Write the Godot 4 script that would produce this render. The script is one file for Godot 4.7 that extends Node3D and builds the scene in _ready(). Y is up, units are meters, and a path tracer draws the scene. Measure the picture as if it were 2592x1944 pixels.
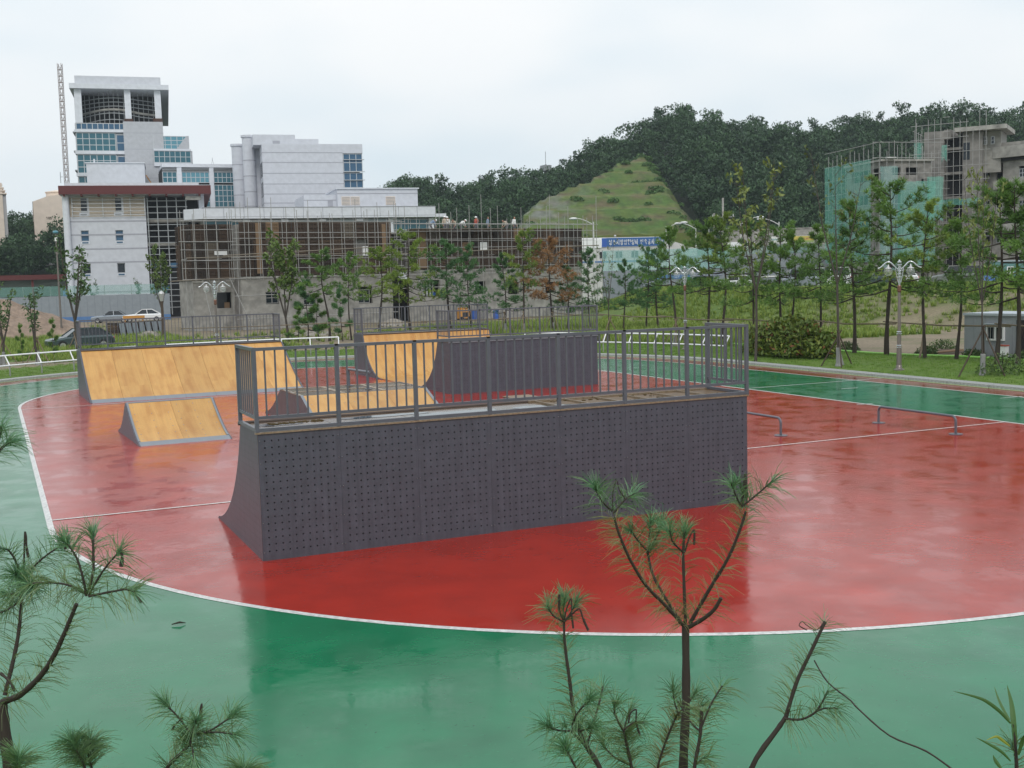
extends Node3D

var M := {}
var used := {}
var rng := RandomNumberGenerator.new()
var fn := FastNoiseLite.new()
const CORE_X := 8.65      # the court is a stadium shape round the segment between these two points
const CORE_NEAR := -4.2
const CORE_FAR := -26.0


class Sh extends RefCounted:
	var v := PackedVector3Array()
	var n := PackedVector3Array()
	var c := PackedColorArray()
	var uv := PackedVector2Array()
	var col := Color.WHITE
	var colored := false
	var mapped := false

	func put(p: Vector3, m: Vector3) -> void:
		v.append(p)
		n.append(m)
		if colored:
			c.append(col)
		if mapped:
			uv.append(Vector2(p.x, p.z))

	func tri(a: Vector3, b: Vector3, d: Vector3) -> void:
		var m := (b - a).cross(d - a).normalized()
		put(a, m)
		put(d, m)
		put(b, m)

	func quad(a: Vector3, b: Vector3, d: Vector3, e: Vector3) -> void:
		tri(a, b, d)
		tri(a, d, e)

	func smooth_quad(a: Vector3, b: Vector3, d: Vector3, e: Vector3, na: Vector3, nb: Vector3, nd: Vector3, ne: Vector3) -> void:
		put(a, na)
		put(d, nd)
		put(b, nb)
		put(a, na)
		put(e, ne)
		put(d, nd)

	func leaf(p: Vector3, along: Vector3, across: Vector3) -> void:
		var m := across.cross(along).normalized()
		var o := across
		if m.y < 0.0:
			m = -m
			o = -across
		put(p - o, m)
		put(p + along, m)
		put(p + o, m)

	# a leaf of a big crown: shaded as part of the clump that it belongs to
	func crown_leaf(p: Vector3, along: Vector3, across: Vector3, out: Vector3) -> void:
		var m := across.cross(along).normalized()
		var o := across
		if m.dot(out) < 0.0:
			m = -m
			o = -across
		m = (m * 0.45 + out).normalized()
		put(p - o, m)
		put(p + along, m)
		put(p + o, m)

	func xbox(t: Transform3D, lo: Vector3, hi: Vector3) -> void:
		var p: Array[Vector3] = []
		for i in 8:
			p.append(t * Vector3(hi.x if i & 1 else lo.x, hi.y if i & 2 else lo.y, hi.z if i & 4 else lo.z))
		quad(p[4], p[5], p[7], p[6])
		quad(p[1], p[0], p[2], p[3])
		quad(p[5], p[1], p[3], p[7])
		quad(p[0], p[4], p[6], p[2])
		quad(p[6], p[7], p[3], p[2])
		quad(p[0], p[1], p[5], p[4])

	func box(x0: float, x1: float, y0: float, y1: float, z0: float, z1: float) -> Sh:
		xbox(Transform3D.IDENTITY, Vector3(x0, y0, z0), Vector3(x1, y1, z1))
		return self

	func bar(a: Vector3, b: Vector3, w: float, h := -1.0) -> Sh:
		if h < 0.0:
			h = w
		var z := (b - a).normalized()
		var up := Vector3.UP if absf(z.y) < 0.95 else Vector3.RIGHT
		var x := up.cross(z).normalized()
		var y := z.cross(x)
		xbox(Transform3D(Basis(x, y, z), a), Vector3(-w / 2, -h / 2, 0), Vector3(w / 2, h / 2, (b - a).length()))
		return self

	func tube(pts: PackedVector3Array, radii: PackedFloat32Array, sides := 8, caps := true) -> Sh:
		var rings: Array[PackedVector3Array] = []
		var norms: Array[PackedVector3Array] = []
		var side := Vector3.ZERO
		for i in pts.size():
			var d := (pts[mini(i + 1, pts.size() - 1)] - pts[maxi(i - 1, 0)]).normalized()
			if side == Vector3.ZERO:
				side = d.cross(Vector3.UP if absf(d.y) < 0.9 else Vector3.RIGHT).normalized()
			side = (side - d * side.dot(d)).normalized()
			var other := d.cross(side)
			var ring := PackedVector3Array()
			var norm := PackedVector3Array()
			for k in sides:
				var a := TAU * k / sides
				var m := side * cos(a) + other * sin(a)
				norm.append(m)
				ring.append(pts[i] + m * radii[mini(i, radii.size() - 1)])
			rings.append(ring)
			norms.append(norm)
		for i in pts.size() - 1:
			for k in sides:
				var j := (k + 1) % sides
				smooth_quad(rings[i][k], rings[i][j], rings[i + 1][j], rings[i + 1][k], norms[i][k], norms[i][j], norms[i + 1][j], norms[i + 1][k])
		if caps:
			for k in range(1, sides - 1):
				tri(rings[0][0], rings[0][k + 1], rings[0][k])
				tri(rings[-1][0], rings[-1][k], rings[-1][k + 1])
		return self

	func pipe(a: Vector3, b: Vector3, r: float, sides := 8) -> Sh:
		return tube(PackedVector3Array([a, b]), PackedFloat32Array([r]), sides)

	func lathe(profile: Array, at: Vector3, sides := 16) -> Sh:
		for i in profile.size() - 1:
			var p: Vector2 = profile[i]
			var q: Vector2 = profile[i + 1]
			var d := (q - p).normalized()
			for k in sides:
				var a := TAU * k / sides
				var b := TAU * (k + 1) / sides
				var ca := Vector3(cos(a), 0, -sin(a))
				var cb := Vector3(cos(b), 0, -sin(b))
				var na := ca * d.y - Vector3(0, d.x, 0)
				var nb := cb * d.y - Vector3(0, d.x, 0)
				var y0 := Vector3(0, p.y, 0) + at
				var y1 := Vector3(0, q.y, 0) + at
				smooth_quad(y0 + ca * p.x, y0 + cb * p.x, y1 + cb * q.x, y1 + ca * q.x, na, nb, nb, na)
		return self

	# a flat polygon in the plane z, pushed back to z - depth; pts run counter-clockwise seen from +z
	func slab(given: PackedVector2Array, z: float, depth: float) -> Sh:
		var pts := given.duplicate()
		if Geometry2D.is_polygon_clockwise(pts):
			pts.reverse()
		var t := Geometry2D.triangulate_polygon(pts)
		for i in range(0, t.size(), 3):
			var a := pts[t[i]]
			var b := pts[t[i + 1]]
			var d := pts[t[i + 2]]
			if (b - a).cross(d - a) < 0.0:
				var s := b
				b = d
				d = s
			tri(Vector3(a.x, a.y, z), Vector3(b.x, b.y, z), Vector3(d.x, d.y, z))
			tri(Vector3(a.x, a.y, z - depth), Vector3(d.x, d.y, z - depth), Vector3(b.x, b.y, z - depth))
		for i in pts.size():
			var a := pts[i]
			var b := pts[(i + 1) % pts.size()]
			quad(Vector3(a.x, a.y, z), Vector3(a.x, a.y, z - depth), Vector3(b.x, b.y, z - depth), Vector3(b.x, b.y, z))
		return self

	func ball(at: Vector3, r: Vector3, rows := 8, cols := 12) -> Sh:
		for i in rows:
			for k in cols:
				var p: Array[Vector3] = []
				for q in [[i, k], [i, k + 1], [i + 1, k + 1], [i + 1, k]]:
					var e := PI * float(q[0]) / rows - PI / 2
					var a: float = -TAU * float(q[1]) / cols
					p.append(Vector3(cos(e) * cos(a), sin(e), cos(e) * sin(a)))
				smooth_quad(at + p[0] * r, at + p[1] * r, at + p[2] * r, at + p[3] * r, p[0], p[1], p[2], p[3])
		return self

	func mesh() -> ArrayMesh:
		var a := []
		a.resize(Mesh.ARRAY_MAX)
		a[Mesh.ARRAY_VERTEX] = v
		a[Mesh.ARRAY_NORMAL] = n
		if colored:
			a[Mesh.ARRAY_COLOR] = c
		if mapped:
			a[Mesh.ARRAY_TEX_UV] = uv
		var m := ArrayMesh.new()
		if v.size():
			m.add_surface_from_arrays(Mesh.PRIMITIVE_TRIANGLES, a)
		return m


func numbered(called: String, parent: Node) -> String:
	var key := "%d/%s" % [parent.get_instance_id(), called]
	var k: int = used.get(key, 0)
	used[key] = k + 1
	return called if k == 0 else "%s_%03d" % [called, k]


func obj(called: String, shape: Variant, mat: Material, parent: Node = self) -> MeshInstance3D:
	var o := MeshInstance3D.new()
	o.mesh = (shape as Sh).mesh() if shape is Sh else shape
	o.name = numbered(called, parent)
	o.material_override = mat
	parent.add_child(o, true)
	return o


func tag(o: Node, label: String, category: String, group := "", kind := "") -> Node:
	if label:
		o.set_meta("label", label)
	if category:
		o.set_meta("category", category)
	if group:
		o.set_meta("group", group)
	if kind:
		o.set_meta("kind", kind)
	return o


func thing(called: String, label: String, category: String, at := Vector3.ZERO, turn := 0.0, group := "") -> Node3D:
	var o := Node3D.new()
	o.name = numbered(called, self)
	add_child(o, true)
	o.position = at
	o.rotation.y = turn
	tag(o, label, category, group)
	return o


func copy(root: Node3D, called: String, label: String, at: Vector3, turn := 0.0, size := Vector3.ONE) -> Node3D:
	var o: Node3D = root.duplicate()
	o.name = numbered(called, self)
	add_child(o, true)
	o.position = at
	o.rotation = Vector3(0, turn, 0)
	o.scale = size
	o.set_meta("label", label)
	return o


func struct(called: String, shape: Variant, mat: Material, kind := "structure") -> MeshInstance3D:
	var o := obj(called, shape, mat)
	o.set_meta("kind", kind)
	return o


# ---- materials ----
func noise_image(size: int, seed_: int, freq: float, lo: float, hi: float, octaves := 4, stretch := Vector2.ONE, power := 1.0) -> ImageTexture:
	var f := FastNoiseLite.new()
	f.seed = seed_
	f.noise_type = FastNoiseLite.TYPE_SIMPLEX_SMOOTH
	f.frequency = 1.0
	f.fractal_octaves = octaves
	var im := Image.create(size, size, false, Image.FORMAT_RGB8)
	# the texture wraps: the noise is read on a torus in four dimensions folded into three by mirrored blending
	var vals := PackedFloat32Array()
	vals.resize(size * size)
	var mn := 9.0
	var mx := -9.0
	for y in size:
		for x in size:
			var u := float(x) / size
			var w := float(y) / size
			var p := Vector2(u, w) * freq * stretch
			var q := freq * stretch
			var a := f.get_noise_2d(p.x, p.y)
			var b := f.get_noise_2d(p.x - q.x, p.y)
			var c := f.get_noise_2d(p.x, p.y - q.y)
			var d := f.get_noise_2d(p.x - q.x, p.y - q.y)
			var t := lerpf(lerpf(a, b, u), lerpf(c, d, u), w)
			vals[y * size + x] = t
			mn = minf(mn, t)
			mx = maxf(mx, t)
	for y in size:
		for x in size:
			var t := lerpf(lo, hi, pow((vals[y * size + x] - mn) / (mx - mn), power))
			im.set_pixel(x, y, Color(t, t, t))
	return ImageTexture.create_from_image(im)


func lin(r: float, g: float, b: float, a := 1.0) -> Color:
	var c := Color(r, g, b).linear_to_srgb()
	c.a = a
	return c


func mat(called: String, c: Color, rough := 0.7, metal := 0.0, tex: Texture2D = null, scale_ := 1.0) -> StandardMaterial3D:
	var m := StandardMaterial3D.new()
	m.resource_name = called
	m.albedo_color = c
	m.roughness = rough
	m.metallic = metal
	if tex:
		m.albedo_texture = tex
		m.uv1_triplanar = true
		m.uv1_world_triplanar = true
		m.uv1_scale = Vector3.ONE * scale_
	M[called] = m
	return m


func normal_from(t: ImageTexture, strength: float) -> ImageTexture:
	var im: Image = t.get_image().duplicate()
	im.bump_map_to_normal_map(strength)
	return ImageTexture.create_from_image(im)


func smooth(a: float, b: float, x: float) -> float:
	var t := clampf((x - a) / (b - a), 0.0, 1.0)
	return t * t * (3.0 - 2.0 * t)


func rnd(a: float, b: float) -> float:
	return rng.randf_range(a, b)


func sphere_dir() -> Vector3:
	var z := rng.randf_range(-1.0, 1.0)
	var a := rng.randf() * TAU
	var r := sqrt(1.0 - z * z)
	return Vector3(r * cos(a), z, r * sin(a))


# ---- the lie of the land ----
func court_distance(x: float, z: float) -> float:
	var zz := clampf(z, CORE_FAR, CORE_NEAR)
	return Vector2(x - CORE_X, z - zz).length()


func bank_side(x: float, z: float) -> float:   # metres behind the foot of the grassy bank on the right
	var a := Vector2(47.5, -76.0)
	var d := (Vector2(52.0, -34.0) - a).normalized()
	return (Vector2(x, z) - a).dot(Vector2(-d.y, d.x)) * -1.0


func land(x: float, z: float) -> float:
	var s := court_distance(x, z)
	if s < 17.93:
		return -0.25
	var h := 0.1 + 0.1 * smooth(17.95, 20.0, s) - 0.2 * smooth(22.0, 27.0, s) * smooth(-5.0, -25.0, z)
	h += 2.3 * smooth(18.2, 23.5, s) * smooth(-3.0, 6.0, z)
	var side := bank_side(x, z)
	if side > 0.0:
		var q := (Vector2(x, z) - Vector2(47.5, -76.0)).dot(Vector2(0.88, 0.475))
		h += 2.2 * smooth(0.0, 9.0, side) * smooth(-2.0, 6.0, q)
	if s > 20.0:
		h += 0.10 * fn.get_noise_2d(x * 0.35, z * 0.35) * smooth(20.0, 26.0, s)
	return h


func ground(x: float, z: float, sink := 0.0) -> Vector3:
	return Vector3(x, land(x, z) - sink, z)


func stadium(r: float, segs := 64) -> PackedVector2Array:
	var p := PackedVector2Array()
	for i in segs + 1:
		var a := PI * i / segs
		p.append(Vector2(CORE_X + r * cos(a), CORE_NEAR + r * sin(a)))
	for k in range(1, 12):
		p.append(Vector2(CORE_X - r, lerpf(CORE_NEAR, CORE_FAR, k / 12.0)))
	for i in segs + 1:
		var a := PI + PI * i / segs
		p.append(Vector2(CORE_X + r * cos(a), CORE_FAR + r * sin(a)))
	for k in range(1, 12):
		p.append(Vector2(CORE_X + r, lerpf(CORE_FAR, CORE_NEAR, k / 12.0)))
	return p


func flat_ring(r0: float, r1: float, y: float) -> Sh:
	var s := Sh.new()
	var a := stadium(r0)
	var b := stadium(r1)
	for i in a.size():
		var j := (i + 1) % a.size()
		s.quad(Vector3(a[i].x, y, a[i].y), Vector3(a[j].x, y, a[j].y), Vector3(b[j].x, y, b[j].y), Vector3(b[i].x, y, b[i].y))
	return up_faces(s)


func up_faces(s: Sh) -> Sh:   # a flat sheet: every normal up, every face wound to match
	for i in range(0, s.v.size(), 3):
		if s.n[i].y < 0.0:
			var t := s.v[i + 1]
			s.v[i + 1] = s.v[i + 2]
			s.v[i + 2] = t
		for k in 3:
			s.n[i + k] = Vector3.UP
	return s


func line_strip(a: Vector2, b: Vector2, w: float, y: float) -> Sh:
	var s := Sh.new()
	var d := (b - a).normalized()
	var o := Vector2(-d.y, d.x) * w / 2
	s.quad(Vector3(a.x - o.x, y, a.y - o.y), Vector3(b.x - o.x, y, b.y - o.y), Vector3(b.x + o.x, y, b.y + o.y), Vector3(a.x + o.x, y, a.y + o.y))
	return up_faces(s)


# hill: X to the right and D away from the photographer's bank, in metres
const E_X := Vector3(0.9125, 0, 0.409)
const E_D := Vector3(0.409, 0, -0.9125)
const H_O := Vector3(-3.35, 0, 16.37)
var ridge := PackedVector2Array([Vector2(-400, 17.5), Vector2(-240, 21.5), Vector2(-145, 15.5), Vector2(-90, 17.5), Vector2(-38, 20), Vector2(-25, 22.5), Vector2(-14, 21), Vector2(3, 24.7), Vector2(10, 24.2), Vector2(18, 28.7), Vector2(26, 31.7), Vector2(32, 33.5), Vector2(36, 35.5), Vector2(43, 40.5), Vector2(49, 39), Vector2(57, 38), Vector2(65, 36.5), Vector2(73, 35), Vector2(84, 33.5), Vector2(92, 36.5), Vector2(102, 38.2), Vector2(118, 37), Vector2(127, 38), Vector2(146, 36.5), Vector2(200, 39), Vector2(300, 31), Vector2(500, 15)])


func ridge_at(x: float) -> float:
	for i in ridge.size() - 1:
		if x < ridge[i + 1].x:
			return lerpf(ridge[i].y, ridge[i + 1].y, clampf((x - ridge[i].x) / (ridge[i + 1].x - ridge[i].x), 0.0, 1.0))
	return ridge[-1].y


func cut_edges(t: float) -> Vector2:   # left and right edge of the cleared slope at a share t of its height
	var left := [-2.0, 0.5, 3.3, 8.4, 16.0, 24.9, 34.2]
	var ts := [0.0, 0.12, 0.33, 0.47, 0.6, 0.83, 1.0]
	for i in 6:
		if t <= ts[i + 1]:
			return Vector2(lerpf(left[i], left[i + 1], (t - ts[i]) / (ts[i + 1] - ts[i])), lerpf(37.0, 35.4, t))
	return Vector2(34.4, 35.4)


func in_cut(x: float, d: float) -> float:   # 1 inside, fading to 0 over a few metres
	var t := (d - 215.0) / 75.0
	if t < -0.2 or t > 1.02:
		return 0.0
	var e := cut_edges(clampf(t, 0.0, 1.0))
	var wob := 1.6 * fn.get_noise_2d(x * 0.9 + 300.0, d * 0.9)
	return smooth(e.x - 1.5 + wob, e.x + 1.5 + wob, x) * smooth(e.y + 2.0 + wob, e.y - 2.0 + wob, x)


func hill(x: float, d: float) -> float:
	var top := ridge_at(x)
	var h := lerpf(2.0, top, smooth(185.0, 332.0, d))
	if d > 332.0:
		h = top - (d - 332.0) * 0.12
	h += 1.2 * fn.get_noise_2d(x * 0.25, d * 0.25)
	var k := in_cut(x, d)
	if k > 0.0:
		var t := clampf((d - 215.0) / 75.0, 0.0, 1.0) * 7.0
		var f := fposmod(t, 1.0)
		var st := (floorf(t) + clampf((f - 0.2) / 0.8, 0.0, 1.0)) / 7.0
		h = lerpf(h, 11.0 + 23.4 * st + 0.35 * fn.get_noise_2d(x * 1.1, d * 1.1), k)
	return h


func hill_point(x: float, d: float) -> Vector3:
	var p := H_O + E_X * x + E_D * d
	p.y = hill(x, d)
	return p


func _ready() -> void:
	rng.seed = 7
	fn.seed = 11
	fn.frequency = 0.2
	camera_sky_sun()
	make_materials()
	make_ground()
	make_hill()
	make_court()
	make_buildings_left()
	make_formwork_building()
	make_buildings_right()
	make_fences()
	make_near_ramp()
	make_bank_ramp()
	make_spine()
	make_funbox()
	make_half_pipe()
	make_rails()
	make_lamps()
	make_trees()
	make_small_things()
	make_cars()
	make_people()
	make_front_pines()


func camera_sky_sun() -> void:
	var cam := Camera3D.new()
	cam.name = "camera"
	add_child(cam)
	cam.fov = 36.757
	cam.near = 0.1
	cam.far = 1500.0
	cam.position = Vector3(-3.351, 3.947, 16.365)
	cam.rotation_order = EULER_ORDER_YXZ
	cam.rotation = Vector3(-0.0908, -0.4215, -0.0264)
	cam.current = true
	var env := Environment.new()
	env.background_mode = Environment.BG_SKY
	env.tonemap_mode = Environment.TONE_MAPPER_LINEAR
	env.tonemap_exposure = 1.1
	env.fog_enabled = true
	env.fog_density = 0.0002
	env.fog_light_color = Color(0.86, 0.91, 0.95)
	env.sdfgi_enabled = true
	env.ssao_enabled = true
	env.ssil_enabled = true
	var sky_m := PanoramaSkyMaterial.new()
	sky_m.panorama = ImageTexture.create_from_image(overcast_sky())
	sky_m.energy_multiplier = 1.0
	var sky := Sky.new()
	sky.sky_material = sky_m
	env.sky = sky
	var we := WorldEnvironment.new()
	we.name = "world"
	we.environment = env
	add_child(we)
	var sun := DirectionalLight3D.new()
	sun.name = "sun"
	sun.light_energy = 0.36
	sun.light_color = Color(1.0, 0.99, 0.97)
	sun.light_angular_distance = 18.0
	sun.shadow_enabled = true
	add_child(sun)
	sun.rotation = Vector3(deg_to_rad(-46), deg_to_rad(-20), 0)


func overcast_sky() -> Image:
	var w := 1024
	var h := 512
	var im := Image.create(w, h, false, Image.FORMAT_RGBF)
	var f := FastNoiseLite.new()
	f.seed = 5
	f.noise_type = FastNoiseLite.TYPE_SIMPLEX_SMOOTH
	f.frequency = 1.0
	f.fractal_octaves = 4
	for y in h:
		var el := PI * (0.5 - (y + 0.5) / h)
		for x in w:
			var az := TAU * (x + 0.5) / w
			var d := Vector3(cos(el) * sin(az), sin(el), cos(el) * cos(az))
			var up := maxf(d.y, 0.0)
			# a sheet of cloud seen from below: its patches get longer towards the horizon
			var p := Vector3(d.x, 0, d.z) / (up + 0.22) * 0.55
			var t := f.get_noise_3d(p.x, 3.0, p.z) * 0.6 + f.get_noise_3d(p.x * 2.7 + 9.0, 1.0, p.z * 2.7) * 0.28
			var k := smooth(-0.42, 0.30, t)
			var c := Vector3(0.74, 0.875, 0.965).lerp(Vector3(0.975, 1.0, 1.015), k)
			var low := smooth(0.24, 0.0, d.y)
			c = c.lerp(Vector3(0.80, 0.895, 0.955), low * 0.85)
			c *= 0.80 + 0.25 * sqrt(up) * (0.7 + 0.3 * k)
			if d.y < 0.0:
				c = c.lerp(Vector3(0.22, 0.24, 0.22), smooth(0.0, -0.06, d.y))
			im.set_pixel(x, y, Color(c.x, c.y, c.z))
	return im


func make_materials() -> void:
	var grain := noise_image(256, 1, 14.0, 0.72, 1.0)
	var blotch := noise_image(256, 2, 5.0, 0.6, 1.0)
	var fine := noise_image(256, 3, 40.0, 0.6, 1.0, 3)
	var soft := noise_image(256, 4, 4.0, 0.93, 1.0, 5)
	var streak := noise_image(256, 6, 2.0, 0.74, 1.0, 4, Vector2(5.0, 1.0))
	var bump := noise_image(512, 8, 24.0, 0.0, 1.0, 7)
	var court := court_image()
	var ply := ply_image()
	var steel_tex := steel_image()
	var wet := wet_image()
	mat("court_red", lin(0.45, 0.025, 0.009), 0.30, 0.0, court, 0.16)
	mat("court_green", lin(0.003, 0.20, 0.082), 0.30, 0.0, court, 0.15)
	mat("court_brown", lin(0.23, 0.045, 0.018), 0.30, 0.0, soft, 0.12)
	mat("paint_white", lin(0.80, 0.80, 0.78), 0.35, 0.0, grain, 0.8)
	mat("paint_lime", lin(0.45, 0.62, 0.25), 0.4, 0.0, grain, 0.8)
	for k in ["court_red", "court_green", "court_brown"]:
		var m: StandardMaterial3D = M[k]
		m.roughness_texture = wet
		m.roughness_texture_channel = BaseMaterial3D.TEXTURE_CHANNEL_RED
		m.metallic_specular = 0.42
		m.normal_enabled = true
		m.normal_texture = normal_from(bump, 1.5)
		m.normal_scale = 0.07
	mat("kerb_stone", lin(0.42, 0.43, 0.42), 0.6, 0.0, grain, 0.7)
	mat("earth", Color.WHITE, 0.95, 0.0, grain, 0.35).vertex_color_use_as_albedo = true
	mat("hill_soil", Color.WHITE, 0.95, 0.0, blotch, 0.12).vertex_color_use_as_albedo = true
	mat("leaf", Color.WHITE, 0.6).vertex_color_use_as_albedo = true
	(M["leaf"] as StandardMaterial3D).backlight_enabled = true
	(M["leaf"] as StandardMaterial3D).backlight = Color(0.45, 0.45, 0.45)
	mat("needle", Color.WHITE, 0.5).vertex_color_use_as_albedo = true
	mat("bark", lin(0.075, 0.058, 0.045), 0.9, 0.0, fine, 3.0)
	mat("bark_grey", lin(0.12, 0.10, 0.085), 0.9, 0.0, fine, 3.0)
	mat("twig", lin(0.055, 0.04, 0.03), 0.8, 0.0, fine, 9.0)
	mat("ramp_steel", lin(0.098, 0.105, 0.138), 0.42, 0.0, steel_tex, 0.42)
	mat("ramp_steel_light", lin(0.21, 0.23, 0.26), 0.4, 0.0, soft, 0.7)
	mat("rail_steel", lin(0.12, 0.13, 0.155), 0.35, 0.1, soft, 1.5)
	mat("coping", lin(0.16, 0.12, 0.10), 0.4, 0.5, fine, 4.0)
	mat("screw_dull", lin(0.2, 0.2, 0.21), 0.4, 0.5)
	mat("screw", lin(0.55, 0.55, 0.55), 0.4, 0.6)
	for k in 4:
		var v: float = [1.0, 0.93, 1.06, 0.88][k]
		var m := mat("ply_%d" % k, lin(0.63 * v, 0.345 * v, 0.10 * v), 0.42, 0.0, ply, 1.0)
		m.uv1_triplanar = false
		m.uv1_world_triplanar = false
		m.uv1_scale = Vector3(0.3, 0.3, 1)
		m.uv1_offset = Vector3(0.23 * k, 0.31 * k, 0)
	mat("deck_wet", lin(0.19, 0.12, 0.075), 0.16, 0.0, blotch, 0.5)
	mat("deck_dry", lin(0.36, 0.27, 0.18), 0.35, 0.0, grain, 1.2)
	mat("deck_moss", lin(0.19, 0.105, 0.035), 0.55, 0.0, blotch, 0.9)
	mat("puddle", lin(0.03, 0.025, 0.02), 0.04)
	mat("moss", lin(0.12, 0.075, 0.012), 0.8, 0.0, fine, 4.0)
	mat("white_rail", lin(0.80, 0.80, 0.82), 0.3)
	mat("galvanised", lin(0.42, 0.42, 0.42), 0.35, 0.6)
	mat("lamp_silver", lin(0.62, 0.64, 0.66), 0.18, 0.85)
	mat("lamp_pole", lin(0.22, 0.19, 0.175), 0.3, 0.4)
	mat("lamp_copper", lin(0.20, 0.10, 0.07), 0.35, 0.5)
	var globe := mat("lamp_glass", Color(0.9, 0.93, 0.93, 0.12), 0.08)
	globe.transparency = BaseMaterial3D.TRANSPARENCY_ALPHA
	mat("lamp_shade", lin(0.5, 0.5, 0.5), 0.35, 0.3)
	mat("bamboo", lin(0.30, 0.235, 0.15), 0.7, 0.0, fine, 2.0)
	mat("stake", lin(0.33, 0.25, 0.17), 0.8, 0.0, fine, 2.0)
	mat("stake_dark", lin(0.12, 0.085, 0.06), 0.8, 0.0, fine, 2.0)
	mat("trunk_cloth", lin(0.36, 0.36, 0.35), 0.9, 0.0, grain, 2.0)
	mat("hose_lime", lin(0.30, 0.62, 0.12), 0.5)
	# buildings
	mat("granite", lin(0.60, 0.615, 0.665), 0.7, 0.0, soft, 0.25)
	mat("granite_line", lin(0.38, 0.385, 0.43), 0.7, 0.0, soft, 0.4)
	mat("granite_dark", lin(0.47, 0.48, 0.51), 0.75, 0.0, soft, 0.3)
	mat("white_panel", lin(0.68, 0.70, 0.75), 0.5, 0.0, soft, 0.3)
	mat("panel_joint", lin(0.30, 0.31, 0.33), 0.6)
	mat("roof_red", lin(0.115, 0.022, 0.022), 0.6, 0.0, soft, 0.5)
	mat("glass_blue", lin(0.035, 0.10, 0.18), 0.06)
	mat("glass_teal", lin(0.03, 0.125, 0.165), 0.06)
	mat("glass_pale", lin(0.10, 0.27, 0.34), 0.06)
	mat("glass_dark", lin(0.012, 0.018, 0.025), 0.12)
	mat("frame_alu", lin(0.50, 0.52, 0.54), 0.4, 0.3)
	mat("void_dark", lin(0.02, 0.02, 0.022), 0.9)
	mat("steel_grid", lin(0.32, 0.335, 0.345), 0.5, 0.3)
	mat("rust", lin(0.12, 0.06, 0.045), 0.8, 0.0, fine, 1.0)
	mat("apartment", lin(0.78, 0.66, 0.56), 0.8, 0.0, soft, 0.1)
	mat("beige_panel", lin(0.48, 0.41, 0.33), 0.8, 0.0, soft, 0.3)
	mat("apartment_base", lin(0.45, 0.44, 0.45), 0.8, 0.0, soft, 0.1)
	mat("ink_brown", lin(0.12, 0.09, 0.08), 0.8)
	mat("concrete", lin(0.45, 0.43, 0.395), 0.9, 0.0, blotch, 0.18)
	mat("concrete_pale", lin(0.52, 0.50, 0.46), 0.9, 0.0, blotch, 0.2)
	mat("concrete_brown", lin(0.38, 0.355, 0.33), 0.9, 0.0, blotch, 0.2)
	for k in 5:
		var c: Color = [lin(0.115, 0.076, 0.054), lin(0.16, 0.105, 0.07), lin(0.075, 0.054, 0.043), lin(0.36, 0.235, 0.14), lin(0.23, 0.19, 0.15)][k]
		mat("form_%d" % k, c, 0.9, 0.0, fine, 0.6)
	mat("batten", lin(0.22, 0.16, 0.11), 0.9, 0.0, fine, 1.0)
	mat("scaffold", lin(0.56, 0.55, 0.53), 0.55, 0.1, fine, 0.5)
	mat("scaffold_plank", lin(0.34, 0.29, 0.23), 0.9, 0.0, fine, 1.0)
	mat("crane_red", lin(0.30, 0.25, 0.245), 0.5)
	mat("hoarding", lin(0.27, 0.30, 0.33), 0.55, 0.1, soft, 0.4)
	mat("hoarding_joint", lin(0.19, 0.215, 0.24), 0.55)
	mat("hoarding_blue", lin(0.09, 0.20, 0.42), 0.5, 0.0, soft, 0.4)
	for k in 3:
		var m := mat(["net_green", "net_pale", "net_faint"][k], [Color(0.46, 0.75, 0.68, 0.42), Color(0.58, 0.76, 0.74, 0.40), Color(0.50, 0.70, 0.66, 0.24)][k], 0.9, 0.0)
		m.transparency = BaseMaterial3D.TRANSPARENCY_ALPHA
		m.cull_mode = BaseMaterial3D.CULL_DISABLED
	mat("sign_blue", lin(0.035, 0.12, 0.33), 0.4)
	mat("sign_white", lin(0.82, 0.82, 0.82), 0.5)
	mat("cabin_grey", lin(0.28, 0.30, 0.32), 0.5, 0.0, soft, 0.4)
	mat("cabin_teal", lin(0.13, 0.27, 0.27), 0.5, 0.0, soft, 0.4)
	mat("cabin_roof", lin(0.42, 0.47, 0.52), 0.5)
	mat("cabin_white", lin(0.62, 0.62, 0.60), 0.6, 0.0, soft, 0.2)
	mat("hut_green", lin(0.03, 0.20, 0.07), 0.6, 0.0, soft, 0.5)
	mat("tarp_blue", lin(0.035, 0.11, 0.42), 0.5)
	mat("tarp_dark", lin(0.05, 0.065, 0.10), 0.5)
	mat("soil_heap", lin(0.40, 0.295, 0.225), 0.95, 0.0, blotch, 0.4)
	mat("rubble", lin(0.40, 0.36, 0.31), 0.95, 0.0, blotch, 0.8)
	mat("plastic_orange", lin(0.55, 0.26, 0.05), 0.5)
	# cars
	mat("car_white", lin(0.78, 0.79, 0.80), 0.2)
	mat("car_silver", lin(0.30, 0.33, 0.37), 0.22, 0.4)
	mat("car_dark", lin(0.06, 0.085, 0.09), 0.2, 0.2)
	mat("car_grey", lin(0.20, 0.21, 0.20), 0.25, 0.2)
	mat("car_glass", lin(0.015, 0.02, 0.025), 0.05)
	mat("tyre", lin(0.018, 0.018, 0.018), 0.9)
	mat("rim", lin(0.5, 0.5, 0.5), 0.3, 0.7)
	mat("lamp_red", lin(0.5, 0.03, 0.02), 0.2)
	mat("lamp_clear", lin(0.7, 0.7, 0.7), 0.1)
	# people
	mat("skin", lin(0.38, 0.21, 0.14), 0.6)
	mat("shirt_white", lin(0.72, 0.72, 0.70), 0.9)
	mat("shirt_tan", lin(0.45, 0.38, 0.30), 0.9)
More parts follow.
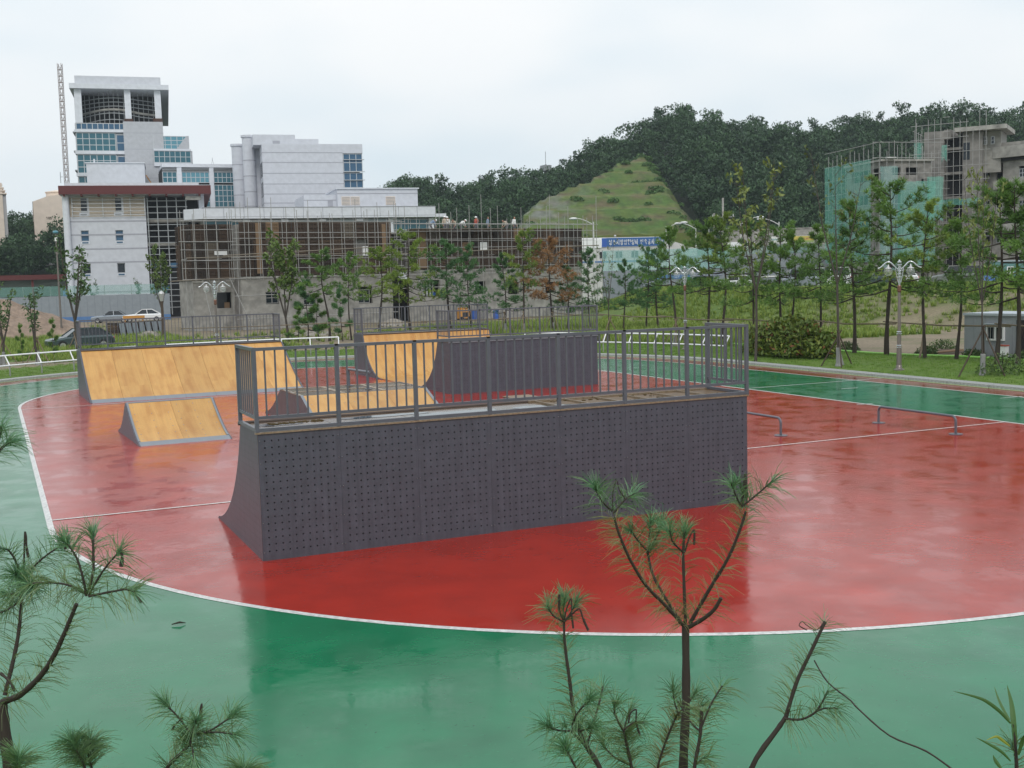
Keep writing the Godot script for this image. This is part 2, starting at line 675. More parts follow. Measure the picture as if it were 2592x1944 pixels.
	mat("shirt_red", lin(0.42, 0.10, 0.07), 0.9)
	mat("shirt_blue", lin(0.20, 0.27, 0.38), 0.9)
	mat("trousers", lin(0.10, 0.10, 0.11), 0.9)
	mat("helmet", lin(0.84, 0.84, 0.84), 0.3)
	mat("hair", lin(0.02, 0.017, 0.015), 0.7)


func steel_image() -> ImageTexture:   # old paint: faint runs of rain, spots and scuffs
	var f := FastNoiseLite.new()
	f.seed = 15
	f.frequency = 1.0
	f.fractal_octaves = 5
	f.noise_type = FastNoiseLite.TYPE_SIMPLEX_SMOOTH
	var im := Image.create(512, 512, false, Image.FORMAT_RGB8)
	for y in 512:
		for x in 512:
			var u := x / 512.0
			var w := y / 512.0
			var e := absf(u - 0.5) * 2.0
			e = e * e * e
			var run := f.get_noise_2d(u * 34.0, w * 1.6) * (1.0 - e) + f.get_noise_2d((u - 1.0) * 34.0, w * 1.6) * e
			var spot := f.get_noise_2d(u * 9.0 + 30.0, w * 9.0)
			var fine := f.get_noise_2d(u * 90.0, w * 90.0 + 11.0)
			var t := 0.88 + 0.09 * run + 0.07 * spot + 0.05 * fine
			im.set_pixel(x, y, Color(t, t * 0.995, t * 0.985))
	rng.seed = 16
	for i in 150:
		var px := rng.randi() % 500
		var py := rng.randi() % 500
		var c := Color(0.97, 0.97, 0.96) if i % 2 else Color(0.70, 0.68, 0.66)
		im.fill_rect(Rect2i(px, py, 1 + rng.randi() % 6, 1 + rng.randi() % 2), c)
	return ImageTexture.create_from_image(im)


func court_image() -> ImageTexture:   # brushed coating: cloudy wear, fine grit and short scuffs
	var t: Image = noise_image(1024, 12, 5.0, 0.80, 0.97, 8).get_image()
	rng.seed = 17
	for i in 1500:
		var a := rng.randf() * TAU
		var p := Vector2(rng.randf(), rng.randf()) * 1024.0
		var n := 2 + rng.randi() % 7
		var v := 1.0 if i % 3 else 0.72
		for k in n:
			var q := p + Vector2(cos(a), sin(a) * 0.5) * k
			im_put(t, int(q.x), int(q.y), v)
	return ImageTexture.create_from_image(t)


func im_put(im: Image, x: int, y: int, v: float) -> void:
	im.set_pixel(posmod(x, im.get_width()), posmod(y, im.get_height()), Color(v, v, v))


func wet_image() -> ImageTexture:   # standing water lies smooth, with an edge; the damp coating round it is rougher
	var a: Image = noise_image(512, 9, 6.0, 0.0, 1.0, 6).get_image()
	for y in 512:
		for x in 512:
			var t := a.get_pixel(x, y).r
			var v := lerpf(0.85, 0.42, t)
			v = lerpf(v, 0.36, smooth(0.58, 0.70, t))
			a.set_pixel(x, y, Color(v, v, v))
	return ImageTexture.create_from_image(a)


func ply_image() -> ImageTexture:   # weathered plywood: faint grain up the slope, soft brown stains
	var f := FastNoiseLite.new()
	f.seed = 14
	f.frequency = 1.0
	f.fractal_octaves = 4
	f.noise_type = FastNoiseLite.TYPE_SIMPLEX_SMOOTH
	var im := Image.create(512, 512, false, Image.FORMAT_RGB8)
	for y in 512:
		for x in 512:
			var u := x / 512.0
			var w := y / 512.0
			var fade := absf(w - 0.5) * 2.0
			var g := f.get_noise_2d(u * 60.0, w * 2.2) * (1.0 - fade) + f.get_noise_2d(u * 60.0, (w - 1.0) * 2.2) * fade
			var a := f.get_noise_2d(u * 9.0 + 40.0, w * 1.4) 
			var b := f.get_noise_2d(u * 4.0, w * 4.0 + 70.0)
			var stain := smooth(-0.3, 0.9, a * 0.7 + b * 0.5)
			var t := 0.95 + 0.05 * g
			im.set_pixel(x, y, Color(t, t, t).lerp(Color(0.84, 0.77, 0.70), stain))
	return ImageTexture.create_from_image(im)


func make_ground() -> void:
	var s := Sh.new()
	s.colored = true
	var rings := PackedFloat32Array()
	var r := 10.0
	while r < 1100.0:
		rings.append(r)
		r += 0.45 if r < 42.0 else (0.9 if r < 70.0 else r * 0.035)
	var n := 300
	var centre := Vector2(CORE_X, -15.1)
	var prev := PackedVector3Array()
	var prev_c := PackedColorArray()
	for rr in rings:
		var row := PackedVector3Array()
		var row_c := PackedColorArray()
		for k in n:
			var a := TAU * k / n
			var x := centre.x + rr * cos(a)
			var z := centre.y + rr * sin(a)
			var p := ground(x, z)
			row.append(p)
			row_c.append(ground_colour(p))
		if prev.size():
			for k in n:
				var j := (k + 1) % n
				var m := (row[k] - prev[k]).cross(prev[j] - prev[k])
				var order := [prev[k], prev[j], row[j], row[k]]
				var cols := [prev_c[k], prev_c[j], row_c[j], row_c[k]]
				m = -m.normalized() if m.y < 0.0 else m.normalized()
				for q in [0, 2, 1, 0, 3, 2]:
					s.col = cols[q]
					s.put(order[q], m)
		prev = row
		prev_c = row_c
	struct("ground", s, M["earth"])
	grass_stuff()


func ground_colour(p: Vector3) -> Color:
	var s := court_distance(p.x, p.z)
	var t := fn.get_noise_2d(p.x * 0.9, p.z * 0.9) * 0.5 + fn.get_noise_2d(p.x * 4.0, p.z * 4.0) * 0.35
	var sand := Color(0.34, 0.275, 0.19).lerp(Color(0.22, 0.17, 0.11), clampf(0.5 + t, 0, 1))
	var lawn := Color(0.10, 0.20, 0.018).lerp(Color(0.16, 0.24, 0.03), clampf(0.5 + t, 0, 1))
	var weed := Color(0.17, 0.24, 0.035).lerp(Color(0.08, 0.16, 0.025), clampf(0.5 + t, 0, 1))
	if p.x < 34.2 and s < 25.8:
		var k := smooth(21.3, 23.0, s + 1.5 * t) if p.z < -38.0 and p.x < 20.0 else 0.0
		return lawn.lerp(sand, k)
	var side := bank_side(p.x, p.z)
	if side > -3.0 and p.x > 40.0 and side < 42.0:
		var k := smooth(-1.0, 3.0, side + 3.0 * t) * smooth(40.0, 28.0, side)
		k *= maxf(smooth(-42.0, -62.0, p.z + 10.0 * t), 0.75 * smooth(-0.25, 0.25, t))
		return sand.lerp(weed, k)
	if p.x > 30.0 and p.z < -36.0 and p.z > -78.0:
		return sand.lerp(weed, clampf(0.85 + t, 0, 1))
	if p.x < 10.0 and p.z < -55.0 and p.z > -90.0:
		return sand.lerp(weed, smooth(-0.25, 0.2, t + 0.3 * smooth(6.0, -4.0, p.x)))
	if p.x < -5.0 or p.z > 0.0:
		return weed
	return sand.lerp(weed, smooth(0.05, 0.4, t) * 0.6)


func tuft_mesh(seed_: int, blades: int, h: float, spread: float, c0: Color, c1: Color) -> ArrayMesh:
	rng.seed = seed_
	var s := Sh.new()
	s.colored = true
	for i in blades:
		var a := rng.randf() * TAU
		var o := Vector3(cos(a), 0, sin(a)) * rnd(0, spread)
		var tip := Vector3(cos(a) * rnd(0.1, 0.7), 1.0, sin(a) * rnd(0.1, 0.7)).normalized() * h * rnd(0.5, 1.0)
		s.col = c0.lerp(c1, rng.randf())
		s.leaf(o, tip, Vector3(-sin(a), 0, cos(a)) * h * 0.06)
	return s.mesh()


func scatter(called: String, mesh: ArrayMesh, mt: Material, places: Array[Transform3D], parent: Node = self) -> void:
	var mm := MultiMesh.new()
	mm.transform_format = MultiMesh.TRANSFORM_3D
	mm.mesh = mesh
	mm.instance_count = places.size()
	for i in places.size():
		mm.set_instance_transform(i, places[i])
	var o := MultiMeshInstance3D.new()
	o.multimesh = mm
	o.material_override = mt
	o.name = numbered(called, parent)
	parent.add_child(o, true)
	o.set_meta("kind", "stuff")


func grass_stuff() -> void:
	var lawn := tuft_mesh(21, 14, 0.09, 0.16, Color(0.09, 0.20, 0.018), Color(0.19, 0.29, 0.03))
	var weeds := tuft_mesh(22, 16, 0.5, 0.22, Color(0.10, 0.20, 0.022), Color(0.28, 0.33, 0.06))
	var a: Array[Transform3D] = []
	var b: Array[Transform3D] = []
	rng.seed = 23
	for i in 60000:
		var x := rnd(-14.0, 34.1)
		var z := rnd(-52.0, 2.0)
		var s := court_distance(x, z)
		if s < 18.0 or (z < -38.0 and x < 20.0 and s > 22.3 + rnd(-1.0, 1.0)):
			continue
		a.append(Transform3D(Basis(Vector3.UP, rng.randf() * TAU).scaled(Vector3.ONE * rnd(0.6, 1.3)), ground(x, z)))
	for i in 52000:
		var x := rnd(-16.0, 100.0)
		var z := rnd(-112.0, -36.0)
		var c := ground_colour(Vector3(x, 0, z))
		if rng.randf() > clampf((c.g / c.r - 0.78) * 3.0, 0.04, 1.0) or (x < 34.3 and court_distance(x, z) < 25.8) or (x > 10.0 and x < 54.0 and z < -78.0):
			continue
		b.append(Transform3D(Basis(Vector3.UP, rng.randf() * TAU).scaled(Vector3(1, rnd(0.4, 1.25), 1)), ground(x, z)))
	scatter("lawn_grass", lawn, M["leaf"], a)
	scatter("tall_grass", weeds, M["leaf"], b)


func make_hill() -> void:
	var s := Sh.new()
	s.colored = true
	var nx := 240
	var nd := 120
	var pts: Array[PackedVector3Array] = []
	var cols: Array[PackedColorArray] = []
	for j in nd + 1:
		var d := 178.0 + 300.0 * j / nd
		var row := PackedVector3Array()
		var rc := PackedColorArray()
		for i in nx + 1:
			# finer where the cleared slope shows its terraces
			var x := -330.0 + 820.0 * i / nx
			if i > 90 and i < 170:
				x = lerpf(-22.5, 51.0, (i - 90) / 80.0)
			elif i <= 90:
				x = lerpf(-340.0, -22.5, i / 90.0)
			else:
				x = lerpf(51.0, 500.0, (i - 170) / 70.0)
			var dd := d
			row.append(hill_point(x, dd))
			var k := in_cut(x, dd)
			var t := fn.get_noise_2d(x * 0.8, dd * 0.8) + 0.6 * fn.get_noise_2d(x * 3.0, dd * 3.0)
			var g := Color(0.12, 0.18, 0.028).lerp(Color(0.075, 0.16, 0.022), clampf(0.5 + t, 0, 1))
			g = g.lerp(Color(0.16, 0.125, 0.06), smooth(-0.15, 0.5, fn.get_noise_2d(x * 0.5 + 50.0, dd * 1.2)))
			var u := clampf((dd - 215.0) / 75.0, 0.0, 1.0) * 7.0
			if fposmod(u, 1.0) < 0.2:
				g = g.lerp(Color(0.19, 0.21, 0.045), 0.5)
			var rock := smooth(14.0, 4.0, x - cut_edges(clampf((dd - 215.0) / 75.0, 0.0, 1.0)).x) * smooth(262.0, 235.0, dd) * smooth(-0.1, 0.25, t)
			g = g.lerp(Color(0.26, 0.26, 0.24), rock * 0.8)
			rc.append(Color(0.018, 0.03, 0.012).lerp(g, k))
		pts.append(row)
		cols.append(rc)
	for j in nd:
		for i in nx:
			var p := [pts[j][i], pts[j][i + 1], pts[j + 1][i + 1], pts[j + 1][i]]
			var c := [cols[j][i], cols[j][i + 1], cols[j + 1][i + 1], cols[j + 1][i]]
			var m: Vector3 = (p[1] - p[0]).cross(p[3] - p[0]).normalized()
			if m.y < 0:
				m = -m
			for q in [0, 2, 1, 0, 3, 2]:
				s.col = c[q]
				s.put(p[q], m)
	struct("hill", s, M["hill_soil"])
	# woodland
	var kinds: Array[ArrayMesh] = []
	for k in 5:
		kinds.append(forest_tree(100 + k))
	var places: Array = [[], [], [], [], []]
	rng.seed = 31
	var x := -180.0
	while x < 260.0:
		var d := 192.0
		while d < 352.0:
			var px := x + rnd(-2.2, 2.2)
			var pd := d + rnd(-2.2, 2.2)
			d += 4.4
			var e := cut_edges(clampf((pd - 215.0) / 75.0, 0.0, 1.0))
			if pd < 293.0 and px > e.x - 2.2 and px < e.y + 2.2:
				continue
			if px < 36.0 and pd < 232.0 + 10.0 * fn.get_noise_2d(px, 7.0):
				continue
			if pd < 203.0 and px < 90.0:
				continue
			var size := rnd(0.75, 1.25) * (0.7 if pd < 300.0 and absf(px - e.x) < 6.0 else 1.0)
			(places[rng.randi() % 5] as Array).append(Transform3D(Basis(Vector3.UP, rng.randf() * TAU).scaled(Vector3(size, size * rnd(0.85, 1.2), size)), hill_point(px, pd) - Vector3(0, 0.6, 0)))
		x += 4.4
	for k in 5:
		var list: Array[Transform3D] = []
		list.assign(places[k])
		scatter("forest", kinds[k], M["leaf"], list)
	# the trees that stand up against the sky along the crest can be told apart
	rng.seed = 33
	var xx := -40.0
	var bark_mesh := Sh.new().tube(PackedVector3Array([Vector3(0, -0.8, 0), Vector3(0.1, 3, 0), Vector3(0, 6, 0.1)]), PackedFloat32Array([0.22, 0.17, 0.09]), 6).mesh()
	while xx < 152.0:
		var size := rnd(0.85, 1.35)
		if xx > 40.0 and xx < 52.0:
			size *= 1.25
		var t := thing("ridge_tree", "dark green tree standing up against the sky on the crest of the wooded hill", "tree", hill_point(xx, rnd(326.0, 338.0)) - Vector3(0, 0.4, 0), rng.randf() * TAU, "trees along the crest of the wooded hill")
		t.scale = Vector3(size, size * rnd(0.9, 1.2), size)
		obj("trunk", bark_mesh, M["bark"], t)
		obj("crown", kinds[rng.randi() % 5], M["leaf"], t)
		xx += rnd(2.6, 4.6)
	# bushes and creepers on the terraces
	var bush := Sh.new()
	bush.colored = true
	rng.seed = 35
	for i in 70:
		bush.col = Color(0.04, 0.10, 0.02).lerp(Color(0.08, 0.16, 0.035), rng.randf())
		var p := sphere_dir() * Vector3(0.6, 0.4, 0.6)
		p.y = absf(p.y)
		bush.leaf(p, sphere_dir() * 0.28, sphere_dir() * 0.16)
	var list: Array[Transform3D] = []
	for i in 2600:
		var d := rnd(212.0, 294.0)
		var e := cut_edges(clampf((d - 215.0) / 75.0, 0.0, 1.0))
		var px := rnd(e.x, e.y)
		var near_right := smooth(e.y - 22.0, e.y, px)
		if fn.get_noise_2d(px * 0.6 + 40.0, d * 0.6) + near_right * 0.2 < 0.5 + rnd(-0.1, 0.3):
			continue
		list.append(Transform3D(Basis(Vector3.UP, rng.randf() * TAU).scaled(Vector3.ONE * rnd(0.7, 1.8)), hill_point(px, d)))
	scatter("slope_bushes", bush.mesh(), M["leaf"], list)


func forest_tree(seed_: int) -> ArrayMesh:
	rng.seed = seed_
	var s := Sh.new()
	s.colored = true
	var h := rnd(6.5, 8.5)
	var dark := Color(0.018, 0.050, 0.018)
	var pale := Color(0.048, 0.108, 0.034)
	var tint := (seed_ - 100) / 4.0
	for i in 15:
		var y := lerpf(0.30, 1.0, float(i) / 14.0)
		var wide := 2.3 * sin(PI * clampf(y * 0.92 - 0.16, 0.05, 1.0)) + 0.5
		var a := rng.randf() * TAU
		var p := Vector3(cos(a) * wide * rnd(0.3, 0.85), y * h, sin(a) * wide * rnd(0.3, 0.85))
		var rr := rnd(0.75, 1.25)
		for k in 52:
			s.col = dark.lerp(pale, clampf(rng.randf() * 0.55 + tint * 0.5 - 0.03, 0, 1))
			var q := sphere_dir()
			s.crown_leaf(p + q * Vector3(1.15, 0.7, 1.15) * rr * rnd(0.55, 1.0), sphere_dir() * rnd(0.3, 0.55), sphere_dir() * 0.22, (q + Vector3(0, 0.35, 0)).normalized())
	return s.mesh()


func make_court() -> void:
	struct("court_green_track", flat_ring(11.3, 16.1, 0.0), M["court_green"])
	struct("court_brown_strip", flat_ring(16.1, 17.5, 0.0), M["court_brown"])
	var red := Sh.new()
	var edge := stadium(11.3)
	for i in edge.size():
		var j := (i + 1) % edge.size()
		var za := clampf(edge[i].y, CORE_FAR, CORE_NEAR)
		var zb := clampf(edge[j].y, CORE_FAR, CORE_NEAR)
		red.tri(Vector3(edge[i].x, 0, edge[i].y), Vector3(edge[j].x, 0, edge[j].y), Vector3(CORE_X, 0, za))
		if za != zb:
			red.tri(Vector3(edge[j].x, 0, edge[j].y), Vector3(CORE_X, 0, zb), Vector3(CORE_X, 0, za))
	struct("court_red_rink", up_faces(red), M["court_red"])
	struct("court_line", flat_ring(11.25, 11.35, 0.004), M["paint_white"])
	struct("court_line", flat_ring(16.06, 16.14, 0.004), M["paint_white"])
	struct("court_line", flat_ring(17.36, 17.52, 0.004), M["paint_lime"])
	struct("court_line", line_strip(Vector2(-2.6, -4.86), Vector2(19.9, -5.05), 0.07, 0.008), M["paint_white"])
	struct("court_line", line_strip(Vector2(-2.6, -25.6), Vector2(19.9, -25.8), 0.07, 0.008), M["paint_white"])
	struct("court_line", line_strip(Vector2(20.0, -16.18), Vector2(25.95, -16.22), 0.07, 0.008), M["paint_white"])
	struct("court_line", line_strip(Vector2(22.3, -14.08), Vector2(22.95, -14.03), 0.07, 0.008), M["paint_white"])
	struct("court_line", line_strip(Vector2(24.0, -9.0), Vector2(24.9, -9.0), 0.06, 0.008), M["paint_white"])
	struct("court_line", line_strip(Vector2(19.6, -10.2), Vector2(20.2, -10.2), 0.06, 0.008), M["paint_white"])
	# kerb of single stones on the side that shows
	var a := stadium(17.5, 90)
	var b := stadium(17.93, 90)
	var far := Node3D.new()
	far.name = "kerb"
	add_child(far)
	far.set_meta("kind", "structure")
	for i in a.size():
		var j := (i + 1) % a.size()
		var s := Sh.new()
		var d := (a[j] - a[i]) * 0.008
		var p := [a[i] + d, a[j] - d, b[j] - d, b[i] + d]
		var q: Array[Vector3] = []
		for k in 8:
			q.append(Vector3(p[k % 4].x, -0.2 if k < 4 else 0.115, p[k % 4].y))
		q[4] += Vector3(0, -0.02, 0)
		q[5] += Vector3(0, -0.02, 0)
		s.quad(q[4], q[5], q[6], q[7])
		s.quad(q[0], q[1], q[5], q[4])
		s.quad(q[2], q[3], q[7], q[6])
		s.quad(q[1], q[2], q[6], q[5])
		s.quad(q[3], q[0], q[4], q[7])
		for k in range(0, s.v.size(), 3):   # normals away from the stone's middle
			var mid: Vector3 = (q[0] + q[2] + q[4] + q[6]) / 4.0
			if s.n[k].dot(s.v[k] - mid) < 0.0:
				var t := s.v[k + 1]
				s.v[k + 1] = s.v[k + 2]
				s.v[k + 2] = t
				for m in 3:
					s.n[k + m] = -s.n[k + m]
		obj("kerbstone", s, M["kerb_stone"], far)


# a sheet in the plane z = 0 facing +z, perforated in columns; top.call(x) gives its upper edge
func perforated(cols: int, pitch: float, hole: float, margin_x: float, margin_y: float, top: Callable, most_rows := 99) -> Sh:
	var s := Sh.new()
	var w := margin_x * 2 + cols * pitch
	if margin_x > 0.0:
		for e in [[0.0, margin_x], [w - margin_x, w]]:
			s.quad(Vector3(e[0], 0, 0), Vector3(e[1], 0, 0), Vector3(e[1], top.call(e[1]), 0), Vector3(e[0], top.call(e[0]), 0))
	for c in cols:
		var x0 := margin_x + c * pitch
		var x1 := x0 + pitch
		var y0: float = top.call(x0)
		var y1: float = top.call(x1)
		var room := minf(y0, y1) - margin_y - 0.02
		var rows := clampi(int(floor(room / pitch)), 0, most_rows)
		if rows > 0:
			s.quad(Vector3(x0, 0, 0), Vector3(x1, 0, 0), Vector3(x1, margin_y, 0), Vector3(x0, margin_y, 0))
			var yt := margin_y + rows * pitch
			s.quad(Vector3(x0, yt, 0), Vector3(x1, yt, 0), Vector3(x1, y1, 0), Vector3(x0, y0, 0))
		else:
			s.quad(Vector3(x0, 0, 0), Vector3(x1, 0, 0), Vector3(x1, y1, 0), Vector3(x0, y0, 0))
		for r in rows:
			var o := Vector3(x0 + pitch / 2, margin_y + (r + 0.5) * pitch, 0)
			var outer: Array[Vector3] = []
			var inner: Array[Vector3] = []
			for k in 8:
				var a := TAU * k / 8.0
				var d := Vector3(cos(a), sin(a), 0)
				outer.append(o + d / maxf(absf(d.x), absf(d.y)) * pitch / 2)
				inner.append(o + d * hole)
			for k in 8:
				var j := (k + 1) % 8
				s.quad(outer[k], outer[j], inner[j], inner[k])
				var back := Vector3(0, 0, -0.012)
				s.quad(inner[k], inner[j], inner[j] + back, inner[k] + back)
	return s


# plywood bent along a line of (z, y) points, x from 0 to w
func bent_sheet(w: float, line: PackedVector2Array, thick := 0.02) -> Sh:
	var s := Sh.new()
	s.mapped = true
	for i in line.size() - 1:
		var a := line[i]
		var b := line[i + 1]
		var d := (b - a).normalized()
		var m := Vector3(0, absf(d.x), -signf(d.x) * d.y)
		var na := m
		var nb := m
		if i > 0:
			var e := (b - line[i - 1]).normalized()
			na = Vector3(0, absf(e.x), -signf(e.x) * e.y)
		if i < line.size() - 2:
			var e := (line[i + 2] - a).normalized()
			nb = Vector3(0, absf(e.x), -signf(e.x) * e.y)
		var p := [Vector3(0, a.y, a.x), Vector3(w, a.y, a.x), Vector3(w, b.y, b.x), Vector3(0, b.y, b.x)]
		if (p[1] - p[0]).cross(p[3] - p[0]).dot(m) < 0.0:
			p = [p[3], p[2], p[1], p[0]]
			var t := na
			na = nb
			nb = t
		s.smooth_quad(p[0], p[1], p[2], p[3], na, na, nb, nb)
		var dn := m * -thick
		s.quad(Vector3(0, a.y, a.x), Vector3(0, b.y, b.x), Vector3(0, b.y, b.x) + dn, Vector3(0, a.y, a.x) + dn)
		s.quad(Vector3(w, b.y, b.x), Vector3(w, a.y, a.x), Vector3(w, a.y, a.x) + dn, Vector3(w, b.y, b.x) + dn)
	return s


func arc_line(radius: float, toe_z: float, h0: float, h1: float, towards: float, n := 14) -> PackedVector2Array:
	var p := PackedVector2Array()
	for i in n + 1:
		var y := lerpf(sqrt(h0), sqrt(h1), float(i) / n)
		y *= y
		p.append(Vector2(toe_z + towards * sqrt(maxf(2.0 * radius * y - y * y, 0.0)), y))
	return p


# a railing over posts standing at the given points; every post, rail and baluster is a part
func railing(t: Node3D, posts: PackedVector3Array, h: float, low: float, gap: float, m: Material, post := 0.055, thin := 0.022) -> void:
	for p in posts:
		obj("railing_post", Sh.new().box(p.x - post / 2, p.x + post / 2, p.y, p.y + h, p.z - post / 2, p.z + post / 2), m, t)
	for i in posts.size() - 1:
		var a := posts[i]
		var b := posts[i + 1]
		var d := (b - a).normalized()
		var up := Vector3(0, 1, 0)
		obj("top_rail", Sh.new().bar(a + up * (h + 0.012) - d * post / 2, b + up * (h + 0.012) + d * post / 2, 0.06, 0.045), m, t)
		obj("bottom_rail", Sh.new().bar(a + up * low + d * post / 2, b + up * low - d * post / 2, 0.035, 0.045), m, t)
		obj("base_rail", Sh.new().bar(a + up * 0.03 + d * post / 2, b + up * 0.03 - d * post / 2, 0.05, 0.05), m, t)
		var n := int(round((b - a).length() / gap))
		for k in range(1, n):
			var p := a.lerp(b, float(k) / n)
			obj("baluster", Sh.new().box(p.x - thin / 2, p.x + thin / 2, p.y + low + 0.0225, p.y + h - 0.0105, p.z - thin / 2, p.z + thin / 2), m, t)


func face(o: MeshInstance3D, at: Vector3, turn: float) -> void:
	o.position = at
	o.rotation.y = turn


func screws(t: Node3D, w: float, line: PackedVector2Array, panels: int) -> void:
	var s := Sh.new()
	for k in panels:
		for e in [0.12, 0.5, 0.88]:
			for i in range(1, line.size() - 1, 2):
				var p := Vector3((k + e) * w / panels, line[i].y + 0.004, line[i].x)
				s.box(p.x - 0.011, p.x + 0.011, p.y - 0.01, p.y + 0.006, p.z - 0.011, p.z + 0.011)
	obj("screw_heads", s, M["screw"], t).set_meta("kind", "stuff")


func make_near_ramp() -> void:
	var t := thing("quarter_pipe", "large near grey quarter pipe with perforated back wall and railing, closest to the camera", "skate ramp")
	var h := 1.865
	var deep := 1.226
	var w := 8.4
	var steel: Material = M["ramp_steel"]
	var panel := perforated(11, 0.1, 0.0125, 0.0475, 0.085, func(_x): return h - 0.03, 17).mesh()
	for k in 7:
		var o := obj("back_panel", panel, steel, t)
		o.position = Vector3(k * 1.2 + 0.0025, 0.0, 0.0)
		if k > 0:
			obj("panel_seam", Sh.new().box(k * 1.2 - 0.045, k * 1.2 + 0.045, 0.0, h - 0.03, -0.03, -0.013), steel, t)
		var bolts := Sh.new()
		for y in [0.12, 0.55, 0.98, 1.41, 1.74]:
			bolts.ball(Vector3(k * 1.2 + 0.025, y, 0.002), Vector3(0.009, 0.009, 0.005), 3, 6)
			bolts.ball(Vector3(k * 1.2 + 1.175, y, 0.002), Vector3(0.009, 0.009, 0.005), 3, 6)
		obj("bolts", bolts, M["screw_dull"], t).set_meta("kind", "stuff")
	obj("deck_edge", Sh.new().box(-0.03, w + 0.03, h - 0.028, h - 0.002, -0.05, 0.02), M["deck_dry"], t)
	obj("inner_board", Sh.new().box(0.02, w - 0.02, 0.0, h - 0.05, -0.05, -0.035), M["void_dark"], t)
	var line := arc_line(2.9, -3.94, 0.05, h, 1.0, 18)
	var toe := -3.5
	var side_h := func(x: float) -> float:   # x from the toe towards the back wall
		var z := toe + x
		if z >= -deep:
			return h - 0.01
		for i in line.size() - 1:
			if z <= line[i + 1].x:
				return lerpf(line[i].y, line[i + 1].y, clampf((z - line[i].x) / (line[i + 1].x - line[i].x), 0.0, 1.0))
		return h - 0.01
	var left := perforated(34, 0.1, 0.007, 0.05, 0.04, side_h)
	face(obj("side_panel", left, steel, t), Vector3(0, 0, toe), -PI / 2)
	var mirror := func(x: float) -> float: return side_h.call(-toe - x)
	var right := perforated(34, 0.1, 0.007, 0.05, 0.04, mirror)
	face(obj("side_panel", right, steel, t), Vector3(w, 0, 0), PI / 2)
	for k in 7:
		var o := obj("riding_panel", bent_sheet(1.196, line), M["ply_%d" % (k % 4)], t)
		o.position.x = k * 1.2 + 0.002
		var d := obj("deck_panel", Sh.new().box(0.004, 1.196, h - 0.024, h, -deep + 0.01, -0.052), M["deck_wet" if k < 4 else "deck_moss"], t)
		d.position.x = k * 1.2
	obj("toe_plate", Sh.new().slab(PackedVector2Array([Vector2(-3.62, 0.0), Vector2(-3.4, 0.0), Vector2(-3.4, 0.052), Vector2(-3.41, 0.054)]), 0.0, w), M["ramp_steel_light"], t).rotation.y = -PI / 2
	obj("coping_pipe", Sh.new().pipe(Vector3(-0.03, h + 0.005, -deep - 0.01), Vector3(w + 0.03, h + 0.005, -deep - 0.01), 0.03, 10), M["coping"], t)
	var posts := PackedVector3Array([Vector3(0.0, h, -deep + 0.03)])
	for k in 8:
		posts.append(Vector3(k * 1.2, h, -0.005))
	posts.append(Vector3(w, h, -deep + 0.03))
	railing(t, posts, 1.17, 0.205, 0.15, M["rail_steel"])
	# rain lies on the deck, with moss round its edges
	for q in [[3.25, -0.55, 0.75, 0.20], [2.2, -0.85, 0.8, 0.14], [4.7, -0.5, 0.5, 0.2], [0.5, -0.75, 0.35, 0.16]]:
		var s := Sh.new()
		var pts := PackedVector2Array()
		for k in 26:
			var a := TAU * k / 26.0
			var r := 1.0 + 0.45 * fn.get_noise_2d(cos(a) * 7.0 + q[0] * 9.0, sin(a) * 7.0)
			pts.append(Vector2(q[0] + cos(a) * q[2] * r, q[1] + sin(a) * q[3] * r))
		for k in 26:
			s.tri(Vector3(q[0], h + 0.004, q[1]), Vector3(pts[(k + 1) % 26].x, h + 0.004, pts[(k + 1) % 26].y), Vector3(pts[k].x, h + 0.004, pts[k].y))
		obj("puddle", s, M["puddle"], t)
	rng.seed = 41
	var moss := Sh.new()
	for i in 260:
		var far := i > 60
		var p := Vector3(rnd(0.35, 1.15) if not far else rnd(4.85, 8.3), h + 0.003, rnd(-0.95, -0.75) if not far else rnd(-1.1, -0.1))
		if far and fn.get_noise_2d(p.x * 3.0, p.z * 3.0) < 0.05:
			continue
		var r := rnd(0.015, 0.05)
		moss.ball(p, Vector3(r, r * 0.35, r * 0.8), 3, 6)
	obj("moss", moss, M["moss"], t).set_meta("kind", "stuff")
	var lip := Sh.new()
	for k in 6:
		lip.box(4.9 + k * 0.56, 4.92 + k * 0.56, h, h + 0.03, -1.15, -0.08)
	obj("deck_batten", lip.box(4.8, 8.35, h, h + 0.03, -1.17, -1.14), M["deck_dry"], t)


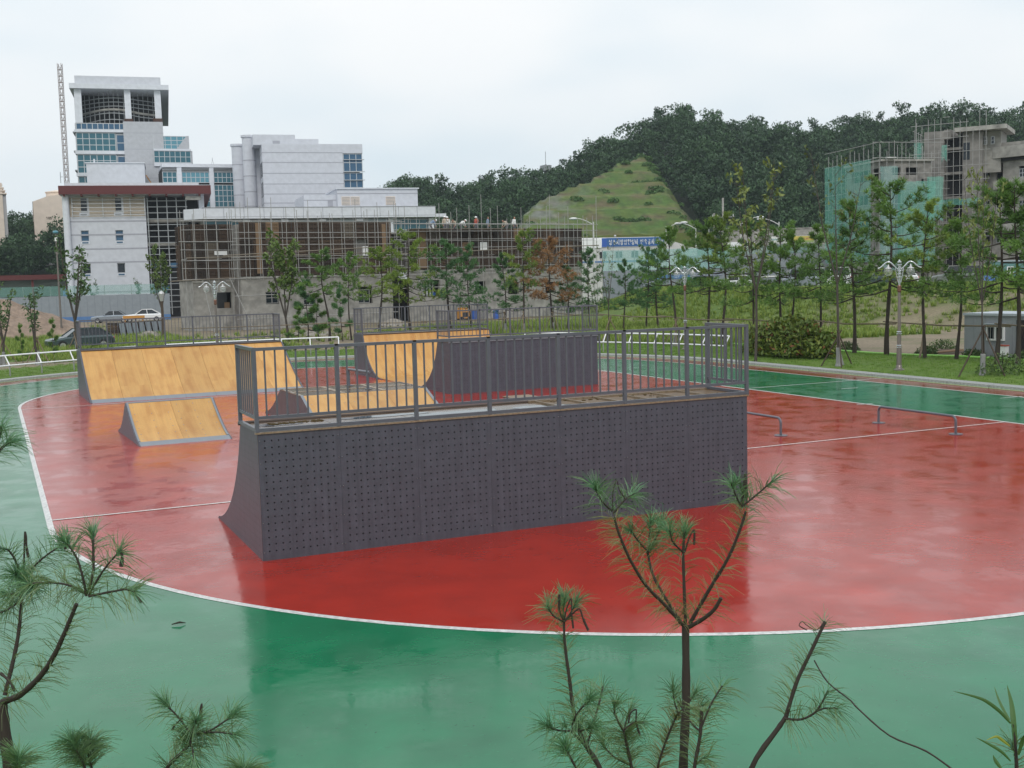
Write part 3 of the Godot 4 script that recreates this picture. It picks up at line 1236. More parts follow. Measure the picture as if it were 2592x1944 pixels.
func make_bank_ramp() -> void:
	var t := thing("bank_ramp", "wide orange plywood bank ramp with a railing along its top, far left", "skate ramp", Vector3(-0.304, 0, -26.22), 0.023)
	var w := 7.52
	var h := 1.674
	var line := PackedVector2Array()
	for i in 15:
		var u := i / 14.0
		line.append(Vector2(-0.28 - 2.80 * u, 0.1 + (h - 0.1) * pow(u, 1.14)))
	for k in 7:
		var o := obj("riding_panel", bent_sheet(w / 7 - 0.006, line), M["ply_%d" % [0, 1, 0, 3, 1, 0, 2][k]], t)
		o.position.x = w / 7 * k + 0.003
		var d := obj("deck_panel", Sh.new().box(0.003, w / 7 - 0.003, h - 0.025, h, -4.2, -3.085), M["deck_wet"], t)
		d.position.x = w / 7 * k
		obj("toe_plate", Sh.new().slab(PackedVector2Array([Vector2(0.02, 0), Vector2(-0.28, 0.0), Vector2(-0.28, 0.104), Vector2(-0.26, 0.106)]), 0.0, w / 7 - 0.004), M["ramp_steel_light"], t)
		var p := t.get_child(t.get_child_count() - 1) as MeshInstance3D
		p.rotation.y = -PI / 2
		p.position.x = w / 7 * k
	for x in [-0.06, w]:
		var poly := PackedVector2Array([Vector2(0.05, 0), Vector2(0.05, 0.012)])
		for q in line:
			poly.append(Vector2(q.x, q.y + 0.016))
		poly.append(Vector2(-4.22, h + 0.016))
		poly.append(Vector2(-4.22, 0))
		var o := obj("side_panel", Sh.new().slab(poly, 0.0, 0.06), M["ramp_steel"], t)
		o.rotation.y = -PI / 2
		o.position = Vector3(x, 0, 0)
	obj("back_panel", Sh.new().box(0.0, w, 0.0, h - 0.03, -4.22, -4.2), M["ramp_steel"], t)
	obj("coping_pipe", Sh.new().pipe(Vector3(0, h + 0.02, -3.09), Vector3(w, h + 0.02, -3.09), 0.035, 8), M["coping"], t)
	var posts := PackedVector3Array([Vector3(0.0, h, -3.2)])
	for k in 8:
		posts.append(Vector3(w / 7 * k, h, -4.15))
	posts.append(Vector3(w, h, -3.2))
	railing(t, posts, 1.1, 0.2, 0.14, M["rail_steel"], 0.05, 0.016)


func make_spine() -> void:
	var t := thing("spine_ramp", "small orange two-sided jump ramp standing alone in front of the wide bank ramp", "skate ramp", Vector3(-0.12, 0, -13.75), 0.04)
	var w := 2.27
	var h := 0.9
	var front := PackedVector2Array()
	var back := PackedVector2Array()
	for i in 13:
		var u := i / 12.0
		front.append(Vector2(-0.26 - 1.78 * u, 0.07 + (h - 0.07) * pow(u, 1.28)))
		back.append(Vector2(-3.55 + 1.45 * u, 0.05 + (h - 0.05) * pow(u, 1.6)))
	for k in 2:
		obj("riding_panel", bent_sheet(w / 2 - 0.004, front), M["ply_%d" % (k * 3)], t).position.x = k * w / 2 + 0.002
		obj("back_riding_panel", bent_sheet(w / 2 - 0.004, back), M["ply_%d" % (1 + k)], t).position.x = k * w / 2 + 0.002
	screws(t, w, front, 2)
	obj("coping_pipe", Sh.new().pipe(Vector3(0, h + 0.005, -2.07), Vector3(w, h + 0.005, -2.07), 0.03, 8), M["ramp_steel_light"], t)
	for x in [-0.03, w]:
		var poly := PackedVector2Array([Vector2(0.05, 0), Vector2(0.05, 0.01)])
		for q in front:
			poly.append(Vector2(q.x, q.y + 0.012))
		for i in range(back.size() - 1, -1, -1):
			poly.append(Vector2(back[i].x, back[i].y + 0.012))
		poly.append(Vector2(-3.7, 0.0))
		var o := obj("side_panel", Sh.new().slab(poly, 0.0, 0.03), M["ramp_steel"], t)
		o.rotation.y = -PI / 2
		o.position = Vector3(x, 0, 0)
		var edge := Sh.new()
		for i in front.size() - 1:
			edge.bar(Vector3(0, front[i].y + 0.016, front[i].x), Vector3(0, front[i + 1].y + 0.016, front[i + 1].x), 0.05, 0.012)
		obj("side_strip", edge, M["ramp_steel_light"], t).position.x = 0.02 if x < 0 else w - 0.02
	obj("toe_plate", Sh.new().slab(PackedVector2Array([Vector2(0.04, 0), Vector2(-0.26, 0.0), Vector2(-0.26, 0.074), Vector2(-0.24, 0.076)]), 0.0, w), M["ramp_steel_light"], t).rotation.y = -PI / 2


func make_funbox() -> void:
	var t := thing("funbox", "low plywood funbox with a flat wet deck, seen through the near railing", "skate ramp", Vector3(4.3, 0, -14.85))
	var w := 3.6
	var h := 0.89
	var front := PackedVector2Array()
	var back := PackedVector2Array()
	for i in 13:
		var u := i / 12.0
		front.append(Vector2(2.1 - 2.1 * u, 0.06 + (h - 0.06) * u))
		back.append(Vector2(-4.5 + 2.1 * u, 0.05 + (h - 0.05) * pow(u, 1.6)))
	for k in 3:
		obj("riding_panel", bent_sheet(w / 3 - 0.006, front), M["ply_%d" % [0, 3, 1][k]], t).position.x = k * w / 3 + 0.003
		obj("back_riding_panel", bent_sheet(w / 3 - 0.006, back), M["ply_%d" % [1, 0, 2][k]], t).position.x = k * w / 3 + 0.003
		for j in 2:
			obj("deck_panel", Sh.new().box(k * w / 3 + 0.01, (k + 1) * w / 3 - 0.01, h - 0.02, h, -1.2 * (j + 1) + 0.01, -1.2 * j - 0.01), M["deck_wet"], t)
		obj("deck_strip", Sh.new().box(k * w / 3 - 0.06, k * w / 3 + 0.06, h, h + 0.012, -2.35, -0.05), M["deck_dry"], t)
	obj("deck_strip", Sh.new().box(0.07, w - 0.02, h + 0.002, h + 0.014, -1.26, -1.14), M["deck_dry"], t)
	obj("deck_strip", Sh.new().box(0.07, w - 0.02, h + 0.002, h + 0.014, -2.39, -2.28), M["deck_dry"], t)
	for x in [-0.04, w]:
		var poly := PackedVector2Array([Vector2(2.25, 0.0)])
		for q in front:
			poly.append(Vector2(q.x, q.y + 0.012))
		for i in range(back.size() - 1, -1, -1):
			poly.append(Vector2(back[i].x, back[i].y + 0.012))
		poly.append(Vector2(-4.65, 0.0))
		var o := obj("side_panel", Sh.new().slab(poly, 0.0, 0.04), M["ramp_steel"], t)
		o.rotation.y = -PI / 2
		o.position = Vector3(x, 0, 0)
	for x in [0.0, w]:
		obj("side_strip", Sh.new().bar(Vector3(x, 0.076, 2.1), Vector3(x, h + 0.016, 0.0), 0.08, 0.014), M["ramp_steel_light"], t)
	screws(t, w, front, 3)
	var r := thing("grind_rail", "short steel grind rail bolted on top of the funbox deck", "grind rail", Vector3(6.27, h, -16.95), 0.0, "")
	obj("rail_tube", Sh.new().pipe(Vector3(-0.02, 0.5, -0.1), Vector3(0.15, 0.5, 1.6), 0.04, 10), M["rail_steel"], r)
	for z in [0.0, 1.44]:
		obj("leg", Sh.new().pipe(Vector3(z * 0.1, 0.015, z), Vector3(z * 0.1, 0.48, z), 0.03, 8), M["rail_steel"], r)
		obj("foot_plate", Sh.new().box(z * 0.1 - 0.1, z * 0.1 + 0.1, 0.016, 0.03, z - 0.1, z + 0.1), M["rail_steel"], r)


func make_half_pipe() -> void:
	var t := thing("half_pipe", "mini half pipe behind the funbox, orange curved walls with grey perforated back and railings", "skate ramp", Vector3(11.05, 0, -20.95))
	var w := 5.8
	var n := 5
	var pw := w / n
	var h := 1.81
	var steel: Material = M["ramp_steel"]
	var near := arc_line(2.5, -3.6, 0.03, h, 1.0, 16)
	var far_line := arc_line(2.5, -7.75, 0.03, h - 0.08, -1.0, 16)
	var panel := perforated(10, 0.105, 0.0115, (pw - 0.006 - 1.05) / 2, 0.08, func(_x): return h - 0.03, 16).mesh()
	for k in n:
		obj("back_panel", panel, steel, t).position = Vector3(k * pw + 0.003, 0, 0)
		if k > 0:
			obj("panel_seam", Sh.new().box(k * pw - 0.05, k * pw + 0.05, 0, h - 0.03, -0.03, -0.013), steel, t)
		obj("riding_panel", bent_sheet(pw - 0.006, near), M["ply_%d" % (k % 4)], t).position.x = k * pw + 0.003
		obj("riding_panel", bent_sheet(pw - 0.006, far_line), M["ply_%d" % [0, 2, 0, 1, 0][k]], t).position.x = k * pw + 0.003
		obj("flat_panel", Sh.new().box(k * pw + 0.003, (k + 1) * pw - 0.003, 0.0, 0.03, -8.13, -3.22), M["ply_%d" % ((k + 1) % 4)], t)
		obj("deck_panel", Sh.new().box(k * pw + 0.003, (k + 1) * pw - 0.003, h - 0.025, h, near[-1].x + 0.01, -0.02), M["deck_dry"], t)
		obj("deck_panel", Sh.new().box(k * pw + 0.003, (k + 1) * pw - 0.003, h - 0.105, h - 0.08, -11.4, far_line[-1].x - 0.01), M["deck_dry"], t)
	obj("deck_edge", Sh.new().box(-0.03, w + 0.03, h - 0.028, h - 0.002, -0.03, 0.03), M["ramp_steel_light"], t)
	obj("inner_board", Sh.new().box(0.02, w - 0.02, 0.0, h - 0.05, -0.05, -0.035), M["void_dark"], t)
	obj("far_back_panel", Sh.new().box(0, w, 0, h - 0.11, -11.42, -11.4), steel, t)
	screws(t, w, far_line, n)
	var near_top := func(x: float) -> float:
		var z := -3.7 + x
		if z >= near[-1].x:
			return h - 0.01
		for i in near.size() - 1:
			if z <= near[i + 1].x:
				return lerpf(near[i].y, near[i + 1].y, clampf((z - near[i].x) / (near[i + 1].x - near[i].x), 0.0, 1.0))
		return h
	face(obj("side_panel", perforated(36, 0.1, 0.012, 0.05, 0.04, near_top), steel, t), Vector3(0, 0, -3.7), -PI / 2)
	face(obj("side_panel", perforated(36, 0.1, 0.012, 0.05, 0.04, func(x): return near_top.call(3.7 - x)), steel, t), Vector3(w, 0, 0), PI / 2)
	for x in [-0.05, w]:
		var poly := PackedVector2Array([Vector2(-7.6, 0), Vector2(-7.6, 0.02)])
		for q in far_line:
			poly.append(Vector2(q.x, q.y + 0.012))
		poly.append(Vector2(-11.42, h - 0.07))
		poly.append(Vector2(-11.42, 0))
		var o := obj("side_panel", Sh.new().slab(poly, 0.0, 0.05), steel, t)
		o.rotation.y = -PI / 2
		o.position = Vector3(x, 0, 0)
	for q in [near[-1], far_line[-1]]:
		obj("coping_pipe", Sh.new().pipe(Vector3(0, q.y + 0.01, q.x), Vector3(w, q.y + 0.01, q.x), 0.03, 8), M["coping"], t)
	var posts := PackedVector3Array([Vector3(0.0, h, near[-1].x + 0.06)])
	for k in n + 1:
		posts.append(Vector3(k * pw, h, -0.005))
	posts.append(Vector3(w, h, near[-1].x + 0.06))
	railing(t, posts, 1.07, 0.2, 0.14, M["rail_steel"], 0.05, 0.017)
	posts = PackedVector3Array([Vector3(0.0, h - 0.08, far_line[-1].x - 0.1)])
	for k in n + 1:
		posts.append(Vector3(k * pw, h - 0.08, -11.37))
	posts.append(Vector3(w, h - 0.08, far_line[-1].x - 0.1))
	railing(t, posts, 1.1, 0.2, 0.14, M["rail_steel"], 0.05, 0.017)


func make_rails() -> void:
	for k in 2:
		var z := [-6.71, -8.85][k] as float
		var x := [17.3, 13.86][k] as float
		var r := thing("grind_rail", ["low steel grind rail with rounded ends, standing alone at the right of the rink", "low steel grind rail half hidden behind the right end of the near quarter pipe"][k], "grind rail", Vector3(x, 0, z))
		var span := 2.61
		var h := 0.43
		var pts := PackedVector3Array()
		for i in 6:
			var a := PI / 2 * i / 5.0
			pts.append(Vector3(0, h - 0.12 + 0.12 * sin(a), 0.12 - 0.12 * cos(a)))
		for i in 6:
			var a := PI / 2 * (5 - i) / 5.0
			pts.append(Vector3(0, h - 0.12 + 0.12 * sin(a), span - 0.12 + 0.12 * cos(a)))
		obj("rail_tube", Sh.new().tube(pts, PackedFloat32Array([0.032]), 10), M["rail_steel"], r)
		for q in [0.0, span]:
			obj("leg", Sh.new().pipe(Vector3(0, 0.012, q), Vector3(0, h - 0.12, q), 0.032, 10), M["rail_steel"], r)
			obj("foot_plate", Sh.new().lathe([Vector2(0.16, 0.0), Vector2(0.16, 0.016), Vector2(0.001, 0.017)], Vector3(0, 0.002, q), 18), M["rail_steel"], r)
	var b := thing("grind_box", "low flat grind box with grey sides seen through the near railing", "grind box", Vector3(11.1, 0, -16.55))
	obj("side", Sh.new().box(0, 0.85, 0.0, 0.27, 0, 2.6), M["ramp_steel"], b)
	obj("top", Sh.new().box(-0.02, 0.87, 0.272, 0.3, -0.02, 2.62), M["deck_dry"], b)


# a wall in the plane z = 0 (front) with openings cut right through it
func wall_with(w: float, h: float, thick: float, holes: Array) -> Sh:
	var xs := [0.0, w]
	var ys := [0.0, h]
	for r in holes:
		xs.append_array([r[0], r[1]])
		ys.append_array([r[2], r[3]])
	xs.sort()
	ys.sort()
	var s := Sh.new()
	for i in xs.size() - 1:
		for j in ys.size() - 1:
			if xs[i + 1] - xs[i] < 0.001 or ys[j + 1] - ys[j] < 0.001:
				continue
			var c := Vector2((xs[i] + xs[i + 1]) / 2, (ys[j] + ys[j + 1]) / 2)
			var hole := false
			for r in holes:
				hole = hole or (c.x > r[0] and c.x < r[1] and c.y > r[2] and c.y < r[3])
			if hole:
				continue
			s.quad(Vector3(xs[i], ys[j], 0), Vector3(xs[i + 1], ys[j], 0), Vector3(xs[i + 1], ys[j + 1], 0), Vector3(xs[i], ys[j + 1], 0))
			s.quad(Vector3(xs[i + 1], ys[j], -thick), Vector3(xs[i], ys[j], -thick), Vector3(xs[i], ys[j + 1], -thick), Vector3(xs[i + 1], ys[j + 1], -thick))
	for r in holes + [[0.0, w, 0.0, h]]:
		var sg := 1.0 if r[0] > 0.0 or r[1] < w else -1.0
		var p := [Vector3(r[0], r[2], 0), Vector3(r[1], r[2], 0), Vector3(r[1], r[3], 0), Vector3(r[0], r[3], 0)]
		for k in 4:
			var a: Vector3 = p[k]
			var b: Vector3 = p[(k + 1) % 4]
			var bk := Vector3(0, 0, -thick)
			if sg > 0.0:
				s.quad(a, b, b + bk, a + bk)
			else:
				s.quad(a, a + bk, b + bk, b)
	return s


func window(t: Node3D, x0: float, x1: float, y0: float, y1: float, z: float, nx: int, ny: int, pane: Material, frame: Material = M["frame_alu"], bar := 0.07, called := "window") -> Node3D:
	var f := Sh.new()
	f.box(x0, x0 + bar, y0, y1, z - 0.05, z + 0.05).box(x1 - bar, x1, y0, y1, z - 0.05, z + 0.05)
	f.box(x0 + bar, x1 - bar, y0, y0 + bar, z - 0.05, z + 0.05).box(x0 + bar, x1 - bar, y1 - bar, y1, z - 0.05, z + 0.05)
	for k in range(1, nx):
		var x := lerpf(x0, x1, float(k) / nx)
		f.box(x - bar / 2, x + bar / 2, y0 + bar, y1 - bar, z - 0.045, z + 0.047)
	for k in range(1, ny):
		var y := lerpf(y0, y1, float(k) / ny)
		f.box(x0 + bar, x1 - bar, y - bar / 2, y + bar / 2, z - 0.04, z + 0.043)
	var o := obj(called, f, frame, t)
	for i in nx:
		for j in ny:
			var tilt := 0.012 * sin(i * 3.7 + j * 5.1 + x0)
			var g := obj("pane", Sh.new().box(-(x1 - x0) / nx / 2 + 0.02, (x1 - x0) / nx / 2 - 0.02, -(y1 - y0) / ny / 2 + 0.02, (y1 - y0) / ny / 2 - 0.02, -0.01, 0.01), pane, o)
			g.position = Vector3(lerpf(x0, x1, (i + 0.5) / nx), lerpf(y0, y1, (j + 0.5) / ny), z)
			g.rotation = Vector3(tilt, tilt * 0.7, 0)
	return o


func part_box(called: String, t: Node3D, m: Material, x0: float, x1: float, y0: float, y1: float, z0: float, z1: float) -> MeshInstance3D:
	return obj(called, Sh.new().box(x0, x1, y0, y1, z0, z1), m, t)


func make_buildings_left() -> void:
	tower()
	low_wing()
	link_and_block()
	podium()
	apartments()


func tower() -> void:
	var t := thing("tower_building", "tallest pale stone tower with an open top storey of curved steel grids", "building", Vector3(11.85, 0, -199.01), -0.1349)
	var st: Material = M["granite"]
	part_box("wall", t, st, 0.0, 14.5, 0.0, 32.75, -46.0, -0.6)
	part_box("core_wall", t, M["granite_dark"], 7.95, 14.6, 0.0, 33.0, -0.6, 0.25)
	for y in [31.0, 28.2, 25.6, 23.2]:
		part_box("wall_joint", t, M["granite_line"], 7.9, 14.62, y, y + 0.09, 0.1, 0.262)
	for b in [[31.15, 31.55], [27.4, 27.9], [23.6, 24.1], [19.6, 20.2]]:
		part_box("white_band", t, M["white_panel"], -0.15, 8.3, b[0], b[1], -0.6, 0.12)
	window(t, 0.2, 8.25, 31.58, 32.72, -0.15, 9, 1, M["glass_blue"], M["frame_alu"], 0.12)
	for r in [[27.9, 31.1], [24.1, 27.36], [20.2, 23.58]]:
		window(t, 0.1, 6.6, r[0], r[1], -0.15, 6, 3, M["glass_teal"], M["frame_alu"], 0.12)
		window(t, 6.7, 8.25, r[0], r[1] - 0.3, -0.2, 1, 2, M["glass_blue"], M["frame_alu"], 0.12)
	for q in [[0.2, 1.35], [8.4, 9.45], [13.4, 14.5]]:
		part_box("column", t, M["white_panel"], q[0], q[1], 32.76, 38.5, -1.2, -0.1)
	part_box("rusty_plinth", t, M["rust"], 8.2, 9.7, 32.76, 33.5, -0.1, 0.1)
	part_box("rusty_plinth", t, M["rust"], 13.0, 14.6, 33.0, 33.6, -0.1, 0.2)
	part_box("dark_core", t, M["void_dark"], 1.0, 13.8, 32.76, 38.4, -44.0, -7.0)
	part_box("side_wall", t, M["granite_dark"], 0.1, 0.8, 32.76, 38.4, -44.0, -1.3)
	# curved grids that stand in the open storey
	for k in 6:
		var y := [33.4, 34.5, 35.1, 36.0, 36.7, 37.4][k] as float
		var pts := PackedVector3Array()
		for i in 15:
			var a := float(i) / 14.0
			pts.append(Vector3(lerpf(1.2, 13.5, a), y + (0.5 if k < 3 else 0.2) * sin(PI * clampf(a * 1.3, 0, 1)) - 0.3, -1.6 - 3.4 * (1.0 - sin(PI * a))))
		obj("curved_beam", Sh.new().tube(pts, PackedFloat32Array([0.09 if k != 2 else 0.22]), 5), M["steel_grid"] if k != 2 else M["concrete_pale"], t)
	for i in 15:
		var a := (i + 0.5) / 15.0
		obj("grid_post", Sh.new().bar(Vector3(lerpf(1.2, 13.5, a), 32.7, -1.6 - 3.4 * (1.0 - sin(PI * a))), Vector3(lerpf(1.2, 13.5, a), 38.4, -1.6 - 3.4 * (1.0 - sin(PI * a))), 0.1), M["steel_grid"], t)
	part_box("roof_slab", t, M["white_panel"], -0.5, 15.9, 38.5, 39.35, -47.0, 0.6)
	part_box("parapet", t, M["granite"], 0.4, 14.6, 39.35, 40.75, -44.0, -0.2)
	part_box("roof_vent", t, M["steel_grid"], 11.3, 12.2, 41.2, 41.35, -6.4, -5.6)
	part_box("roof_vent_stem", t, M["steel_grid"], 11.7, 11.85, 40.75, 41.2, -6.1, -5.95)
	for k in 7:
		part_box("side_window", t, M["glass_dark"], -0.06, 0.0, 29.6 - k * 3.3, 31.0 - k * 3.3, -43.0, -3.0)
		part_box("side_ledge", t, M["steel_grid"], -0.5, 0.0, 31.3 - k * 3.3, 31.5 - k * 3.3, -43.0, -2.0)
	part_box("front_block", t, M["granite"], 2.2, 11.3, 0.0, 24.6, 2.0, 12.0)
	part_box("front_block_cap", t, M["white_panel"], 2.0, 11.4, 24.6, 24.75, 1.9, 12.15)
	part_box("roof_pipe", t, M["white_panel"], 3.2, 3.45, 24.75, 25.6, 9.0, 9.25)
	obj("leaning_plank", Sh.new().bar(Vector3(11.4, 23.0, 8.6), Vector3(12.4, 21.3, 8.6), 0.18), M["plastic_orange"], t)

	var c := thing("hoist_mast", "tall thin lattice hoist mast rising beside the stone tower", "mast", Vector3(9.45, 0, -189.32), -0.42)
	for x in [-0.3, 0.3]:
		for z in [-0.3, 0.3]:
			obj("corner_tube", Sh.new().bar(Vector3(x, 0, z), Vector3(x, 40.9, z), 0.07), M["crane_red"], c)
	for k in 40:
		var s := Sh.new()
		var y := k * 1.02
		for q in [[-0.3, -0.3, 0.3, -0.3], [0.3, -0.3, 0.3, 0.3], [0.3, 0.3, -0.3, 0.3], [-0.3, 0.3, -0.3, -0.3]]:
			s.bar(Vector3(q[0], y + 0.1, q[1]), Vector3(q[2], y + 0.1, q[3]), 0.09)
			s.bar(Vector3(q[0], y + 0.1, q[1]), Vector3(q[2], y + 1.0, q[3]), 0.05)
		obj("lattice_section", s, M["crane_red"], c)
	obj("wall_tie", Sh.new().bar(Vector3(-0.6, 22.6, 0), Vector3(-1.0, 22.6, 0), 0.08).bar(Vector3(-1.0, 21.6, 0), Vector3(-1.0, 23.4, 0), 0.08), M["steel_grid"], c)


func low_wing() -> void:
	var t := thing("courthouse_wing", "low pale stone wing with a dark red roof canopy and small square windows", "building", Vector3(6.69, 0, -144.67), -0.1456)
	var holes := []
	var rows := [[13.5, 15.85], [9.9, 11.65], [5.7, 7.35]]
	for r in rows:
		holes.append([1.5, 2.5, r[0], r[1]])
		holes.append([5.75, 6.75, r[0], r[1]])
	obj("wall", wall_with(9.7, 16.1, 0.4, holes), M["granite"], t).position.x = -0.2
	part_box("side_wall", t, M["granite"], -0.2, 9.5, 0.0, 16.05, -44.0, -0.42)
	for i in 3:
		for x in [1.3, 5.55]:
			window(t, x, x + 1.0, rows[i][0] + (0.35 if i > 0 else 0.5), rows[i][1], -0.25, 1, 1, M["glass_dark"] if i != 1 else M["glass_blue"])
			part_box("vent_light", t, M["white_panel"], x - 0.03, x + 1.03, rows[i][0] - 0.03, rows[i][0] + (0.32 if i > 0 else 0.45), -0.3, 0.04 + 0.01 * i)
			part_box("vent_glass", t, M["glass_blue" if i > 0 else "glass_dark"], x + 0.12, x + 0.88, rows[i][0] + 0.06, rows[i][0] + 0.24, 0.0, 0.055 + 0.01 * i)
	for y in [12.8, 11.07, 9.23, 7.48, 3.6]:
		for q in [[-0.22, 9.51]]:
			part_box("stone_band", t, M["granite_line"], q[0], q[1], y - 0.1, y + 0.1, -0.1, 0.012)
	for k in 5:
		obj("louvre_pipe", Sh.new().pipe(Vector3(0.35, 13.6 + k * 0.48, 0.35), Vector3(9.5, 13.6 + k * 0.48, 0.35), 0.05, 6), M["frame_alu"], t)
	for x in [0.45, 4.2, 7.6, 9.4]:
		obj("louvre_post", Sh.new().bar(Vector3(x, 13.4, 0.25), Vector3(x, 15.8, 0.25), 0.09), M["frame_alu"], t)
	obj("beige_lining", wall_with(9.66, 2.48, 0.05, [[1.68, 2.68, 0.08, 2.43], [5.93, 6.93, 0.08, 2.43]]), M["beige_panel"], t).position = Vector3(-0.18, 13.42, 0.01)
	obj("corner_column", Sh.new().lathe([Vector2(0.42, 0.0), Vector2(0.42, 16.4)], Vector3(-0.3, 0, 0.35), 14), M["white_panel"], t)
	part_box("end_column", t, M["white_panel"], 16.3, 17.0, 0.0, 16.2, -1.6, -0.8)
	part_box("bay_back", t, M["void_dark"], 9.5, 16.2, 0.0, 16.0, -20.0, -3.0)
	part_box("bay_floor", t, M["concrete"], 9.5, 14.9, 9.5, 9.9, -3.0, -0.5)
	part_box("bay_floor", t, M["concrete"], 9.5, 14.9, 12.6, 13.0, -3.0, -0.5)
	for k in 5:
		obj("bay_mullion", Sh.new().bar(Vector3(9.75 + k * 1.22, 0.4, -0.1), Vector3(9.75 + k * 1.22, 15.9, -0.1), 0.12), M["steel_grid"], t)
	for k in 19:
		obj("bay_transom", Sh.new().bar(Vector3(9.6, 15.4 - k * 0.78, -0.12), Vector3(14.8, 15.4 - k * 0.78, -0.12), 0.09), M["steel_grid"], t)
	for q in [[10.9, 3.6], [12.1, 6.6], [9.8, 6.6]]:
		part_box("bay_pane", t, M["glass_blue"], q[0], q[0] + 1.1, q[1], q[1] + 0.65, -0.2, -0.16)
	part_box("roof_fascia", t, M["roof_red"], -1.0, 17.9, 16.2, 17.3, -44.0, 1.4)
	part_box("roof_soffit", t, M["granite_dark"], -0.9, 17.0, 16.12, 16.197, -43.9, 1.2)
	part_box("roof_ledge", t, M["white_panel"], -0.3, 16.4, 17.3, 17.68, -42.0, 0.9)
	for k in 9:
		part_box("fascia_rib", t, M["roof_red"], -0.5 + k * 2.1, -0.25 + k * 2.1, 15.98, 16.2, -3.0, 1.3)
	obj("stub_beam", Sh.new().bar(Vector3(14.6, 15.7, 0.6), Vector3(16.6, 15.7, 0.6), 0.5), M["concrete_pale"], t)
	part_box("lower_canopy", t, M["roof_red"], -14.0, -0.6, 5.6, 6.3, -24.0, -18.0)
	obj("canopy_post", Sh.new().bar(Vector3(-7.0, 0, -18.4), Vector3(-7.0, 5.6, -18.4), 0.3), M["roof_red"], t)
	part_box("blue_panel", t, M["hoarding_blue"], -2.4, -1.0, 1.2, 4.2, -12.2, -12.0)
	part_box("side_screen", t, M["granite_dark"], -1.5, -0.7, 0.0, 13.2, -10.5, -9.9)


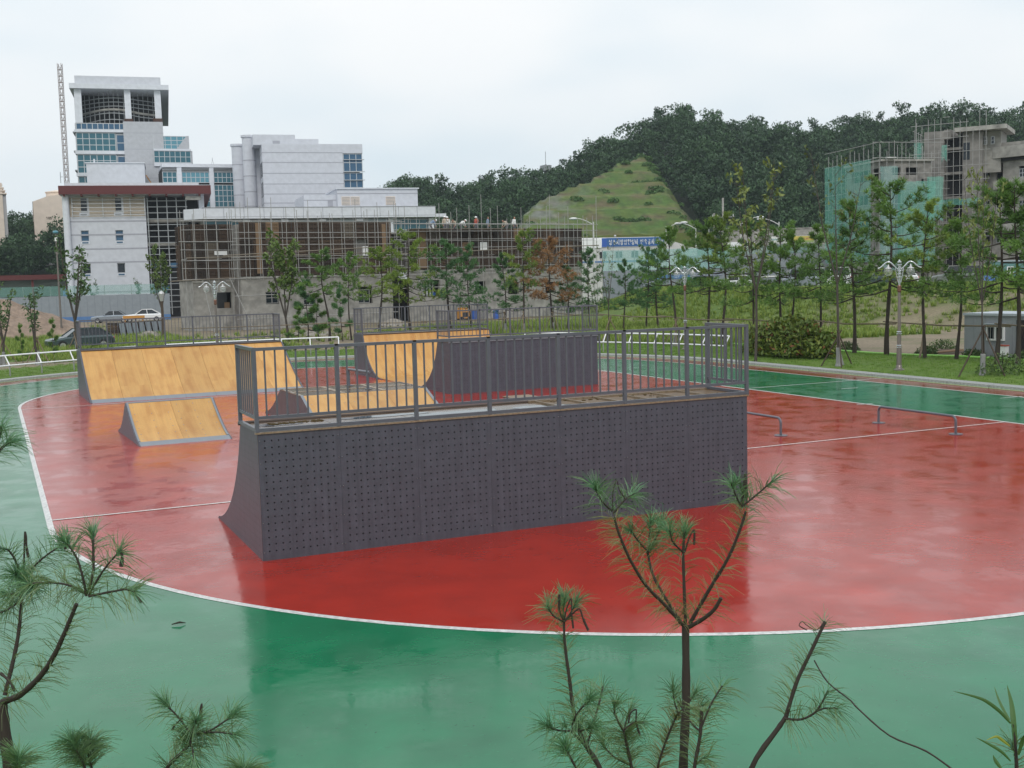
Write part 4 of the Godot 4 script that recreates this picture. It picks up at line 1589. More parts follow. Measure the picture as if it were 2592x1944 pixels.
func link_and_block() -> void:
	var t := thing("glass_link", "blue glass link building between the stone tower and the windowless block", "building", Vector3(23.92, 0, -182.45), -0.0681)
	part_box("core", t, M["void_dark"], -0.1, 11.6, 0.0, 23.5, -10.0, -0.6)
	part_box("roof_edge", t, M["white_panel"], -0.1, 11.7, 23.72, 24.28, -10.0, 0.2)
	for q in [[2.2, 2.95], [7.4, 8.1]]:
		part_box("column", t, M["white_panel"], q[0], q[1], 17.0 if q[0] > 3 else 21.0, 23.72, -0.5, 0.12)
	for q in [[-0.1, 2.2, 3], [2.95, 7.4, 6], [8.1, 11.6, 5]]:
		window(t, q[0], q[1], 21.2, 23.0, -0.2, q[2], 2, M["glass_pale" if q[2] == 6 else "glass_teal"], M["frame_alu"], 0.1)
		for k in 3:
			obj("sun_louvre", Sh.new().bar(Vector3(q[0], 23.1 + k * 0.22, 0.0), Vector3(q[1], 23.1 + k * 0.22, 0.0), 0.07), M["frame_alu"], t)
	window(t, 2.95, 7.4, 17.2, 20.9, -0.2, 6, 4, M["glass_teal"], M["frame_alu"], 0.1)
	window(t, 8.1, 11.6, 17.2, 20.9, -0.25, 5, 4, M["glass_teal"], M["frame_alu"], 0.1)
	window(t, 3.0, 11.6, 12.8, 17.1, -0.3, 10, 4, M["glass_teal"], M["frame_alu"], 0.1)
	part_box("roof_unit", t, M["void_dark"], 7.9, 8.9, 24.28, 24.5, -4.0, -3.0)
	obj("roof_tripod", Sh.new().bar(Vector3(8.2, 24.5, -3.4), Vector3(8.4, 25.4, -3.5), 0.05).bar(Vector3(8.6, 24.5, -3.4), Vector3(8.4, 25.4, -3.5), 0.05).bar(Vector3(8.4, 25.2, -3.5), Vector3(8.4, 25.7, -3.5), 0.08), M["steel_grid"], t)

	var u := thing("glass_penthouse", "turquoise glass upper block set back behind the glass link", "building", Vector3(25.5, 0, -196.9), -0.0681)
	part_box("core", u, M["void_dark"], -1.0, 5.1, 0.0, 30.4, -9.0, -0.4)
	window(u, -1.0, 5.1, 28.3, 30.6, -0.1, 6, 3, M["glass_pale"], M["frame_alu"], 0.1)
	window(u, -1.0, 5.3, 25.9, 28.0, 0.1, 7, 2, M["glass_teal"], M["frame_alu"], 0.1)
	part_box("white_band", u, M["white_panel"], -1.0, 5.4, 28.0, 28.3, -0.3, 0.25)
	part_box("white_band", u, M["white_panel"], -1.0, 5.4, 25.3, 25.88, -0.3, 0.25)
	obj("slanted_panel", Sh.new().slab(PackedVector2Array([Vector2(5.12, 28.3), Vector2(5.12, 30.65), Vector2(4.7, 30.65), Vector2(2.9, 28.3)]), 0.03, 0.04), M["granite_dark"], u)
	part_box("side_panel", u, M["granite_dark"], 5.3, 5.6, 22.0, 28.0, -8.0, 0.0)

	var b := thing("stone_block", "large windowless pale stone block with rounded corner columns and a blue glass corner", "building", Vector3(36.84, 0, -165.39), -0.1556)
	var st: Material = M["granite"]
	part_box("wall", b, st, -0.2, 12.3, 0.0, 25.85, -16.0, 0.0)
	part_box("right_wall", b, st, 12.3, 15.45, 0.0, 18.95, -16.0, 0.0)
	part_box("right_wall", b, st, 12.3, 15.45, 24.42, 25.85, -16.0, 0.0)
	part_box("glass_core", b, M["void_dark"], 12.3, 15.0, 18.95, 24.42, -16.0, -0.8)
	window(b, 12.35, 15.4, 19.0, 21.4, -0.2, 3, 2, M["glass_blue"], M["frame_alu"], 0.1)
	window(b, 12.35, 15.4, 21.55, 24.38, -0.2, 3, 2, M["glass_blue"], M["frame_alu"], 0.1)
	for q in [20.2, 21.5, 23.4]:
		part_box("glass_ledge", b, M["frame_alu"], 12.3, 15.7, q, q + 0.08, -0.3, 0.1)
	part_box("step_wall", b, st, -1.4, 5.1, 25.85, 27.45, -15.0, -1.6)
	part_box("step_wall", b, st, 5.1, 8.75, 25.85, 26.8, -15.0, -1.6)
	part_box("roof_grille", b, M["granite_line"], 1.6, 2.7, 26.0, 26.5, -1.6, -1.57)
	part_box("side_wall", b, st, -2.4, -0.2, 0.0, 27.4, -22.0, -7.2)
	part_box("side_wall", b, st, -3.9, -2.4, 0.0, 26.8, -24.0, -14.2)
	for q in [[-1.86, -7.0, 1.0, 27.6], [-3.2, -14.0, 1.1, 27.0]]:
		obj("round_column", Sh.new().lathe([Vector2(q[2], 0.0), Vector2(q[2], q[3]), Vector2(q[2] + 0.18, q[3]), Vector2(q[2] + 0.18, q[3] + 0.35), Vector2(0.01, q[3] + 0.36)], Vector3(q[0], 0, q[1]), 20), st, b)
		for y in [16.6, 18.9, 21.4, 23.9]:
			obj("column_ring", Sh.new().lathe([Vector2(q[2] + 0.025, y), Vector2(q[2] + 0.025, y + 0.12)], Vector3(q[0], 0, q[1]), 20), M["granite_line"], b)
	for y in [24.5, 22.97, 21.3, 19.65, 18.1, 16.7]:
		part_box("stone_band", b, M["granite_line"], -0.22, 12.3, y - 0.06, y + 0.06, -0.2, 0.012)
		part_box("side_stone_band", b, M["granite_line"], -0.212, 0.0, y - 0.06, y + 0.06, -7.0, -0.2)
	for y in [20.9, 17.8]:
		for k in 4:
			part_box("slit_window", b, M["glass_dark"], -0.23, 0.0, y, y + 2.3, -1.3 - k * 1.25, -0.8 - k * 1.25)


func podium() -> void:
	var t := thing("podium_building", "long low podium with a broad white roof fascia, behind the scaffolded building", "building", Vector3(22.62, 0, -137.94), -0.1247)
	part_box("wall", t, M["granite"], 0.0, 30.7, 0.0, 12.6, -24.0, -1.5)
	for k in 12:
		part_box("fascia_panel", t, M["white_panel"], k * 2.575 + 0.02, (k + 1) * 2.575 - 0.02, 12.72, 14.12, -1.4, 0.0)
	part_box("roof", t, M["granite_dark"], -1.4, 30.9, 12.62, 14.05, -24.0, -1.41)
	obj("corner_fascia", Sh.new().slab(PackedVector2Array([Vector2(0.0, 0.0), Vector2(-2.4, 2.2), Vector2(-2.4, 24.0), Vector2(0.0, 24.0)]), 14.08, 1.35), M["white_panel"], t).rotation.x = -PI / 2
	part_box("fascia_line", t, M["panel_joint"], 0.0, 30.92, 12.95, 12.99, -0.2, 0.015)
	part_box("roof_edge", t, M["panel_joint"], -0.1, 30.95, 14.12, 14.2, -1.5, 0.05)
	part_box("end_slab", t, M["white_panel"], 30.9, 32.4, 12.7, 13.15, -10.0, 0.0)
	window(t, 0.0, 24.5, 11.2, 12.55, -1.3, 16, 1, M["glass_teal"])
	window(t, 25.1, 30.1, 11.05, 12.5, -1.3, 4, 1, M["glass_teal"])
	part_box("column", t, M["white_panel"], 24.5, 25.1, 0.0, 12.6, -1.3, -0.7)
	part_box("column", t, M["white_panel"], 30.1, 30.8, 0.0, 12.6, -1.3, -0.7)
	for k in 4:
		part_box("soffit_block", t, M["white_panel"], 5.0 + k * 5.0, 5.9 + k * 5.0, 12.3, 12.6, -1.2, -0.4)
	part_box("penthouse", t, M["granite"], 18.4, 29.8, 14.05, 17.0, -18.0, -6.0)
	part_box("penthouse_cap", t, M["white_panel"], 18.2, 30.0, 17.0, 17.15, -18.2, -5.8)
	part_box("penthouse_band", t, M["granite_line"], 18.38, 29.82, 16.3, 16.42, -6.3, -5.98)
	part_box("side_penthouse", t, M["granite"], 13.9, 18.4, 14.05, 16.3, -18.0, -7.2)
	part_box("side_penthouse_band", t, M["granite_line"], 13.88, 18.4, 15.5, 15.62, -7.4, -7.185)
	part_box("grey_door", t, M["granite_line"], 17.2, 17.9, 14.1, 15.5, -7.3, -7.17)
	for q in [[18.95, 20.15], [20.25, 21.5], [25.2, 26.55]]:
		var f := part_box("vent", t, M["apartment"], q[0], q[1], 14.75, 15.95, -6.2, -5.96)
		for k in 6:
			obj("slat", Sh.new().box(q[0] + 0.05, q[1] - 0.05, 14.83 + k * 0.19, 14.9 + k * 0.19, -5.96, -5.92), M["panel_joint"], f)


func apartments() -> void:
	var t := thing("apartment_block", "cream apartment block carrying a painted house number, left of the stone wing", "building", Vector3(7.72, 0, -266.26), -0.03)
	part_box("wall", t, M["apartment"], -0.9, 6.5, 14.4, 24.0, -30.0, 0.0)
	part_box("base_wall", t, M["apartment_base"], -0.85, 6.4, 0.0, 14.4, -30.0, -0.02)
	obj("gable", Sh.new().slab(PackedVector2Array([Vector2(-0.9, 24.0), Vector2(6.5, 24.0), Vector2(6.5, 25.8), Vector2(2.2, 25.2)]), 0.0, 30.0), M["apartment"], t)
	obj("roof_drum", Sh.new().lathe([Vector2(2.4, 0.0), Vector2(2.4, 1.6), Vector2(2.6, 1.6), Vector2(2.6, 1.8), Vector2(0.01, 2.3)], Vector3(4.4, 24.7, -5.0), 18), M["apartment"], t)
	part_box("edge_trim", t, M["rust"], -0.98, -0.9, 0.0, 24.0, -1.0, 0.05)
	for k in 3:
		part_box("window", t, M["glass_teal"], 2.9, 3.5, 4.4 + k * 2.6, 6.4 + k * 2.6, -0.1, 0.03)
	for k in 3:
		var tm := TextMesh.new()
		tm.text = "105"[k]
		var f := SystemFont.new()
		f.font_names = PackedStringArray(["Droid Sans"])
		f.font_weight = 700
		tm.font = f
		tm.font_size = 32
		tm.pixel_size = 0.026
		tm.depth = 0.04
		var o := obj("painted_digit", tm, M["ink_brown"], t)
		o.position = Vector3(1.85 + k * 0.45, 20.3, 0.02)

	var e := thing("apartment_edge", "tall cream apartment wall cut off by the left border of the photo", "building", Vector3(-2.0, 0, -259.58), 0.03)
	part_box("wall", e, M["apartment"], -7.0, 2.6, 9.4, 27.5, -14.0, 0.0)
	part_box("base_wall", e, M["ink_brown"], -7.0, 3.4, 0.0, 9.4, -14.0, 0.3)
	for k in 4:
		part_box("roof_step", e, M["apartment"], -7.0, 2.7 + 0.25 * k, 26.9 - k * 0.6, 27.2 - k * 0.6, -13.0 - k * 0.1, 0.02 + 0.05 * k)
	part_box("side_strip", e, M["apartment_base"], 2.6, 3.3, 9.4, 25.0, -14.0, -0.3)


func make_formwork_building() -> void:
	var t := thing("concrete_shell", "unfinished concrete building whose upper storey is wrapped in brown timber formwork", "building", Vector3(17.11, 0, -87.77), 0.0956)
	var c: Material = M["concrete"]
	var secs := [[-3.7, 0.02, -2.0, 4.5, 9.5], [0.05, 14.7, 0.0, 4.75, 9.6], [17.1, 37.3, -1.5, 5.05, 9.05]]
	var holes := [[[2.06, 3.43, 1.98, 3.41]], [[2.2, 3.43, 2.24, 3.34], [5.76, 6.95, 1.97, 3.03], [11.14, 12.58, 2.0, 3.58]], [[1.5, 3.35, 2.38, 4.02], [7.28, 8.5, 2.5, 3.78], [11.13, 12.41, 2.38, 3.5], [15.6, 16.8, 2.4, 3.5]]]
	for i in 3:
		var q: Array = secs[i]
		obj("ground_wall", wall_with(q[1] - q[0], q[3], 0.35, holes[i]), c, t).position = Vector3(q[0], 0, q[2])
		part_box("upper_core", t, M["concrete_brown"], q[0] + 0.1, q[1] - 0.1, q[3] + 0.02, q[4] - 0.5, -7.2 if i == 0 else -16.0, q[2] - 0.35)
		part_box("floor_edge", t, M["concrete_pale"], q[0] - 0.05, q[1] + 0.05, q[3] - 0.2, q[3], q[2] - 0.2, q[2] + 0.06)
	part_box("left_wall", t, c, -3.68, -3.3, 0.0, 4.5, -7.0, -2.36)
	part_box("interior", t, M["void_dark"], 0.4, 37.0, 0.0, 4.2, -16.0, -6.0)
	part_box("recess_wall", t, M["concrete_brown"], 14.7, 17.1, 0.0, 8.8, -5.0, -4.0)
	part_box("recess_wall", t, M["void_dark"], 14.72, 17.08, 0.0, 4.6, -4.0, -3.9)
	part_box("right_wall", t, c, 36.9, 37.28, 0.0, 8.8, -16.0, -1.86)
	part_box("step_wall", t, M["concrete_brown"], 0.02, 0.3, 0.0, 9.4, -2.0, -0.36)
	# timber panels, each with its battens
	rng.seed = 51
	var batten_mesh := {}
	for i in 3:
		var q: Array = secs[i]
		var n: int = [3, 12, 17][i]
		var rows := 3
		var w: float = (q[1] - q[0]) / n
		var h: float = (q[4] - q[3]) / rows
		var key := "%d" % i
		for kind in 3:
			var s := Sh.new()
			s.box(0.012, w - 0.012, 0.012, h - 0.012, 0.02, 0.06)
			for b in 5:
				var y := h * (b + 0.5) / 5.0 + 0.03 * sin(b * 4.0 + kind * 2.0)
				s.box(0.03, w - 0.03, y - 0.045, y + 0.045, 0.06, 0.13)
			for x in [0.06, w * (0.4 + 0.12 * kind), w - 0.12]:
				s.box(x, x + 0.07, 0.012, h - 0.012, 0.13, 0.19)
			batten_mesh[key + str(kind)] = s.mesh()
		for k in n:
			for r in rows:
				if i == 1 and r == 1 and k == 9:
					continue
				var roll := rng.randf()
				var m: Material = M["form_%d" % (0 if roll < 0.36 else 1 if roll < 0.62 else 2 if roll < 0.84 else 4 if roll < 0.94 else 3)]
				var o := obj("formwork_panel", batten_mesh[key + str(rng.randi() % 3)], m, t)
				o.position = Vector3(q[0] + k * w, q[3] + r * h, q[2] + rnd(-0.02, 0.03))
	for z in 4:
		for r in 3:
			var o := obj("formwork_panel", batten_mesh["0%d" % (z % 3)], M["form_%d" % ((z + r) % 3)], t)
			o.position = Vector3(-3.68, 4.5 + r * 1.667, -3.26 - z * 1.24)
			o.rotation.y = -PI / 2
	part_box("white_board", t, M["sign_white"], -1.7, -0.55, 6.75, 7.1, -1.83, -1.78)
	part_box("white_board", t, M["sign_white"], 11.8, 12.05, 6.45, 7.35, -0.2, 0.1)
	part_box("white_board", t, M["sign_white"], 12.1, 12.35, 6.45, 7.35, -0.2, 0.1)
	part_box("white_board", t, M["sign_white"], 25.0, 25.8, 6.9, 7.7, -1.3, -1.26)
	part_box("pale_column_form", t, M["form_3"], 1.5, 2.0, 5.0, 9.5, 0.2, 0.26)
	part_box("pale_column_form", t, M["form_3"], 13.7, 14.1, 6.0, 9.4, 0.2, 0.26)
	part_box("pale_column_form", t, M["form_3"], 18.1, 19.0, 5.2, 8.9, -1.3, -1.24)
	for x in [2.2, 5.76, 11.14]:
		window(t, x + 0.08, x + 1.25, 2.05 if x > 5 else 2.3, 3.0 if x > 5 and x < 11 else 3.3, -0.2, 2, 2, M["glass_dark"], M["scaffold"], 0.05, "window_opening_frame")
	for k in 5:
		part_box("stored_board", t, M["sign_white"], 18.75 + k * 0.34, 18.86 + k * 0.34, 2.4, 3.9, -2.6, -2.4)
	part_box("stored_sheet", t, M["tarp_blue"], 19.9, 20.4, 2.4, 2.8, -2.5, -2.3)
	part_box("stored_board", t, M["form_3"], -0.75, -0.3, 1.98, 2.5, -2.9, -2.7)
	part_box("work_deck", t, M["concrete_brown"], 14.8, 37.2, 8.55, 8.7, -16.0, -1.7)

	# the scaffold in front of it
	var s := thing("scaffold", "grey tubular scaffold covering the front of the brown timber formwork", "scaffold", Vector3(17.11, 0, -87.77), 0.0956)
	var sm: Material = M["scaffold"]
	rng.seed = 52
	var runs := [[-4.6, 0.5, -0.9, -1.5, 9.9], [-0.7, 15.1, 1.5, 0.75, 10.1], [15.4, 38.2, -0.1, -0.75, 9.6]]
	for i in 3:
		var q: Array = runs[i]
		var n: int = [5, 14, 20][i]
		for k in n + 1:
			for row in 2:
				var x: float = lerpf(q[0], q[1], float(k) / n) + rnd(-0.12, 0.12)
				var z: float = q[2 + row]
				var low: float = 0.0 if (k % 4 == 0 and row == 0) else 4.45
				var high: float = q[4] + rnd(-0.5, 1.7) * (1.0 if row == 0 else 0.5)
				if i == 2 and rng.randf() < 0.25:
					high += 1.6
				obj("standard", Sh.new().pipe(Vector3(x, low, z), Vector3(x + rnd(-0.05, 0.05), high, z), 0.029, 5), sm, s)
		for row in 2:
			var y := 4.6
			while y < q[4]:
				var z: float = q[2 + row] + 0.06
				obj("ledger", Sh.new().pipe(Vector3(q[0] - rnd(0.1, 0.6), y, z), Vector3(q[1] + rnd(0.1, 0.6), y + rnd(-0.08, 0.08), z), 0.027, 5), sm, s)
				y += rnd(0.6, 1.1) if row == 0 else rnd(1.5, 1.9)
		for k in range(0, n, 3):
			obj("transom", Sh.new().pipe(Vector3(lerpf(q[0], q[1], (k + 0.1) / n), 6.4, q[2] + 0.3), Vector3(lerpf(q[0], q[1], (k + 0.1) / n), 6.4, q[3] - 0.9), 0.03, 5), sm, s)
	for q in [[-4.9, 6.45, 0.8, 15.5, 6.75], [14.6, 6.55, 0.6, 38.0, 7.2], [-2.0, 6.6, 1.9, 12.5, 7.2], [-6.0, 4.5, -0.6, 1.8, 4.75]]:
		obj("long_tube", Sh.new().pipe(Vector3(q[0], q[1], q[2]), Vector3(q[3], q[4], q[2] + 0.1), 0.045, 5), M["scaffold_plank"], s)
	for q in [[-1.2, 4.6, 0.5, 0.0], [-3.6, 4.5, -3.0, 0.0], [17.0, 4.4, 17.8, 0.0], [22.5, 4.6, 23.6, 1.0]]:
		obj("raking_strut", Sh.new().pipe(Vector3(q[0], q[1], 0.9), Vector3(q[2], q[3], 1.7), 0.04, 5), sm, s)
	for q in [[-0.8, 3.05, 7.0], [-0.6, 1.0, 15.0], [15.5, 3.3, 24.0]]:
		obj("low_tube", Sh.new().pipe(Vector3(q[0], q[1], 0.5), Vector3(q[2], q[1] + 0.1, 0.5), 0.035, 5), sm, s)
	for q in [[17.0, 21.5], [22.5, 27.0]]:
		part_box("working_platform", s, M["scaffold_plank"], q[0], q[1], 8.95, 9.0, -1.2, -0.05)


func make_buildings_right() -> void:
	var base := 1.6
	# left wing under green netting
	var t := thing("netted_building", "unfinished grey apartment wing half covered in green safety netting", "building", Vector3(91.42, 0, -89.09), -0.2)
	var c: Material = M["concrete"]
	obj("front_wall", wall_with(6.4, 16.3, 0.3, [[1.35, 2.45, 2.5, 14.2], [3.2, 4.7, 11.85, 12.6], [3.2, 4.7, 8.6, 9.5], [5.1, 6.1, 2.6, 14.3], [1.35, 2.4, 14.75, 15.6], [3.1, 4.6, 14.75, 15.6]]), M["concrete_brown"], t)
	obj("side_wall", wall_with(8.1, 16.3, 0.3, [[1.3, 5.4, 14.3, 15.6], [6.0, 7.4, 14.3, 15.6], [2.1, 5.2, 11.6, 12.7], [2.1, 5.2, 8.6, 9.6], [2.1, 5.2, 5.4, 6.4]]), c, t).rotation.y = -PI / 2
	var sw := t.get_child(1) as Node3D
	sw.position = Vector3(0, 0, -8.1)
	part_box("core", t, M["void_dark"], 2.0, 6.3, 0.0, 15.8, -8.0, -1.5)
	for y in [4.3, 7.4, 10.5, 13.5, 16.0]:
		part_box("floor_slab", t, M["concrete_pale"], 0.35, 6.3, y, y + 0.25, -8.0, -0.32)
	part_box("roof_slab", t, M["concrete_pale"], -0.25, 6.6, 16.3, 16.55, -8.4, 0.25)
	part_box("balcony", t, M["concrete_brown"], 2.5, 5.0, 4.0, 13.6, 0.0, 0.5)
	window(t, 3.2, 4.7, 11.85, 12.6, 0.52, 2, 2, M["glass_dark"], M["frame_alu"], 0.06)
	# stair tower and wing
	var u := thing("stair_tower_building", "taller bare concrete stair tower with a flat roof slab, right of the netted wing", "building", Vector3(100.58, 0, -92.04), -0.95)
	part_box("tower_wall", u, M["concrete_brown"], 0.0, 2.3, 0.0, 20.2, -5.0, 0.0)
	part_box("lintel", u, M["concrete_brown"], 2.3, 3.1, 19.2, 20.3, -5.0, 0.0)
	part_box("shaft", u, M["void_dark"], 2.3, 4.4, 0.0, 19.6, -5.0, -1.6)
	for k in 6:
		part_box("landing", u, M["concrete_brown"], 2.3, 4.4, 3.4 + k * 2.9, 3.7 + k * 2.9, -1.6, -0.4)
	part_box("right_wall", u, M["concrete_brown"], 4.4, 6.6, 0.0, 19.8, -5.0, 0.0)
	part_box("dark_panel", u, M["glass_dark"], 4.5, 5.2, 16.6, 18.6, -0.2, 0.04)
	part_box("penthouse", u, M["concrete"], 5.6, 8.5, 15.0, 19.8, -6.0, -1.0)
	window(u, 6.4, 7.0, 18.3, 19.2, -0.95, 2, 2, M["glass_dark"], M["frame_alu"], 0.06)
	window(u, 7.4, 7.8, 18.3, 19.2, -0.95, 1, 2, M["glass_dark"], M["frame_alu"], 0.06)
	part_box("roof_slab", u, M["concrete_pale"], 3.6, 9.3, 19.85, 20.35, -7.0, 0.9)

	var w := thing("bare_wing", "pale unfinished wing with rows of window openings at the right edge of the photo", "building", Vector3(106.15, 0, -88.41), -1.3)
	obj("front_wall", wall_with(16.0, 18.4, 0.3, [[0.25, 1.1, 14.6, 15.7], [1.8, 2.65, 13.9, 16.1], [4.6, 5.4, 14.2, 15.5], [0.25, 1.1, 10.8, 11.7], [1.85, 2.6, 10.8, 11.7], [4.6, 5.3, 10.6, 11.5], [1.9, 2.8, 6.7, 7.5], [0.25, 1.1, 6.9, 7.8], [4.2, 5.4, 3.4, 5.0], [7.5, 8.5, 14.2, 15.5], [7.5, 8.5, 10.6, 11.5]]), c, w)
	part_box("core", w, M["void_dark"], 0.3, 15.8, 0.0, 18.0, -9.0, -1.2)
	part_box("end_wall", w, c, 0.0, 0.3, 0.0, 18.4, -9.0, -0.3)
	part_box("roof", w, c, 0.0, 16.0, 18.0, 18.38, -9.0, -0.32)
	for b in [[1.8, 16.6, 17.9], [1.95, 12.95, 14.0], [0.5, 9.5, 10.6], [0.5, 8.0, 8.9]]:
		part_box("balcony_front", w, M["concrete_pale"], b[0], 15.9, b[1], b[2], 0.0, 0.9)
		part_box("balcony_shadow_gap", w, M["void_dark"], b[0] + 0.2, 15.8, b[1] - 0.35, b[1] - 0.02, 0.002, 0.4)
	for q in [[0.25, 14.6], [4.6, 14.2], [1.85, 10.8], [4.6, 10.6], [1.9, 6.7], [0.25, 10.8]]:
		window(w, q[0], q[0] + 0.8, q[1], q[1] + 1.0, -0.12, 2, 2, M["glass_dark"], M["frame_alu"], 0.06)

	var s := thing("scaffold", "pale tubular scaffold round the grey buildings with green netting", "scaffold", Vector3(91.42, 0, -89.09), -0.2)
	var sm: Material = M["scaffold"]
	rng.seed = 53
	for k in 9:
		var x := -0.9 + k * 0.95
		obj("standard", Sh.new().pipe(Vector3(x, base, 1.0), Vector3(x, 17.6 + rnd(-0.5, 1.6), 1.0), 0.035, 5), sm, s)
	for k in 11:
		var z := -0.2 - k * 1.05
		obj("standard", Sh.new().pipe(Vector3(-1.0, base, z), Vector3(-1.0, 17.0 + rnd(0.0, 1.7), z), 0.035, 5), sm, s)
	for k in 10:
		var y := 2.6 + k * 1.75
		obj("ledger", Sh.new().pipe(Vector3(-1.8, y, 1.06), Vector3(7.4, y, 1.06), 0.034, 5), sm, s)
		obj("ledger", Sh.new().pipe(Vector3(-1.06, y, 1.8), Vector3(-1.06, y, -11.6), 0.034, 5), sm, s)
	for k in 6:
		obj("standard", Sh.new().pipe(Vector3(1.0 + k * 1.1, 16.5, -2.0), Vector3(1.0 + k * 1.1, 18.0 + rnd(0, 0.8), -2.0), 0.03, 5), sm, s)
	for k in 2:
		part_box("plank", s, M["sign_white"], 0.2 + k * 0.6, 0.75 + k * 0.6, 16.6, 16.72, 0.4, 0.8)
	var s2 := thing("scaffold", "tubular scaffold standing in front of the bare concrete stair tower", "scaffold", Vector3(100.58, 0, -92.04), -0.95)
	for k in 12:
		var x := -0.8 + k * 0.72
		obj("standard", Sh.new().pipe(Vector3(x, base, 0.9), Vector3(x, 20.6 + rnd(-0.3, 1.6), 0.9), 0.033, 5), sm, s2)
	for k in 12:
		var y := 2.4 + k * 1.68
		obj("ledger", Sh.new().pipe(Vector3(-1.4, y, 0.95), Vector3(7.6 if k < 10 else 5.2, y + 0.05, 0.95), 0.033, 5), sm, s2)
		obj("ladder_rung", Sh.new().pipe(Vector3(2.3, y + 0.8, 0.9), Vector3(3.1, y + 0.8, 0.9), 0.03, 5), sm, s2)
	for k in 4:
		obj("standard", Sh.new().pipe(Vector3(-1.0, base, 0.6 - k * 1.2), Vector3(-1.0, 20.3 + rnd(0, 1.3), 0.6 - k * 1.2), 0.033, 5), sm, s2)
	for k in 11:
		obj("ledger", Sh.new().pipe(Vector3(-1.05, 3.5 + k * 1.68, 1.3), Vector3(-1.05, 3.5 + k * 1.68, -4.0), 0.033, 5), sm, s2)

	# netting hung on the scaffold, in loose folds
	var hung := [
		["green safety net hanging over the left flank of the netted wing", "net_green", Vector3(91.42, 0, -89.09), -0.2 - PI / 2, -11.2, -0.3, 4.8, 16.6, 1.25],
		["pale green sheet hanging over the front corner of the netted wing", "net_pale", Vector3(91.42, 0, -89.09), -0.2, -0.9, 1.35, 3.0, 15.6, 1.2],
		["green net hung across the middle of the netted wing", "net_green", Vector3(91.42, 0, -89.09), -0.2, 1.35, 6.2, 4.2, 13.9, 1.15],
		["dark strip of green net hanging beside the balconies of the netted wing", "net_green", Vector3(91.42, 0, -89.09), -0.2, 5.0, 7.1, 9.2, 14.4, 1.3],
		["torn scrap of green net high on the stair tower scaffold", "net_green", Vector3(100.58, 0, -92.04), -0.95, 2.2, 2.8, 16.4, 18.4, 1.05],
		["narrow green net beside the top of the stair tower", "net_green", Vector3(100.58, 0, -92.04), -0.95, -1.0, 0.0, 15.8, 19.0, 0.8],
		["low green net round the foot of the stair tower", "net_green", Vector3(100.58, 0, -92.04), -0.95, 2.0, 6.4, 10.8, 12.0, 1.1]]
	for q in hung:
		var sh := Sh.new()
		var nu := 14
		var nv := 10
		var grid: Array = []
		for j in nv + 1:
			var row := PackedVector3Array()
			for i in nu + 1:
				var x: float = lerpf(q[4], q[5], float(i) / nu)
				var y: float = lerpf(q[6], q[7], float(j) / nv)
				var sag: float = 0.5 * (1.0 - float(j) / nv) if q[6] > 9.0 else 0.0
				row.append(Vector3(x, y + sag * sin(PI * i / nu) + 0.12 * fn.get_noise_2d(x * 4.0, y), float(q[8]) + 0.16 * fn.get_noise_2d(x * 5.0 + 20.0, y * 1.2)))
			grid.append(row)
		for j in nv:
			for i in nu:
				sh.quad(grid[j][i], grid[j][i + 1], grid[j + 1][i + 1], grid[j + 1][i])
		var o := obj("safety_net", sh, M[q[1]])
		o.position = q[2]
		o.rotation.y = q[3]
		tag(o, q[0], "net", "")
	site_offices()


# Korean letters from strokes in a unit square: lines as x0, y0, x1, y1 (y up), rings as three numbers
const JAMO := {
	"g": [[0.1, 0.9, 0.85, 0.9], [0.85, 0.9, 0.75, 0.1]], "n": [[0.15, 0.95, 0.15, 0.15], [0.15, 0.15, 0.9, 0.15]],
	"b": [[0.15, 0.95, 0.15, 0.05], [0.85, 0.95, 0.85, 0.05], [0.15, 0.5, 0.85, 0.5], [0.15, 0.05, 0.85, 0.05]],
	"s": [[0.5, 0.95, 0.1, 0.08], [0.5, 0.7, 0.92, 0.08]], "o": [[0.5, 0.5, 0.42]],
	"j": [[0.1, 0.9, 0.9, 0.9], [0.52, 0.9, 0.1, 0.08], [0.52, 0.62, 0.92, 0.08]],
	"c": [[0.4, 1.05, 0.6, 1.05], [0.1, 0.82, 0.9, 0.82], [0.52, 0.82, 0.1, 0.05], [0.52, 0.55, 0.92, 0.05]],
	"h": [[0.35, 1.05, 0.65, 1.05], [0.1, 0.82, 0.9, 0.82], [0.5, 0.36, 0.3]],
	"eo": [[0.0, 0.55, 0.7, 0.55], [0.7, 1.05, 0.7, -0.05]], "a": [[0.3, 1.05, 0.3, -0.05], [0.3, 0.5, 0.9, 0.5]],
	"i": [[0.55, 1.05, 0.55, -0.05]], "yeo": [[0.0, 0.68, 0.7, 0.68], [0.0, 0.38, 0.7, 0.38], [0.7, 1.05, 0.7, -0.05]],
	"u": [[0.0, 0.75, 1.0, 0.75], [0.5, 0.75, 0.5, 0.0]], "oh": [[0.5, 1.0, 0.5, 0.35], [0.0, 0.35, 1.0, 0.35]],
}


func jamo(s: Sh, key: String, x: float, y: float, w: float, h: float, thick: float) -> void:
	for q in JAMO[key]:
		if q.size() == 4:
			s.bar(Vector3(x + q[0] * w, y + q[1] * h, 0.02), Vector3(x + q[2] * w, y + q[3] * h, 0.02), thick, 0.03 if absf(q[0] - q[2]) > absf(q[1] - q[3]) * 4.0 else thick)
		else:
			for k in 10:
				var a := TAU * k / 10.0
				var b := TAU * (k + 1) / 10.0
				s.bar(Vector3(x + (q[0] + q[2] * cos(a)) * w, y + (q[1] + q[2] * sin(a)) * h, 0.02), Vector3(x + (q[0] + q[2] * cos(b)) * w, y + (q[1] + q[2] * sin(b)) * h, 0.02), thick, thick)


